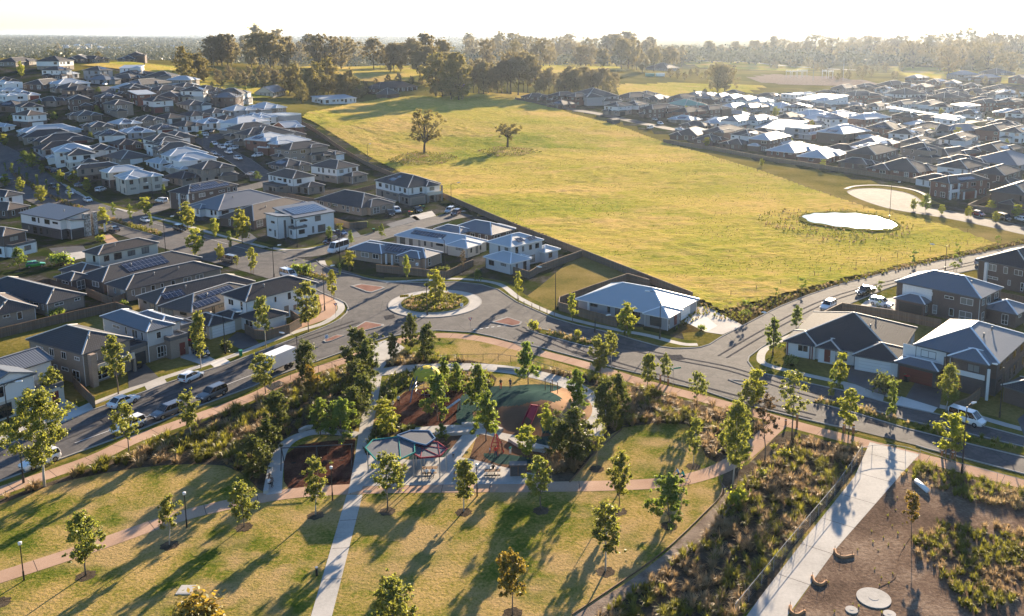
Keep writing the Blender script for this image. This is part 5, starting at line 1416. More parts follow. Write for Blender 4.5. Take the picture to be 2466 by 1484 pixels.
for s in range(2): pk('thin', 'gum_tree', 90+s, 8.0, 1.6, 3.4, 16, .55, 55, .22, 'leaf_brown' if s else 'leaf_gum', 'bark', 'egg', .075, 11, shell=.2)
pk('conegum', 'gum_sapling', 94, 5.0, .8, 2.4, 12, .42, 90, .16, 'leaf_orange', 'bark', 'egg', .04, 4)
for s in range(5): pk('old', 'old_gum_tree', 100+s, 20.0, 6.2, 3.6, 44, 2.0, 85, .55, 'leaf_old', 'bark_dark', 'egg' if s % 2 else 'umb', .32, 16, shell=.3)
for s in range(2): pk('oldwide', 'old_gum_tree', 110+s, 20.0, 8.4, 3.0, 50, 2.0, 105, .5, 'leaf_old', 'bark_dark', 'round', .42, 22, shell=.3)
for s in range(2): pk('oldlit', 'old_gum_tree', 115+s, 18.0, 6.0, 2.2, 40, 1.8, 105, .5, 'leaf_olive', 'bark_dark', 'egg', .3, 12, shell=.3)
pk('lone', 'lone_gum_tree', 120, 17.5, 8.4, 5.5, 46, 1.5, 110, .38, 'leaf_olive', 'bark_dark', 'round', .5, 34, shell=.25)
pk('lone2', 'lone_gum_tree', 121, 11.0, 4.8, 5.5, 20, 1.5, 110, .38, 'leaf_olive', 'bark_dark', 'round', .48, 14, shell=.25)
pk('young', 'young_tree', 125, 7.0, 2.0, 1.0, 12, 1.0, 60, .42, 'leaf_old', 'bark_dark', 'egg', .1, 3)
pk('jac', 'jacaranda_tree', 127, 8.0, 4.5, 2.0, 18, 1.4, 70, .5, 'leaf_lilac', 'bark_dark', 'round', .2, 8)
def bare():
    rs = np.random.RandomState(9); root = thing('bare_tree', None, 'tree'); t_ = MB()
    def rec(p, d, L, r, n):
        q = p+d*L; t_.tube([tuple(p), tuple((p+q)/2+rs.normal(size=3)*L*.05), tuple(q)], [r, r*.8, r*.62], 5, cap=False)
        if n:
            for _ in range(3 if n > 2 else 4):
                dd = d+rs.normal(size=3)*.48+np.array([0, 0, .12]); dd /= np.linalg.norm(dd); rec(q, dd, L*.72, r*.58, n-1)
    rec(np.array([0, 0, -.2]), np.array([0, 0, 1.]), 2.6, .22, 5); t_.build('trunk', 'bark', root); root['_H'] = 9.0; root['_w'] = 4; return root
PR['bare'] = [bare()]
# shrubs
def shrub_proto(name, seed, r, h, leaf, nb=10, nl=90, ls=.16):
    rs = np.random.RandomState(seed); root = thing(name, None, 'shrub')
    a = rs.rand(nb)*2*PI; q = r*.62*np.sqrt(rs.rand(nb)); cen = np.stack([q*np.cos(a), q*np.sin(a), h*(.3+.35*rs.rand(nb))], 1)
    V, var = leaves(cen, np.full(nb, r*.5), nl, ls, rs, flat=h/r*.75, shell=.4); V[:, 2] = np.maximum(V[:, 2], .02)
    link('foliage', np_mesh('foliage', V, np.arange(len(V)).reshape(-1, 4), leaf, False, var), root)
    t_ = MB()
    for j in range(5): t_.tube([(0, 0, -.05), tuple(cen[j])], [.04, .015], 4, cap=False)
    t_.build('stem', 'bark_dark', root); root['_H'] = h; root['_w'] = r; return root
PR['sh_g'] = [shrub_proto('shrub', 200, 1.1, 1.5, 'leaf_green'), shrub_proto('shrub', 201, 1.2, 1.4, 'leaf_green')]
PR['sh_d'] = [shrub_proto('shrub', 203, 1.2, 1.6, 'leaf_dark'), shrub_proto('shrub', 204, 1.1, 1.5, 'leaf_dark')]
PR['sh_l'] = [shrub_proto('shrub', 205, 1.1, 1.3, 'leaf_lime')]
PR['sh_o'] = [shrub_proto('shrub', 206, 1.6, 2.4, 'leaf_orange', 14, 120, .2)]
TR_N = {}
def plant(kind, x, y, yt, group, where, widen=1.0, rings=False):
    p = at(x, y); hh = max(hgt(p, yt), .6); prs = PR[kind]; TR_N[kind] = TR_N.get(kind, -1)+1
    pr = prs[TR_N[kind] % len(prs)]; s = hh/pr['_H']; rr = random.Random(int(x*31+y*17))
    wscale = s*(.82+.22*rr.random())*widen
    if kind in ('gum', 'thin', 'gumbig', 'street') and widen == 1.0: wscale = s*(.98+.28*rr.random())
    o = inst(pr, p, rr.random()*6.28, where, group, (wscale, wscale, s))
    o.rotation_euler.x = rr.uniform(-.05, .05); o.rotation_euler.y = rr.uniform(-.05, .05)
    return o
def plants(txt, group):
    """kind x,y,top [w] : where"""
    for ln in txt.strip().split('\n'):
        head, lab = ln.split(' : '); tk = head.split(); x, y, t = map(float, tk[1].split(','))
        plant(tk[0], x, y, t, group, lab.strip(), float(tk[2]) if len(tk) > 2 else 1.0)
plants("""gum 207,1385,1228 : pale trunked gum tree on the lawn between the two left park lamps
gum 408,1312,1197 .9 : gum tree beside the lamp where the pink path curves left
gum 588,1268,1158 : small round gum on the lawn at the pink path, left of the mulch play area
gum 760,1240,1107 : straggly gum on the lawn below the mulch swing area
gum 933,1230,1090 : two-tiered gum on the lawn in front of the teal shade canopy
gum 1117,1232,1103 : slim gum on the lawn in front of the picnic tables
gum 1303,1228,1096 : gum on the lawn below the bin enclosure
gum 1490,1230,1085 .85 : slim gum with open crown on the lawn right of the bin enclosure
green 1612,1265,1142 1.2 : flat-topped green tree on the lawn just below the cyclists
gum 1458,1375,1210 : tall gum on the lawn with a wide mulch ring, right of centre
orange 1235,1480,1325 : orange tipped gum on the lawn at the bottom centre
gum 945,1550,1388 1.1 : lime tipped gum at the bottom edge, right of the straight concrete path""", 'young gums on the park lawn')
plants("""thin 1437,1128,1010 .8 : thin olive gum by the planting edge left of the small lawn
gum 1670,1122,1006 .9 : dark topped gum on the small lawn above the cyclists
gumbig 1765,1166,965 .75 : tallest olive gum over the shrubs by the path fork
thin 1842,1112,950 1.1 : open crowned dark gum beside the pink path fork
thin 1907,1060,893 : sparse brown gum near the timber bollards
gum 1678,986,893 .95 : round gum in the tan grasses beside the pink footpath
gum 1560,942,848 : gum by the footpath left of the green street sign
gum 1600,924,853 .9 : round gum between two timber bollards by the street sign
gum 1796,1014,920 .8 : leaning thin gum behind the footpath near the median tip
lime 1814,981,886 .9 : bright green tree by the near tip of the median
box 1447,917,806 : clipped boxy tree at the end of the planted median
gum 1473,888,799 .9 : tree tucked behind the clipped boxy tree
dark 1458,1030,910 .8 : dark pointed evergreen right of the play mound
dark 1487,1018,902 .7 : second dark evergreen right of the play mound
dark 1378,1112,985 1.35 : broad dark evergreen below the play mound
dark 1345,1095,1010 : low dark evergreen beside the concrete seat wall
green 1390,992,890 1.0 : fresh green tree at the right side of the play mound
green 1272,925,822 1.0 : fresh green tree above the play mound by the ring path
lime 1314,1045,974 .9 : small lime tree in front of the red slide
lime 1268,1103,1024 1.1 : small round lime tree beside the curved seat wall
green 1054,1014,898 .95 : green tree standing in the playground mulch
green 1150,985,880 1.25 : large leafy tree between the mulch and the play mound
green 1171,1062,943 1.15 : bright leafy tree in front of the play mound
green 1067,1065,1020 1.1 : dark little tree beside the blue canopy
green 1099,947,876 1.2 : small tree behind the mulch near the climbing dome
green 1070,925,860 : slim tree behind the yellow climbing dome
lime 935,1052,985 1.4 : lime shrub tree at the corner of the straight path and mulch
lime 922,1012,962 1.4 : rounded lime shrub tree next to the walking person
dark 1026,870,780 .9 : dark tree at the corner of the oval lawn
dark 989,842,756 .8 : tall dark tree by the roundabout footpath
dark 948,866,804 .8 : small dark tree by the fenced gate
dark 868,905,789 1.0 : tallest evergreen of the row along the straight path
dark 884,925,822 .9 : evergreen in the row just behind the tallest one
dark 860,965,868 1.1 : broad evergreen halfway down the row along the straight path
dark 872,1000,900 1.0 : evergreen leaning over the straight concrete path
dark 848,1030,935 1.1 : evergreen in the row beside the walking person
green 826,1065,958 1.2 : leafy dark tree above the curved concrete path
green 771,1048,962 1.1 : dark leafy tree left of the curved concrete path top
dark 669,1048,942 .9 : dark tree in the shrubs behind the parked grey cars
dark 612,1152,1050 1.1 : broad dark tree at the corner of the big lawn
dark 648,1100,1010 1.0 : dark tree beside the bench path
dark 735,915,820 1.1 : broad green tree between the truck and the evergreen row
gum 640,948,850 1.0 : dense tree hiding the front of the white truck
orange 748,985,880 .8 : slim coppery tree in the shrubs below the truck
gum 461,1058,942 .95 : dense gum by the footpath above the shrub bed
gum 312,1101,970 1.1 : gum in front of the white car parked on the park side
gumbig 107,1172,936 .92 : largest pale trunked gum at the far left of the park
sh_o 478,1512,1432 1.2 : orange and green bush cut by the bottom edge""", 'trees in the park planting beds')
plants("""gum 484,888,748 .75 : tall narrow gum in front of the grey clad house portico
gum 285,949,804 .95 : tall gum in front of the brick house balcony
gum 127,974,884 1.0 : gum by the concrete driveway behind the largest park gum
gum 641,837,712 .8 : tall dark gum beside the curved paling fence
gum 743,799,677 .9 : gum by the stone pillar of the white corner house
street 803,722,651 .95 : staked lime tree at the roundabout footpath tip
street 844,653,602 1.0 : yellow-green street tree beside the white minibus
street 980,676,615 .8 : staked street tree outside the tan brick house fence
street 1247,722,653 .75 : staked street tree beside the vacant fenced lot
lime 1050,728,650 1.0 : round lime tree growing in the roundabout garden
thin 1115,666,604 .8 : thin street tree by the paling fence corner
green 1152,679,648 1.2 : small dark tree in front of the silver roofed pair of verandas
green 920,574,538 .8 : small street tree across from the tan brick house
green 793,586,546 1.0 : small tree at the side of the white cubic house
green 846,592,555 .8 : small tree by the rear of the white minibus
lime 820,566,541 .7 : tiny street tree beside the yellow sign
street 607,660,597 .9 : staked lime street tree near the bronze people mover
lime 530,630,588 .9 : small lime street tree behind the bronze people mover
thin 571,652,615 .9 : small grey leaved tree by the brown tiled roofs
lime 470,617,548 1.15 : big lime tree at the boulevard crossing
lime 584,586,506 .8 : tall lime and dark tree in front of the low dark roofed garage
lime 519,573,524 .8 : staked lime tree beside the boulevard bushes
lime 452,553,488 1.1 : large lime tree in front of the solar roofed brick house
lime 351,517,474 1.3 : round lime tree at the boulevard side street corner
lime 250,553,500 1.1 : lime tree by the stone columned modern house
green 47,645,594 1.3 : bright green tree behind the green hatchback
green 396,471,444 1.0 : dark green tree beside the cream corner house
lime 99,489,446 1.2 : lime boulevard tree nearest the modern stone columned house
lime 49,467,428 1.1 : lime boulevard tree, second from the left edge
lime 13,451,418 1.0 : lime boulevard tree at the left edge
lime 145,443,410 1.1 : first lime tree on the far boulevard footpath from the left
lime 179,448,410 1.2 : second lime tree on the far boulevard footpath
lime 211,463,429 1.1 : third lime tree on the far boulevard footpath
green 60,397,364 1.3 : dark green tree by the upper boulevard bend
green 79,407,369 1.3 : rounder green tree by the upper boulevard bend
lime 10,351,322 1.4 : yellow-green tree at the left edge above the boulevard
green 102,420,395 1.3 : low dark tree above the boulevard parking
green 538,433,417 1.2 : small tree by the red brick side street
green 620,435,411 1.2 : light tree at the end of the sloping car-lined street
lime 1510,812,730 1.1 : leafy street tree in front of the pale silver roofed house
street 1379,776,706 .8 : staked street tree by the low grey house fence
lime 2020,932,848 .8 : silvery green street tree in front of the white double garage
gumbig 2278,993,880 .8 : big dull green street tree in front of the white balcony band
street 2044,1044,938 1.0 : staked bright tree between two timber bollards on the right street
street 2288,1112,994 1.0 : staked tree beside the tall lamp on the right street
green 1861,850,768 1.0 : dark round street tree at the eastern corner
green 1916,796,737 1.0 : round street tree above the eastern corner
conegum 2195,1297,1186 1.0 : lone conical sapling on the bare soil plot""", 'street trees')
plants("""col 14,415,392 : columnar tree on the boulevard median, first from the left edge
col 29,422,393 : columnar tree on the boulevard median, second from the left
col 47,428,403 : columnar tree on the boulevard median, third from the left
col 67,443,416 : columnar tree on the boulevard median, fourth from the left
col 90,451,421 : columnar tree on the boulevard median, fifth from the left
col 113,463,433 : columnar tree on the boulevard median, sixth from the left
col 141,475,443 : columnar tree on the boulevard median, seventh from the left
col 169,486,449 : columnar tree on the boulevard median, just before the crossing
col 274,525,488 : columnar tree just past the boulevard crossing
col 316,536,492 : columnar tree left of the white sedan on the boulevard
col 365,550,510 : columnar tree right of the white sedan on the boulevard
col 488,581,549 : columnar tree half hidden by the big lime tree
col 555,602,557 : dark columnar tree on the boulevard near the low garage house
col 818,668,635 : leaning columnar tree beside the yellow-green street tree
col 1504,811,770 : columnar tree behind the clipped boxy tree
col 2002,968,889 : columnar tree at the near end of the right street median
col 2144,1012,916 : columnar tree in the middle of the right street median""", 'columnar trees on the medians')
plants("""sap 1799,771,722 1.1 : sapling on the verge nearest the long pale driveway
sap 1869,716,692 1.2 : sapling on the verge, second from the long pale driveway
sap 1934,702,668 1.1 : sapling on the field verge beside the street curve
sap 2117,709,676 : sapling beside the black ute
sap 2200,640,604 : slim sapling against the paddock fence
sap 2300,655,612 1.1 : sapling by the driveway of the dark brick house
sap 2306,615,586 : small sapling behind the field street lamp
sap 2403,592,566 1.1 : sapling near the paddock corner post
sap 2115,746,725 1.2 : little sapling beside the white car in the driveway
lime 2200,507,479 1.1 : pale street tree at the turning circle
green 2228,507,466 1.2 : dull tree beside the red brick portal house
lime 2267,517,492 1.2 : street tree between the turning circle and the red car
lime 2331,525,497 1.1 : street tree just left of the red car
lime 2385,512,482 1.4 : largest street tree beside the red car
lime 2398,537,510 1.2 : low street tree in front of the dark van
lime 2449,527,492 1.3 : street tree at the right edge beside the grey fence""", 'trees along the field streets')
plants("""sh_d 2130,945,898 1.0 : dark clipped bush beside the dark driveways
sh_g 1905,880,855 1.0 : green bush at the corner house garden
sh_d 1265,800,775 .1 : placeholder
sh_l 1285,795,772 1.0 : lime shrub at the tip of the planted median
sh_l 1393,812,793 .7 : small lime shrub midway along the planted median
sh_g 729,662,630 1.0 : bushy lime shrub at the median tip near the white van
sh_g 147,638,606 1.2 : round green shrub above the long tiled roofs
sh_l 241,581,566 1.4 : lime garden shrub at the foot of the stone columns
sh_g 330,662,650 1.0 : small shrub by the low brown annex
sh_g 297,738,722 1.0 : shrub inside the fenced yard of the long low house
sh_g 135,762,742 1.2 : light green shrub over the paling fence
sh_d 545,845,818 1.0 : grey-green shrub by the white roller door
sh_g 1690,795,782 1.3 : reddish and lime garden shrub by the pale driveway
sh_l 1862,1082,1068 .8 : lime grass clump left of the small gravel patch
sh_l 1770,1215,1168 .8 : bright lime clump at the path end of the gravel
sh_l 1832,1148,1130 1.3 : bright lime clump beside the concrete path bed
sh_l 1885,1102,1080 1.0 : bright clump in the bed above the fence end
sh_g 1100,940,918 1.0 : shrub behind the mulch beside the small tree
sh_d 1070,665,640 .9 : dark shrub in the rear yard of the tan brick house
sh_g 1003,560,548 1.0 : shrub below the balcony of the large white and taupe house
sh_d 815,505,480 1.2 : dark hedge bush by the tan brick house
sh_d 2350,430,412 1.5 : dark shrub behind the turning circle house
sh_l 2010,910,880 .6 : placeholder""".replace('\nsh_d 1265,800,775 .1 : placeholder', '').replace('\nsh_l 2010,910,880 .6 : placeholder', ''), 'garden shrubs')
plant('lone', 1022, 371, 264, 'lone paddock trees', 'large spreading gum standing alone in the paddock'); plant('lone2', 1222, 357, 296, 'lone paddock trees', 'smaller dark gum with thick trunk alone in the paddock')
plant('bare', 520, 262, 190, 'bare trees', 'leafless grey tree on the slope beside the dam'); plant('bare', 568, 272, 208, 'bare trees', 'darker leafless tree right of the other bare tree'); 
plant('jac', 455, 160, 140, 'jacarandas', 'lilac flowering jacaranda on the ridge'); plant('jac', 1110, 222, 200, 'jacarandas', 'lilac flowering jacaranda beside the long farmhouse')
plant('young', 143, 140, 102, 'slim ridge trees', 'tall slim tree behind the ridge houses', .5); plant('lime', 52, 187, 148, 'slim ridge trees', 'leaning yellow-green tree below the ridge houses', .8)
# clusters of far trees:  kind x0,x1 base0,base1 height n group
CL = """oldlit 434,498 184,206 82 5 olive gums on the grassy ridge
young 520,715 188,214 36 16 small trees in a row up the grassy slope
old 506,600 146,160 66 8 dark gums on the left of the skyline
old 600,702 146,172 82 9 tall gums on the skyline left of centre
oldlit 690,800 222,250 78 8 sunlit gums around the white cottage
oldlit 800,862 226,246 66 5 sunlit gums behind the verandah shed
young 852,885 228,240 28 4 bushes right of the verandah shed
old 705,765 148,160 60 5 gums beyond the dam on the left
oldwide 760,860 146,168 78 6 spreading gums beyond the dam
old 893,1012 158,176 62 9 gums behind the long farmhouse
young 898,1060 200,205 22 6 small conifers along the farmhouse garden
old 1006,1080 168,205 84 7 tall gums right of the long farmhouse
oldlit 1040,1126 232,242 96 5 tallest gums at the top of the paddock
old 1080,1135 138,150 62 5 high gums on the central skyline
oldwide 1130,1262 142,166 70 10 spreading gums on the central skyline
old 1132,1275 220,231 86 12 gums in the central paddock wood
oldwide 1262,1430 142,162 60 13 spreading gums right of centre on the skyline
old 1282,1482 222,238 60 17 gums behind the houses at the top of the paddock
old 1448,1560 150,178 66 11 gums around the red shed
old 1560,1650 148,176 50 8 gums beyond the green garden
young 1600,1760 182,196 24 9 dark bushes around the farm sheds
old 1655,1800 132,146 36 8 gums along the pale road
oldwide 1716,1752 216,226 76 2 big gums in the low meadow
young 1660,1700 236,246 20 4 saplings in the low meadow
old 1790,1905 124,142 42 10 gums beyond the pale road
oldwide 1880,2110 122,150 56 18 gums on the right skyline
young 1850,2010 152,166 22 16 young trees in the nursery rows behind the substation
young 1960,2180 166,196 22 18 young trees in the sloping rows right of the substation
oldwide 2120,2240 140,176 62 8 hazy gums under the sun glow
oldwide 2240,2466 130,185 70 17 hazy gums at the upper right
old 2140,2470 104,122 30 18 distant gums along the upper right skyline
young 2150,2466 206,250 20 12 street trees in the far right streets
lime 1640,2440 250,420 22 22 street trees between the eastern houses
green 20,560 250,400 18 26 garden trees between the hillside houses
green 180,640 172,250 14 12 hedge trees at the hillside edge
old 230,500 128,146 22 10 trees between the ridge houses
old 10,230 122,134 26 8 trees behind the left ridge"""
def cluster_all():
    rr = random.Random(77)
    for ln in CL.split('\n'):
        tk = ln.split(); kind = tk[0]; x0, x1 = map(float, tk[1].split(',')); y0, y1 = map(float, tk[2].split(',')); hp = float(tk[3]); n = int(tk[4]); g = ' '.join(tk[5:])
        L_ = []
        for i in range(n):
            x = x0+(x1-x0)*(i+.2+.6*rr.random())/n; y = y0+(y1-y0)*rr.random()
            p = at(x, y)
            if p.y > 1500: continue
            L_.append((x, y, p))
        for i, (x, y, p) in enumerate(L_):
            hh = hgt(p, y-hp*(.72+.5*rr.random())); prs = PR[kind]; pr = prs[rr.randrange(len(prs))]; s = hh/pr['_H']; sw = s*(.85+.35*rr.random())
            if hp <= 24: sw *= 1.2
            m_ = len(L_); w_ = 'leftmost' if i == 0 else 'rightmost' if i == m_-1 else nth(i+1)+' from left'
            inst(pr, p, rr.random()*6.28, '%s of the %s' % (w_, g), g, (sw, sw, s))
cluster_all()
# ------------------------------------------------------------------ ground cover
def in_poly(W, X, Y):
    c = np.zeros(X.shape, bool)
    for i in range(len(W)):
        xa, ya = W[i]; xb, yb = W[i-1]; c ^= ((ya > Y) != (yb > Y)) & (X < (xb-xa)*(Y-ya)/((yb-ya) or 1e-9)+xa)
    return c
AVOID = []
for s_, w_ in ((PINK_A, 3.0), ('660,1190 668,1110 690,1068 740,1044 800,1040 862,1048', 2.2), ('900,900 980,888 1080,884 1180,886 1280,900 1370,926 1420,960 1435,1000 1425,1050', 3.6),
               ('400,1255 520,1222 690,1190 860,1178 1100,1174 1300,1173 1560,1166 1680,1148 1770,1110 1840,1052 1885,1012', 3.0)):
    AVOID.append((np.array(resample(wpts(s_, 5), .7)), w_/2+.3))
def scatter(poly, dens, rs, avoid=True):
    W = wpts(poly) if isinstance(poly, str) else poly; A = np.array(W); lo_, hi_ = A.min(0), A.max(0)
    n = int(dens*(hi_[0]-lo_[0])*(hi_[1]-lo_[1])); X = lo_[0]+rs.rand(n)*(hi_[0]-lo_[0]); Y = lo_[1]+rs.rand(n)*(hi_[1]-lo_[1])
    k = in_poly(W, X, Y)
    if avoid:
        for C_, r in AVOID:
            d = np.full(n, 1e9); d[k] = np.sqrt(((X[k, None]-C_[None, :, 0])**2+(Y[k, None]-C_[None, :, 1])**2).min(1)); k &= d > r
    return X[k], Y[k]
def tufts(name, label, pts, mats, rs, size=(.5, 1.0), blades=16, wid=.07, cat='grasses', z=0.0, clump=None, split=.5, flop=.55):
    X, Y = pts; n = len(X)
    if n == 0: return
    s = size[0]+(size[1]-size[0])*rs.rand(n)**1.3
    noise = np.sin(X*.55+1.7*np.sin(Y*.4))+np.cos(Y*.5+X*.2)+rs.normal(size=n)*.7
    matid = (noise > split*2-1).astype(int) if len(mats) > 1 else np.zeros(n, int)
    N = n*blades; I = np.repeat(np.arange(n), blades); a = rs.rand(N)*2*PI; L = s[I]*(.6+.6*rs.rand(N)); fl = (.15+flop*rs.rand(N))
    bx = X[I]+np.cos(a)*s[I]*.12; by = Y[I]+np.sin(a)*s[I]*.12; bz = (EA(X, Y) if Y.max() > 285 else np.zeros(n))[I]+z
    dx, dy = np.cos(a), np.sin(a); px, py = -dy, dx; w = wid*(.7+.6*rs.rand(N))*np.maximum(1, s[I])
    mx, my, mz = bx+dx*L*fl*.45, by+dy*L*fl*.45, bz+L*.62; tx, ty, tz = bx+dx*L*fl*1.15, by+dy*L*fl*1.15, bz+L*(1-fl*.45)
    V = np.stack([np.stack([bx-px*w/2, by-py*w/2, bz], 1), np.stack([bx+px*w/2, by+py*w/2, bz], 1), np.stack([mx+px*w/2, my+py*w/2, mz], 1), np.stack([mx-px*w/2, my-py*w/2, mz], 1), np.stack([tx, ty, tz], 1)], 1)
    base = np.arange(N)[:, None]*5
    F = np.concatenate([base+np.array([[0, 1, 2, 3]]), base+np.array([[3, 2, 4, 4]])], 0)
    me = bpy.data.meshes.new(name)
    Q = base+np.array([[0, 1, 2, 3]]); Tt = base+np.array([[3, 2, 4]])
    me.vertices.add(N*5); me.vertices.foreach_set('co', V.astype(np.float32).ravel())
    li = np.concatenate([Q.ravel(), Tt.ravel()]).astype(np.int32); me.loops.add(len(li)); me.loops.foreach_set('vertex_index', li)
    me.polygons.add(2*N); ls_ = np.concatenate([np.arange(N)*4, 4*N+np.arange(N)*3]).astype(np.int32); me.polygons.foreach_set('loop_start', ls_)
    me.polygons.foreach_set('loop_total', np.concatenate([np.full(N, 4), np.full(N, 3)]).astype(np.int32))
    me.polygons.foreach_set('material_index', np.concatenate([matid[I], matid[I]]).astype(np.int32))
    for m_ in mats: me.materials.append(MATS[m_])
    v_ = np.repeat(rs.rand(n), blades)*.6+rs.rand(N)*.4; at_ = me.attributes.new('var', 'FLOAT', 'FACE'); at_.data.foreach_set('value', np.concatenate([v_, v_]).astype(np.float32))
    me.update(calc_edges=True); o = link(name, me); return tag(o, label, cat, kind='stuff')
rs = np.random.RandomState(3)
BED1 = '0,1202 258,1116 480,1024 700,929 860,880 893,862 890,895 866,960 848,1040 740,1036 676,1056 650,1110 636,1180 600,1150 540,1118 400,1118 250,1138 120,1168 0,1212'
BED2 = '925,882 960,850 1035,856 1110,868 1230,888 1330,892 1440,908 1450,928 1400,922 1290,892 1180,878 1050,878'
BED3 = '1450,905 1560,942 1700,976 1850,1016 1838,1058 1790,1083 1745,1110 1700,1096 1658,1020 1500,1028 1440,1075 1375,1150 1300,1135 1340,1050 1405,1015 1445,960'
BED4 = '1425,1500 1500,1440 1610,1368 1700,1290 1748,1215 1770,1190 1830,1120 1920,1050 1990,1062 2072,1078 2066,1115 1895,1325 1775,1500'
tufts('tussock_bed', 'mixed green and tan tussocks filling the long bed beside the park street', scatter(BED1, .75, rs), ['tussock_green', 'tussock_tan'], rs, (.8, 1.6), 60, .055, split=.8, flop=.75)
tufts('tussock_bed', 'tan and green tussocks along the fence of the oval lawn', scatter(BED2, 1.1, rs), ['tussock_tan', 'tussock_green'], rs, (.7, 1.3), 50, .05, split=.62, flop=.7)
tufts('tussock_bed', 'tan feathery grasses in the bed right of the playground', scatter(BED3, .9, rs), ['tussock_tan', 'tussock_green'], rs, (.8, 1.6), 60, .055, split=.62, flop=.7)
tufts('tussock_bed', 'dense golden green undergrowth beside the long chain-link fence', scatter(BED4, 1.5, rs), ['tussock_green', 'tussock_tan'], rs, (.6, 1.3), 44, .05, split=.5, flop=.65)
tufts('tussock_bed', 'dark green tussocks left of the playground mulch', scatter('922,932 940,908 1000,898 1048,903 1012,926 968,939 944,966 936,1000 925,1010 914,998', 2.6, rs), ['leaf_dark', 'tussock_green'], rs, (.6, 1.3), 22, .12, split=.7)
tufts('tussock_bed', 'low shrubs between the straight path and the teal canopy', scatter('900,1034 930,1014 950,1002 975,1030 1000,1036 975,1044 930,1050 905,1088 880,1094', 2.4, rs), ['leaf_dark', 'tussock_green'], rs, (.6, 1.3), 22, .12, split=.7)
tufts('tussock_bed', 'mixed tussocks behind the playground mulch under the ring path', scatter('1062,900 1178,898 1188,928 1130,936 1052,928', 2.2, rs), ['tussock_green', 'tussock_tan'], rs, (.5, 1.1), 20, .1, split=.6)
WEED = '2212,1100 2330,1142 2480,1180 2600,1210 2600,1270 2466,1240 2400,1220 2330,1210 2230,1170 2170,1150'
WEED2 = '2200,1290 2260,1262 2330,1272 2380,1262 2466,1275 2700,1300 2700,1480 2466,1450 2330,1484 2290,1430 2240,1370 2195,1330'
tufts('weed_patch', 'dry weeds between the pink path and the bare soil plot', scatter(WEED, 2.2, rs), ['tussock_tan', 'tussock_green'], rs, (.5, 1.1), 36, .05, split=.2)
tufts('weed_patch', 'lime and straw coloured weeds on the bare plot at the lower right', scatter(WEED2, 3.0, rs), ['tussock_green', 'tussock_tan'], rs, (.4, 1.0), 40, .05, split=.6)
tufts('weed_patch', 'tiny seedlings dotted in rows over the bare soil', scatter('1960,1440 2040,1340 2150,1180 2200,1190 2190,1290 2160,1400 2120,1484 1950,1484', .16, rs), ['tussock_green'], rs, (.15, .35), 8, .05)
for s_, lab in (('25,405 70,437 130,474 200,500 192,506 120,481 60,445 18,412', 'russet grasses on the upper boulevard median'), ('262,523 330,544 392,562 388,570 325,553 258,530', 'tan grasses on the lower boulevard median'),
                ('700,645 783,668 790,678 700,655', 'tan grasses on the median before the roundabout'), ('1290,792 1400,815 1430,828 1410,832 1300,803', 'pink tan grasses on the planted median'),
                ('1985,965 2060,975 2120,1000 2200,1020 2260,1038 2310,1046 2470,1080 2600,1120 2600,1132 2466,1098 2300,1060 2180,1030 2060,992 1960,970', 'grasses on the long right street median')):
    w_ = wpts(s_); slab('median', w_ and s_, 'verge', 0, .14) if at(*P2(s_)[0]).y < 285 else None
    tufts('median_grass', lab, scatter(s_, 1.6, rs, False), ['tussock_tan', 'tussock_green'], rs, (.5, 1.0), 16, .10, z=.12, split=.55)
kerb('kerb', '1958,968 1975,961 2060,975 2180,1012 2310,1040 2470,1078 2600,1112', 0); kerb('kerb', '1958,968 2060,996 2180,1032 2300,1062 2466,1102 2600,1138', 0)
kerb('kerb', '1268,794 1290,790 1400,812 1440,826', 0); kerb('kerb', '1268,794 1300,805 1410,835 1440,840', 0)
kerb('kerb', '1754,915 1790,918 1850,935', 0); kerb('kerb', '1754,915 1780,925 1850,945', 0)
kerb('kerb', '258,522 325,541 395,562'); kerb('kerb', '256,530 320,552 388,572'); kerb('kerb', '12,402 70,436 135,474 205,500'); kerb('kerb', '8,412 60,446 125,484 192,508')
kerb('kerb', '690,640 700,640 790,668'); kerb('kerb', '690,640 700,656 785,684')
X_, Y_ = scatter(ring_w(6.3, 24), 2.2, rs, False); tufts('roundabout_planting', 'low hedge grasses circling the roundabout garden', (X_, Y_), ['tussock_green', 'tussock_tan'], rs, (.4, .8), 18, .10, z=.3, split=.85)
X_, Y_ = scatter(wpts(FIELD), .5, rs, False)
k_ = (Y_ < 420); tufts('field_tufts', 'long paddock grass tussocks', (X_[k_], Y_[k_]), ['tussock_tan', 'tussock_green'], rs, (.2, .4), 8, .06, z=.08, split=.3, cat='grass')
for s_, lab in (('1820,520 1870,505 1960,512 2010,508 2080,508 2150,525 2200,545 2190,570 2120,580 2030,590 1960,580 1880,560 1830,540', 'rank grass around the paddock pond'), ('1620,800 1690,735 1880,714 2021,678 2177,640 2400,592 2466,578 2466,588 2177,648 1950,706 1880,730 1790,780 1700,760', 'dark weeds along the paddock verge'),
                ('930,390 970,372 1010,366 1080,372 1110,382 1060,398 980,402', 'bright weeds under the large paddock gum'), ('1150,365 1200,355 1260,357 1310,368 1260,376 1180,380', 'bright weeds under the smaller paddock gum')):
    X_, Y_ = scatter(s_, .9 if 'pond' not in lab else .35, rs, False)
    if 'pond' in lab:
        W_ = wpts('1931,527 1950,519 2010,514 2060,515 2110,523 2145,535 2166,548 2150,558 2110,561 2060,558 1995,550 1940,540', 4, True); k_ = ~in_poly(W_, X_, Y_); X_, Y_ = X_[k_], Y_[k_]
    tufts('weeds', lab, (X_, Y_), ['tussock_green', 'tussock_tan'], rs, (.4, .8), 26, .06, z=.35 if 'paddock verge' not in lab else 0, split=.9 if 'bright' in lab else .6, cat='grass')
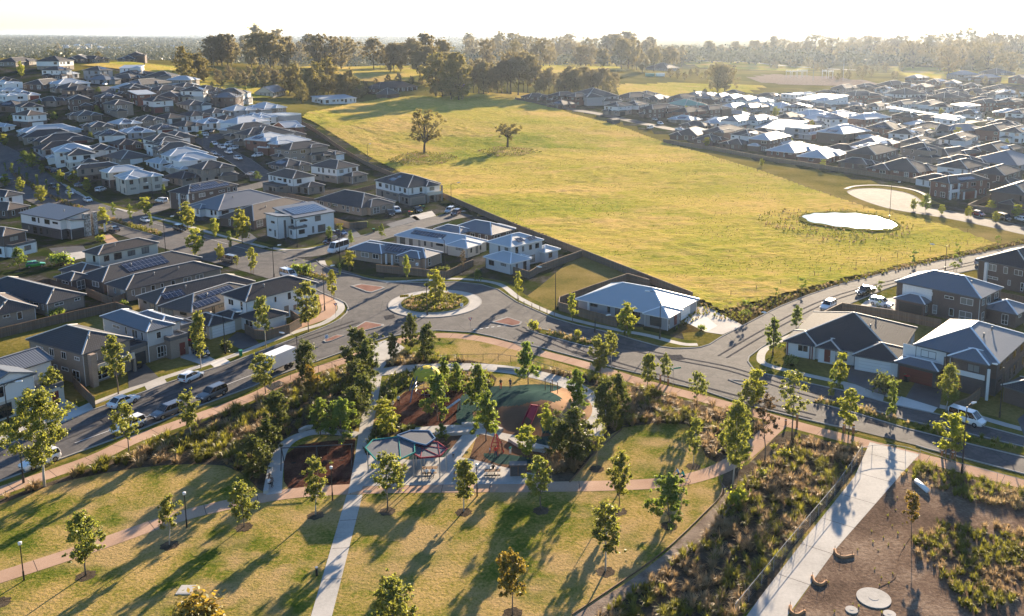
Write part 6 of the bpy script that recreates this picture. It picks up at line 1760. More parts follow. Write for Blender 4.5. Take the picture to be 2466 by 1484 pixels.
# estate gardens: low greenery between the lots
# ------------------------------------------------------------------ far country
def far_forest():
    rs = np.random.RandomState(21); n = 26000
    v = np.log(760)+(np.log(11000)-np.log(760))*rs.rand(n)**.8; Y = np.exp(v); u = -.78+1.4*rs.rand(n); X = u*Y
    f = np.sin(X/210+2*np.sin(Y/500))+np.sin(Y/170+X/330)+np.sin(X/95-Y/120)*.7+rs.normal(size=n)*.5
    ok = (f > -.9) & ~((Y < 1150) & (u > -.52) & (u < .55))
    X, Y = X[ok], Y[ok]; n = len(X); Z = np.concatenate([EV(X[i:i+500], Y[i:i+500]) for i in range(0, n, 500)])+far_hills(X, Y)-1
    h = 13+9*rs.rand(n); sc = np.clip(Y/2200, 1, 3.2); m = 26
    I = np.repeat(np.arange(n), m); d = rs.normal(size=(n*m, 3)); d /= np.linalg.norm(d, axis=1, keepdims=True)
    P = np.stack([X[I], Y[I], Z[I]+h[I]*.62], 1)+d*np.stack([h[I]*.42*sc[I], h[I]*.42, h[I]*.36], 1)*(.5+.5*rs.rand(n*m, 1))
    nn = d+rs.normal(size=d.shape)*.5; t = np.cross(nn, rs.normal(size=d.shape)); t /= np.linalg.norm(t, axis=1, keepdims=True); nn /= np.linalg.norm(nn, axis=1, keepdims=True); b_ = np.cross(nn, t)
    s = (1.2+1.5*rs.rand(n*m, 1))*sc[I][:, None]
    V = np.stack([P-t*s, P-b_*s*.7, P+t*s, P+b_*s*.7], 1).reshape(-1, 3)
    var = np.clip(rs.rand(n)[I]*.6+rs.rand(n*m)*.4, 0, 1)
    tag(link('forest', np_mesh('forest', V, np.arange(len(V)).reshape(-1, 4), 'leaf_far', False, var)), 'distant eucalypt woodland stretching to the horizon', 'forest', kind='stuff')
    # far suburb: specks of roofs
    mb = MB(); rr = random.Random(4)
    for (x0, x1, y0, y1, n) in ((880, 1060, 112, 122, 60), (1230, 1420, 100, 110, 90), (700, 850, 96, 108, 40), (1500, 1680, 96, 106, 70), (140, 420, 108, 120, 24), (1600, 1800, 108, 118, 20), (100, 700, 92, 104, 40)):
        for _ in range(n):
            x = x0+(x1-x0)*rr.random(); y = y0+(y1-y0)*rr.random(); d = raydir(x, y); t = CAM_H/-d[2]; X0, Y0 = d[0]*t, d[1]*t
            z = float(EV(np.array([X0]), np.array([Y0]))[0]+far_hills(np.array([X0]), np.array([Y0]))[0]); t = (CAM_H-z)/-d[2]; X0, Y0 = d[0]*t, d[1]*t
            w, dd = rr.uniform(12, 22), rr.uniform(10, 16); mi = rr.choice([0, 0, 1])
            mb.box(X0-w/2, Y0-dd/2, z-3, X0+w/2, Y0+dd/2, z+4, 2)
            hip_faces(mb, None, X0-w/2-.5, Y0-dd/2-.5, X0+w/2+.5, Y0+dd/2+.5, z+4, .4, 'hip', mi, 2)
    tag(mb.build('suburb', ['r_w', 'r_d', 'w_C']), 'scattered roofs of distant suburbs among the far woodland', 'suburb', kind='stuff')
far_forest()
# ------------------------------------------------------------------ vehicles
def paint_mat(name, col, metal=.0): plain(name, col, .25, .5, metal, var=.03, coat=.6)
PAINTS = {'white': (.78, .78, .78), 'black': (.015, .015, .018), 'grey': (.10, .105, .12), 'silver': (.42, .43, .45), 'red': (.30, .02, .02), 'maroon': (.07, .012, .018), 'blue': (.02, .035, .10), 'green': (.05, .30, .04), 'bronze': (.20, .17, .14)}
for k, c in PAINTS.items(): paint_mat('paint_'+k, c)
plain('rubber', (.02, .02, .02), .9, .1); plain('rim', (.40, .40, .42), .3, .5, .8); plain('car_glass', (.015, .018, .022), .08, .8); plain('lamp_glass', (.70, .70, .68), .2, .6); plain('tail_glass', (.35, .01, .01), .3, .5); plain('plastic', (.03, .03, .03), .6)
SPEC = {  # L, W, belt, hood, H, base x0,x1, top x0,x1, wheel r, wheelbase
 'hatch': (4.2, 1.78, .95, .84, 1.48, -2.0, .95, -1.72, .15, .32, 2.6), 'sedan': (4.7, 1.82, .93, .84, 1.45, -1.75, 1.0, -1.05, .2, .33, 2.75),
 'suv': (4.7, 1.9, 1.08, .98, 1.72, -2.28, 1.0, -2.05, .3, .37, 2.75), 'van': (4.9, 1.88, 1.12, 1.0, 1.95, -2.4, 1.75, -2.36, .95, .34, 3.0),
 'minibus': (6.4, 2.05, 1.35, 1.2, 2.7, -3.12, 2.5, -3.1, 1.75, .37, 3.7), 'ute': (5.2, 1.88, 1.08, 1.0, 1.78, -.75, 1.2, -.6, .5, .38, 3.15)}
def car_proto(kind, paint):
    L, W, belt, hood, H, b0, b1, t0, t1, wr, wb = SPEC[kind]; root = thing({'ute': 'ute', 'van': 'van', 'minibus': 'minibus'}.get(kind, 'parked_car'), None, 'car' if kind in ('hatch', 'sedan', 'suv') else kind)
    hw = W/2; gc = .22
    st = [(-L/2, .45, belt-.12, .86), (-L/2+.12, .3, belt-.04, .94), (-L/2+.5, gc, belt, 1.0), (b0+.1 if kind != 'ute' else -.8, gc, belt, 1.0), (b1-.15, gc, belt, 1.0), (b1+.25, gc, hood+.02, .99), (L/2-.55, gc, hood-.04, .97), (L/2-.12, .28, hood-.16, .88), (L/2, .42, hood-.3, .76)]
    mb = MB(); rings = []
    for x, zb, zt, k in st:
        w = hw*k; rings.append([(x, -w*.88, zb), (x, -w, zb+.18), (x, -w, zt-.22), (x, -w*.93, zt-.03), (x, -w*.8, zt), (x, w*.8, zt), (x, w*.93, zt-.03), (x, w, zt-.22), (x, w, zb+.18), (x, w*.88, zb)])
    for r0, r1 in zip(rings, rings[1:]):
        for i in range(9): mb.face([r0[i], r0[i+1], r1[i+1], r1[i]])
    mb.face(rings[0][::-1]); mb.face(rings[-1])
    if kind == 'ute': mb.box(-L/2+.1, -hw*.9, belt-.02, -.85, hw*.9, belt+.03)
    mb.build('body', 'paint_'+paint, root, True)
    g = MB(); iw = hw*.90; tw = hw*.76; z1 = H-.05
    A = [(b0, -iw, belt-.02), (b1, -iw, belt-.02), (b1, iw, belt-.02), (b0, iw, belt-.02)]; B = [(t0, -tw, z1), (t1, -tw, z1), (t1, tw, z1), (t0, tw, z1)]
    for i in range(4): g.face([A[i], A[(i+1) % 4], B[(i+1) % 4], B[i]])
    g.build('windows', 'car_glass', root)
    r = MB(); r.face([(t0-.03, -tw-.03, z1), (t1+.05, -tw-.03, z1), (t1+.05, tw+.03, z1), (t0-.03, tw+.03, z1)]); e = .06
    r.face([(t0+.1, -tw+.1, H), (t1-.1, -tw+.1, H), (t1-.1, tw-.1, H), (t0+.1, tw-.1, H)])
    O = [(t0-.03, -tw-.03, z1), (t1+.05, -tw-.03, z1), (t1+.05, tw+.03, z1), (t0-.03, tw+.03, z1)]; I = [(t0+.1, -tw+.1, H), (t1-.1, -tw+.1, H), (t1-.1, tw-.1, H), (t0+.1, tw-.1, H)]
    for i in range(4): r.face([O[i], O[(i+1) % 4], I[(i+1) % 4], I[i]])
    for s in (-1, 1):
        for (a, b_) in (((b0, s*iw, belt), (t0, s*tw, z1)), ((b1, s*iw, belt), (t1, s*tw, z1))): r.beam(a, b_, .09, .09)
        n_ = 1 if kind in ('hatch', 'sedan', 'ute') else 2
        for k in range(1, n_+1):
            f = k/(n_+1)+.05; r.beam((b0+(b1-b0)*f, s*(iw+.005), belt), (t0+(t1-t0)*f+.05, s*(tw+.01), z1), .09, .03)
    r.build('roof', 'paint_'+paint, root)
    for s in (-1, 1):
        for x in (-wb/2-.05, wb/2-.05+.0):
            w = MB(); w.tube([(0, -.1, 0), (0, .1, 0)], wr, 14); o = w.build('tyre', 'rubber', None); 
            wh = bpy.data.objects.new('wheel', None); COL.objects.link(wh); wh.parent = root; wh.location = (x, s*(hw-.09), wr); o.parent = wh
            q = MB(); q.tube([(0, s*.095, 0), (0, s*.112, 0)], wr*.62, 10); q.build('rim', 'rim', wh)
        q = MB(); q.box(L/2-.22, s*hw*.62-.2, hood-.34, L/2-.03, s*hw*.62+.2, hood-.17, bottom=True); q.build('headlight', 'lamp_glass', root)
        q = MB(); q.box(-L/2-.01, s*hw*.7-.13, belt-.36, -L/2+.1, s*hw*.7+.13, belt-.12, bottom=True); q.build('tail_light', 'tail_glass', root)
        q = MB(); q.box(b1-.45, s*(hw+.1)-.1, belt-.02, b1-.3, s*(hw+.1)+.1, belt+.14, bottom=True); q.build('side_mirror', 'paint_'+paint, root)
    q = MB(); q.box(L/2-.06, -.28, .38, L/2+.015, .28, .5, bottom=True); q.build('number_plate', 'lamp_glass', root)
    return root
CARP = {}
def car(kind, paint, x, y, hx, hy, label, group='cars parked along the streets'):
    if (kind, paint) not in CARP: CARP[kind, paint] = car_proto(kind, paint)
    p = at(x, y); q = at(hx, hy); rz = math.atan2(q.y-p.y, q.x-p.x)
    p.z += .055 if p.y < 284 else .2
    return inst(CARP[kind, paint], p, rz, label, group, None, {'ute': 'ute', 'van': 'van', 'minibus': 'minibus'}.get(kind, 'car'))
CARS = """hatch white 461,915 493,900 | white hatchback parked outside the grey clad house
sedan white 298,975 333,961 | white sedan parked outside the brick house with the balcony
suv grey 511,957 480,970 | dark grey wagon parked on the park side, nearer the truck
suv grey 403,1001 370,1014 | grey wagon parked on the park side, partly behind a gum
suv white 309,1036 275,1050 | white wagon hidden behind the park side gum
suv white 97,1120 62,1134 | white car behind the largest gum at the left
suv black 484,855 500,868 | black car in the carport driveway by the red lidded bin
hatch green 86,643 110,640 | bright green hatchback by the left edge
sedan grey 274,557 255,552 | dark grey sedan on the boulevard by the stone columns
sedan white 352,535 372,541 | white sedan on the boulevard between two columnar trees
suv black 433,556 455,562 | black off-roader parked on the far side of the boulevard
sedan white 212,487 230,494 | white sedan at the kerb before the cream corner house
suv white 389,489 370,486 | white off-roader beside the cream corner house
sedan white 168,470 184,478 | white sedan under the lime boulevard trees
suv black 130,455 146,463 | black car parked mid boulevard on the left
suv white 243,462 256,456 | white car in the driveway of the silver roofed houses
hatch silver 194,451 206,447 | silver car between two boulevard trees
sedan black 118,411 132,409 | dark sedan in a driveway left of the silver roofs
hatch blue 137,417 150,414 | blue hatchback in a driveway left of the silver roofs
van bronze 553,632 535,628 | bronze people mover with white roof at the boulevard kerb
van white 695,668 715,674 | white van seen behind the white corner house roof
minibus white 815,606 796,612 | white minibus with black windows on the side street
suv maroon 796,586 780,592 | maroon car just behind the white minibus
sedan blue 820,566 838,570 | dark blue sedan beside the white cubic house
suv black 940,519 950,526 | black wagon nose to tail beside a white wagon in a driveway
suv white 956,512 966,520 | white wagon beside the black wagon in the tan brick driveway
sedan black 1007,510 1020,517 | black sedan in front of the grey garage door
suv silver 1083,512 1068,520 | silver car at the end of the cul-de-sac
suv maroon 1098,518 1082,526 | dark maroon car nearest the field fence
hatch white 604,424 590,421 | white hatchback at the foot of the sloping street
sedan white 449,329 444,336 | white sedan nose out by a dark garage on the hillside
suv white 488,330 470,331 | white wagon side on in the upper turning area
sedan black 511,320 506,326 | black sedan by the silver roofed hillside house
sedan white 516,351 524,356 | white sedan at the top of the car-lined street
suv white 551,352 535,357 | white wagon angled in the first driveway of the car-lined street
ute white 534,359 541,364 | white ute second down the car-lined street
suv white 561,362 546,366 | white wagon in the second driveway of the car-lined street
sedan white 551,371 559,376 | white sedan third down the car-lined street
suv white 574,386 583,392 | white wagon fourth down the car-lined street
sedan silver 514,374 522,379 | silver sedan at the left kerb of the car-lined street
sedan grey 530,382 538,387 | grey sedan at the left kerb below the silver sedan
suv white 620,379 606,382 | white wagon in a driveway by the red brick house
sedan white 253,206 246,209 | white sedan on the steep ridge street
suv black 270,192 266,196 | black wagon by the grey house near the ridge
ute black 2084,708 2062,715 | black ute with loaded tray half on the driveway
suv white 1994,744 1978,753 | white wagon on the street above the corner house
suv white 2122,737 2140,741 | white car in the driveway behind the corner house fence
hatch red 2357,520 2372,524 | red hatchback on the far right street
van black 2418,530 2436,536 | dark van behind the low street tree on the far right
suv silver 2366,638 2380,634 | silver car cut off by the dark brick house
van white 2328,1018 2366,1030 | white van parked outside the red garage house
suv white 1590,301 1604,305 | white wagon on the street beyond the paddock corner
hatch silver 1577,291 1588,294 | silver hatchback in a driveway beyond the paddock corner
ute white 1637,315 1655,317 | white ute carrying a load beside the paddock fence
van white 1566,311 1580,308 | white van on the dirt beside the paddock
sedan white 2358,290 2372,290 | white sedan in the far right street, leftmost of the group
suv white 2386,291 2400,291 | white wagon in the far right street
suv silver 2451,304 2464,302 | silver wagon near the right edge of the far streets
sedan white 2462,533 2478,537 | white sedan cut by the right edge"""
for ln in CARS.split('\n'):
    a_, lab = ln.split(' | '); k, pnt, c_, h_ = a_.split(); car(k, pnt, *map(float, c_.split(',')), *map(float, h_.split(',')), lab)
def truck():
    p = at(668, 893); q = at(636, 907); rz = math.atan2(q.y-p.y, q.x-p.x)
    t = thing('box_truck', 'white box truck driving past the park, its cab behind a tree', 'truck', (p.x, p.y, .04), rz)
    m_ = MB(); m_.box(-3.2, -1.15, 1.0, 1.9, 1.15, 3.25, bottom=True); m_.build('cargo_box', 'white_metal', t)
    m_ = MB()
    for z_, x_ in ((.7, 0), ): m_.box(-3.1, -.5, .7, 4.0, .5, .98, bottom=True)
    m_.build('chassis', 'plastic', t)
    m_ = MB(); A = [(2.1, -1, .6), (4.1, -1, .6), (4.1, 1, .6), (2.1, 1, .6)]; B = [(2.1, -.98, 1.5), (4.05, -.98, 1.5), (4.05, .98, 1.5), (2.1, .98, 1.5)]; C_ = [(2.15, -.85, 2.4), (3.5, -.85, 2.4), (3.5, .85, 2.4), (2.15, .85, 2.4)]
    for i in range(4): m_.face([A[i], A[(i+1) % 4], B[(i+1) % 4], B[i]])
    m_.face(C_); m_.build('cab', 'paint_white', t); g = MB()
    for i in range(4): g.face([B[i], B[(i+1) % 4], C_[(i+1) % 4], C_[i]])
    g.build('windscreen', 'car_glass', t)
    for x in (-2.1, -1.1, 3.2):
        for s in (-1, 1):
            w = MB(); w.tube([(x, s*.95-.13, .42), (x, s*.95+.13, .42)], .42, 14); w.build('wheel', 'rubber', t)
    for s in (-1, 1):
        w = MB(); w.box(-3.23, s*.9-.12, .75, -3.12, s*.9+.12, .95, bottom=True); w.build('tail_light', 'tail_glass', t)
        w = MB(); w.box(4.08, s*.75-.15, .75, 4.14, s*.75+.15, .95, bottom=True); w.build('headlight', 'lamp_glass', t)
truck()
# ------------------------------------------------------------------ fences
def fence(name, s, label, h=1.75, mat='paling', cat='fence', th=.06, group='paling fences', posts=2.4, w=None):
    w = w or wpts(s); o = thing(name, label, cat, (w[0][0], w[0][1], 0), 0, group)
    w = resample(w, 3); ox, oy = w[0]; mb = MB(); acc = 0; rail = MB()
    for a, b_ in zip(w, w[1:]):
        L = math.dist(a, b_); d = ((b_[0]-a[0])/L, (b_[1]-a[1])/L); n_ = (-d[1]*th/2, d[0]*th/2)
        za, zb = E(*a), E(*b_); A0 = (a[0]-ox, a[1]-oy); B0 = (b_[0]-ox, b_[1]-oy)
        for s_ in (1, -1):
            q = [(A0[0]+n_[0]*s_, A0[1]+n_[1]*s_, za-.6), (B0[0]+n_[0]*s_, B0[1]+n_[1]*s_, zb-.6), (B0[0]+n_[0]*s_, B0[1]+n_[1]*s_, zb+h), (A0[0]+n_[0]*s_, A0[1]+n_[1]*s_, za+h)]
            uv = [(acc, 0), (acc+L, 0), (acc+L, h), (acc, h)]
            if s_ == 1: q = q[::-1]; uv = uv[::-1]
            mb.face(q, 0, uv)
        rail.beam((*A0, za+h+.03), (*B0, zb+h+.03), .14, .05); rail.beam((*A0, za+h*.5), (*B0, zb+h*.5), .1, .09)
        acc += L
    mb.build('fence_panel', mat, o); rail.build('rail', 'timber' if mat == 'paling' else mat, o)
    return o
plain('grey_rail', (.24, .21, .18), .8)
for s, lab in (('1668,724 1402,617 1246,556 1065,476 949,428 852,382 775,330 727,300', 'long paling fence between the paddock and the houses'),
               ('1402,619 1300,656 1275,672 1234,660', 'paling fence round the yard of the silver roofed veranda house'),
               ('1563,692 1512,677 1430,705 1348,735 1346,748 1420,770 1486,788', 'paling fence enclosing the low grey corner house yard'),
               ('906,655 1000,664 1075,672 1110,655 1140,642', 'weathered paling fence in front of the tan brick house by the roundabout'),
               ('-60,828 0,814 130,782 280,748 320,762', 'brown paling fence behind the brick house with the balcony'),
               ('208,712 272,738 330,716', 'short grey paling fence between two low tiled houses'),
               ('590,802 614,817 642,819 698,803 727,786 700,768', 'curved paling fence around the white corner house yard'),
               ('786,480 850,470 905,455', 'paling fence behind the matching pair of white upper houses'),
               ('800,538 842,551 884,548', 'paling fence beside the green electrical kiosk'),
               ('1930,798 2027,750 2150,768 2265,792', 'paling fence behind the wide corner house'),
               ('2390,720 2466,735 2560,755', 'paling fence by the dark brick house at the right edge'),
               ('1240,241 1290,250 1337,263', 'paling fence at the top right corner of the paddock'),
               ('1597,344 1720,363 1860,390 1990,409 2070,421 2150,433 2228,446', 'long grey paling fence behind the eastern houses'),
               ('2395,476 2330,506 2400,516 2500,533', 'grey paling fence opposite the red hatchback'),
               ('640,470 700,480 760,492', 'paling fence behind the low dark roofed houses near the boulevard'),
               ('60,700 120,690 190,715', 'paling fence beside the dark tiled patio house'),
               ('170,905 180,935 230,985', 'side fence between the left gabled house and the brick house'),
               ('2290,1000 2330,985 2360,960', 'side fence beside the red garage house')):
    fence('paling_fence', s, lab)
# yard fences around the distant houses
yi = {}
hs_ = [o for o in bpy.data.objects if o.type == 'EMPTY' and o.get('group', '').startswith('houses ') and '_w' in o and o.get('group') != 'houses of the estate']
hs_.sort(key=lambda o: o.get('_p', 0))
for o in hs_:
    g = o['group'][7:]
    if o.location.y < 230: continue
    w_, d_ = o['_w'], o['_d']; c_, s_ = math.cos(o.rotation_euler.z), math.sin(o.rotation_euler.z)
    def W(x, y): return (o.location.x+c_*x-s_*y, o.location.y+s_*x+c_*y)
    yi.setdefault(g, []).append([W(-1.6, 1.5), W(-1.6, d_+4.5), W(w_+1.4, d_+4.5), W(w_+1.4, d_*.6)])
for g, L_ in yi.items():
    for i, w in enumerate(L_):
        fence('yard_fence', None, 'paling yard fence, %s from left of the yards %s' % ('first' if i == 0 else nth(i+1), g), 1.7, w=w, group='yard fences '+g)
def wire_fence(s, label, h=1.2, gap=5, top=False, mat='timber', r=.06, rails=3, name='wire_fence', wire='galv', grp='wire fences'):
    w = resample(wpts(s), gap); o = thing(name, label, 'fence', (w[0][0], w[0][1], 0), 0, grp); ox, oy = w[0]
    ws = MB()
    for i, p in enumerate(w):
        m_ = MB(); z = E(*p); m_.cyl(p[0]-ox, p[1]-oy, z-.3, z+h, r, 6); m_.build('post', mat, o)
        if i:
            q = w[i-1]; zq = E(*q)
            for k in range(rails):
                hh = h*(k+1)/rails-.05; ws.beam((q[0]-ox, q[1]-oy, zq+hh), (p[0]-ox, p[1]-oy, z+hh), .05 if (top and k == rails-1) else .008, .05 if (top and k == rails-1) else .008)
    ws.build('wire', wire, o); return o
wire_fence('1682,735 1760,715 1880,688 2000,655 2120,630 2240,606 2330,590 2412,580', 'post and wire fence along the near edge of the paddock', 1.25, 6)
wire_fence('1470,312 1560,340 1600,352 1700,378 1800,408 1900,440 2000,475 2080,505 2150,520 2230,540 2330,562 2412,580', 'post and wire fence along the right edge of the paddock', 1.25, 7)
wire_fence('1770,1490 1834,1410 1890,1340 1950,1268 2010,1196 2050,1140 2075,1100', 'long chain-link fence with steel rail beside the wide concrete path', 1.6, 2.6, True, 'galv', .03, 6, wire='galv')
wire_fence('2215,1108 2300,1138 2400,1165 2500,1192', 'light chain-link fence between the pink path and the weeds', 1.5, 3.0, True, 'galv', .025, 4, wire='galv')
wire_fence('1248,730 1262,738 1300,750 1335,762', 'thin wire fence across the front of the vacant lot', 1.1, 1.6)
wire_fence('900,884 930,884 1000,876 1062,872 1127,869 1200,868 1260,877 1310,893 1372,912', 'black tubular pool fence behind the playground', 1.2, 2.2, True, 'black_metal', .03, 5, 'tubular_fence', 'black_metal')
wire_fence('620,948 700,915 800,888 860,872', 'black tubular fence along the park street bed', 1.2, 2.4, True, 'black_metal', .03, 5, 'tubular_fence', 'black_metal')
wire_fence('2076,1098 2100,1092 2140,1090 2180,1096 2212,1106', 'steel swing gate across the wide concrete path', 1.2, 1.5, True, 'galv', .03, 2, 'path_gate', wire='galv')
# timber edging
def edging(s, lab):
    w = resample(wpts(s, 4), 1.5); o = MB()
    for a, b_ in zip(w, w[1:]): o.beam((*a, .05), (*b_, .05), .08, .2)
    tag(o.build('timber_edging', 'timber'), lab, 'edging')
edging('1378,1482 1500,1400 1600,1328 1695,1238 1738,1190 1732,1150', 'dark timber edging between the lawn and the gravel strip')
edging('1372,1162 1440,1085 1498,1034', 'timber edging on the left of the small lawn')
# ------------------------------------------------------------------ lamps, signs, bollards
def street_lamp(bx, by, ty, hx, hy, label):
    p = at(bx, by); h = hgt(p, ty); o = thing('street_lamp', label, 'street lamp', p, 0, 'tall street lamps')
    d = raydir(hx, hy); t = p.y/d[1]; hd = Vector((d[0]*t-p.x, 0, CAM_H+d[2]*t-p.z)); a = max(-3, min(3, hd.x))
    if abs(a) < .4: a = .8
    m_ = MB(); m_.tube([(0, 0, -.1), (0, 0, h*.3), (0, 0, h)], [.10, .085, .06], 8); m_.build('pole', 'black_metal', o)
    b_ = MB(); b_.cyl(0, 0, 0, .9, .15, 8); b_.build('base', 'black_metal', o)
    zt = max(h-.3, 1); m_ = MB(); m_.tube([(0, 0, zt), (a*.35, .1, zt+.5), (a, .35, zt+.62)], [.045, .04, .035], 6); m_.build('arm', 'black_metal', o)
    m_ = MB(); m_.tube([(a*.9, .33, zt+.60), (a*1.05, .38, zt+.64), (a*1.05+(.6 if a > 0 else -.6), .55, zt+.68)], [.07, .17, .10], 8); m_.build('lamp_head', 'white_metal', o)
for t in ((399, 607, 525, 410, 522, 'tall lamp at the boulevard crossing left of centre'), (543, 853, 757, 569, 760, 'tall lamp beside the driveway of the white garage wing'), (20, 1017, 927, 37, 926, 'tall lamp in front of the left gabled house'),
          (57, 1163, 1062, 22, 1030, 'tall lamp at the left end of the pink footpath'), (368, 479, 443, 355, 441, 'tall lamp behind the cream corner house'), (489, 359, 333, 495, 330, 'tall lamp at the top of the car-lined street'),
          (660, 668, 595, 668, 590, 'tall lamp by the boulevard near the white van'), (716, 597, 531, 737, 529, 'tall lamp at the dark corner of the white cubic house'), (819, 630, 560, 806, 558, 'tall lamp beside the nose of the white minibus'),
          (782, 748, 645, 796, 640, 'tall lamp on the footpath by the stone pillar'), (1072, 668, 579, 1062, 582, 'tall lamp at the corner of the weathered fence'), (1029, 760, 681, 1033, 676, 'lamp standing in the roundabout garden'),
          (1087, 497, 443, 1102, 441, 'tall lamp at the end of the cul-de-sac by the field fence'), (886, 400, 349, 884, 345, 'tall pole inside the field fence above the matching houses'), (1338, 746, 648, 1301, 646, 'tall lamp at the corner of the vacant lot'),
          (1589, 816, 707, 1563, 711, 'tall lamp in front of the low grey corner house'), (1433, 802, 765, 1462, 756, 'shorter lamp on the footpath by the grey house fence'), (717, 862, 808, 680, 796, 'tall lamp on the park street behind the broad tree'),
          (2142, 526, 442, 2165, 437, 'tall lamp beside the pond and turning circle'), (2276, 652, 593, 2247, 582, 'tall lamp on the curved street above the house roofs'), (1861, 858, 759, 1845, 754, 'tall lamp at the eastern corner'),
          (2316, 1140, 980, 2345, 955, 'tallest lamp at the lower right beside the street'), (2407, 1006, 885, 2404, 884, 'tall lamp against the brown brick side wall on the right')): street_lamp(*t)
def park_lamp(bx, by, ty, label):
    p = at(bx, by); h = hgt(p, ty); o = thing('park_lamp', label, 'park lamp', p, 0, 'post top park lamps')
    m_ = MB(); m_.tube([(0, 0, -.05), (0, 0, 1.0)], .095, 8); m_.build('base', 'black_metal', o)
    m_ = MB(); m_.tube([(0, 0, 1.0), (0, 0, h-.35)], [.06, .05], 8); m_.build('pole', 'black_metal', o)
    m_ = MB(); m_.tube([(0, 0, h-.35), (0, 0, h-.3), (0, 0, h-.05), (0, 0, h)], [.06, .17, .19, .10], 10); m_.build('lamp_head', 'white_metal', o)
for t in ((58, 1398, 1305, 'black park lamp at the far left of the pink path'), (450, 1270, 1185, 'black park lamp where the pink path bends'), (801, 1205, 1123, 'black park lamp beside the mulch swing area'),
          (1149, 1195, 1117, 'black park lamp in front of the picnic tables'), (1487, 1192, 1102, 'black park lamp behind the slim gum at the right lawn')): park_lamp(*t)
p = at(763, 1386); o = thing('light_bollard', 'short dark light bollard on the lawn beside the straight path', 'bollard', p)
m_ = MB(); m_.cyl(0, 0, 0, .78, .13, 10); m_.build('post', 'black_metal', o); m_ = MB(); m_.cyl(0, 0, .86, .95, .15, 10); m_.cyl(0, 0, .78, .86, .09, 8); m_.build('cap', 'steel', o)
for bx, by, ty, lab in ((1590, 923, 903, 'timber bollard left of the green street sign'), (1609, 928, 906, 'timber bollard right beside the green street sign'), (1892, 1024, 1008, 'timber bollard at the mouth of the pink path'), (1919, 1030, 985, 'pair of taller timber posts by the path mouth'),
                        (2031, 1041, 1017, 'timber bollard left of the staked street tree'), (2055, 1046, 1022, 'timber bollard right of the staked street tree'), (2268, 1101, 1078, 'timber bollard left of the tree near the tallest lamp'), (2294, 1105, 1083, 'timber bollard right of the tree near the tallest lamp')):
    p = at(bx, by); h = hgt(p, ty); m_ = MB(); m_.box(-.11, -.11, -.1, .11, .11, h-.06); m_.box(-.09, -.09, h-.06, .09, .09, h); o = thing('timber_bollard', lab, 'bollard', p, .5, 'timber bollards'); m_.build('post', 'orange_timber', o); m_ = MB(); m_.box(-.12, -.12, h*.72, .12, .12, h*.8); m_.build('band', 'white_metal', o)
plain('sign_green', (.02, .28, .18), .4); plain('sign_yellow', (.75, .45, .02), .4); plain('sign_white', (.75, .75, .75), .4); plain('sign_red', (.55, .03, .03), .4); plain('sign_blue', (.05, .12, .35), .4)
def sign(bx, by, ty, label, shape):
    p = at(bx, by); h = max(hgt(p, ty), 1.2); o = thing('road_sign', label, 'road sign', p, .35, 'road signs'); m_ = MB(); m_.cyl(0, 0, -.1, h, .035, 6); m_.build('pole', 'steel', o)
    if shape == 'tri':
        m_ = MB(); m_.face([(-.4, -.05, h), (.0, -.05, h-.7), (.4, -.05, h)], 0); m_.face([(.4, -.03, h), (.0, -.03, h-.7), (-.4, -.03, h)], 2); m_.face([(-.24, -.055, h-.09), (0, -.055, h-.52), (.24, -.055, h-.09)], 1); m_.build('sign_plate', ['sign_red', 'sign_white', 'steel'], o)
    elif shape == 'blade': 
        m_ = MB(); m_.box(.05, -.02, h-.25, 1.3, .02, h, bottom=True); m_.build('sign_blade', 'sign_green', o); m_ = MB(); m_.box(-.02, .04, h-.55, .02, 1.1, h-.3, bottom=True); m_.build('sign_blade', 'sign_green', o)
    elif shape == 'keep':
        m_ = MB(); m_.box(-.3, -.05, h-.7, .3, -.02, h, bottom=True); m_.build('sign_plate', 'sign_white', o); m_ = MB(); m_.face([(-.2, -.056, h-.55), (-.05, -.056, h-.6), (.18, -.056, h-.2), (.1, -.056, h-.15)]); m_.face([(-.24, -.056, h-.35), (-.24, -.056, h-.62), (.0, -.056, h-.62)]); m_.build('arrow', 'sign_blue', o)
    elif shape == 'chev':
        m_ = MB(); m_.box(-.9, -.05, h-.5, .9, -.02, h, bottom=True); m_.build('sign_plate', 'sign_yellow', o); m_ = MB()
        for k in range(4):
            x = -.7+k*.4
            m_.face([(x, -.056, h-.05), (x-.18, -.056, h-.25), (x-.05, -.056, h-.25), (x+.13, -.056, h-.05)]); m_.face([(x-.18, -.056, h-.25), (x, -.056, h-.45), (x+.13, -.056, h-.45), (x-.05, -.056, h-.25)])
        m_.build('chevron', 'black_metal', o)
sign(1621, 931, 886, 'green street name sign on the footpath by the junction', 'blade'); sign(809, 763, 730, 'triangular give way sign on the roundabout verge left', 'tri'); sign(1133, 792, 765, 'triangular give way sign south of the roundabout', 'tri')
sign(787, 824, 806, 'keep left sign on the small red traffic island', 'keep'); sign(1003, 748, 727, 'yellow chevron board at the front of the roundabout garden', 'chev'); sign(974, 727, 710, 'yellow chevron board at the left of the roundabout garden', 'chev'); sign(1112, 744, 731, 'small white arrow sign at the right of the roundabout garden', 'keep')
sign(1005, 664, 633, 'round topped sign on the footpath outside the weathered fence', 'keep'); sign(820, 584, 538, 'yellow warning sign by the side street', 'chev')
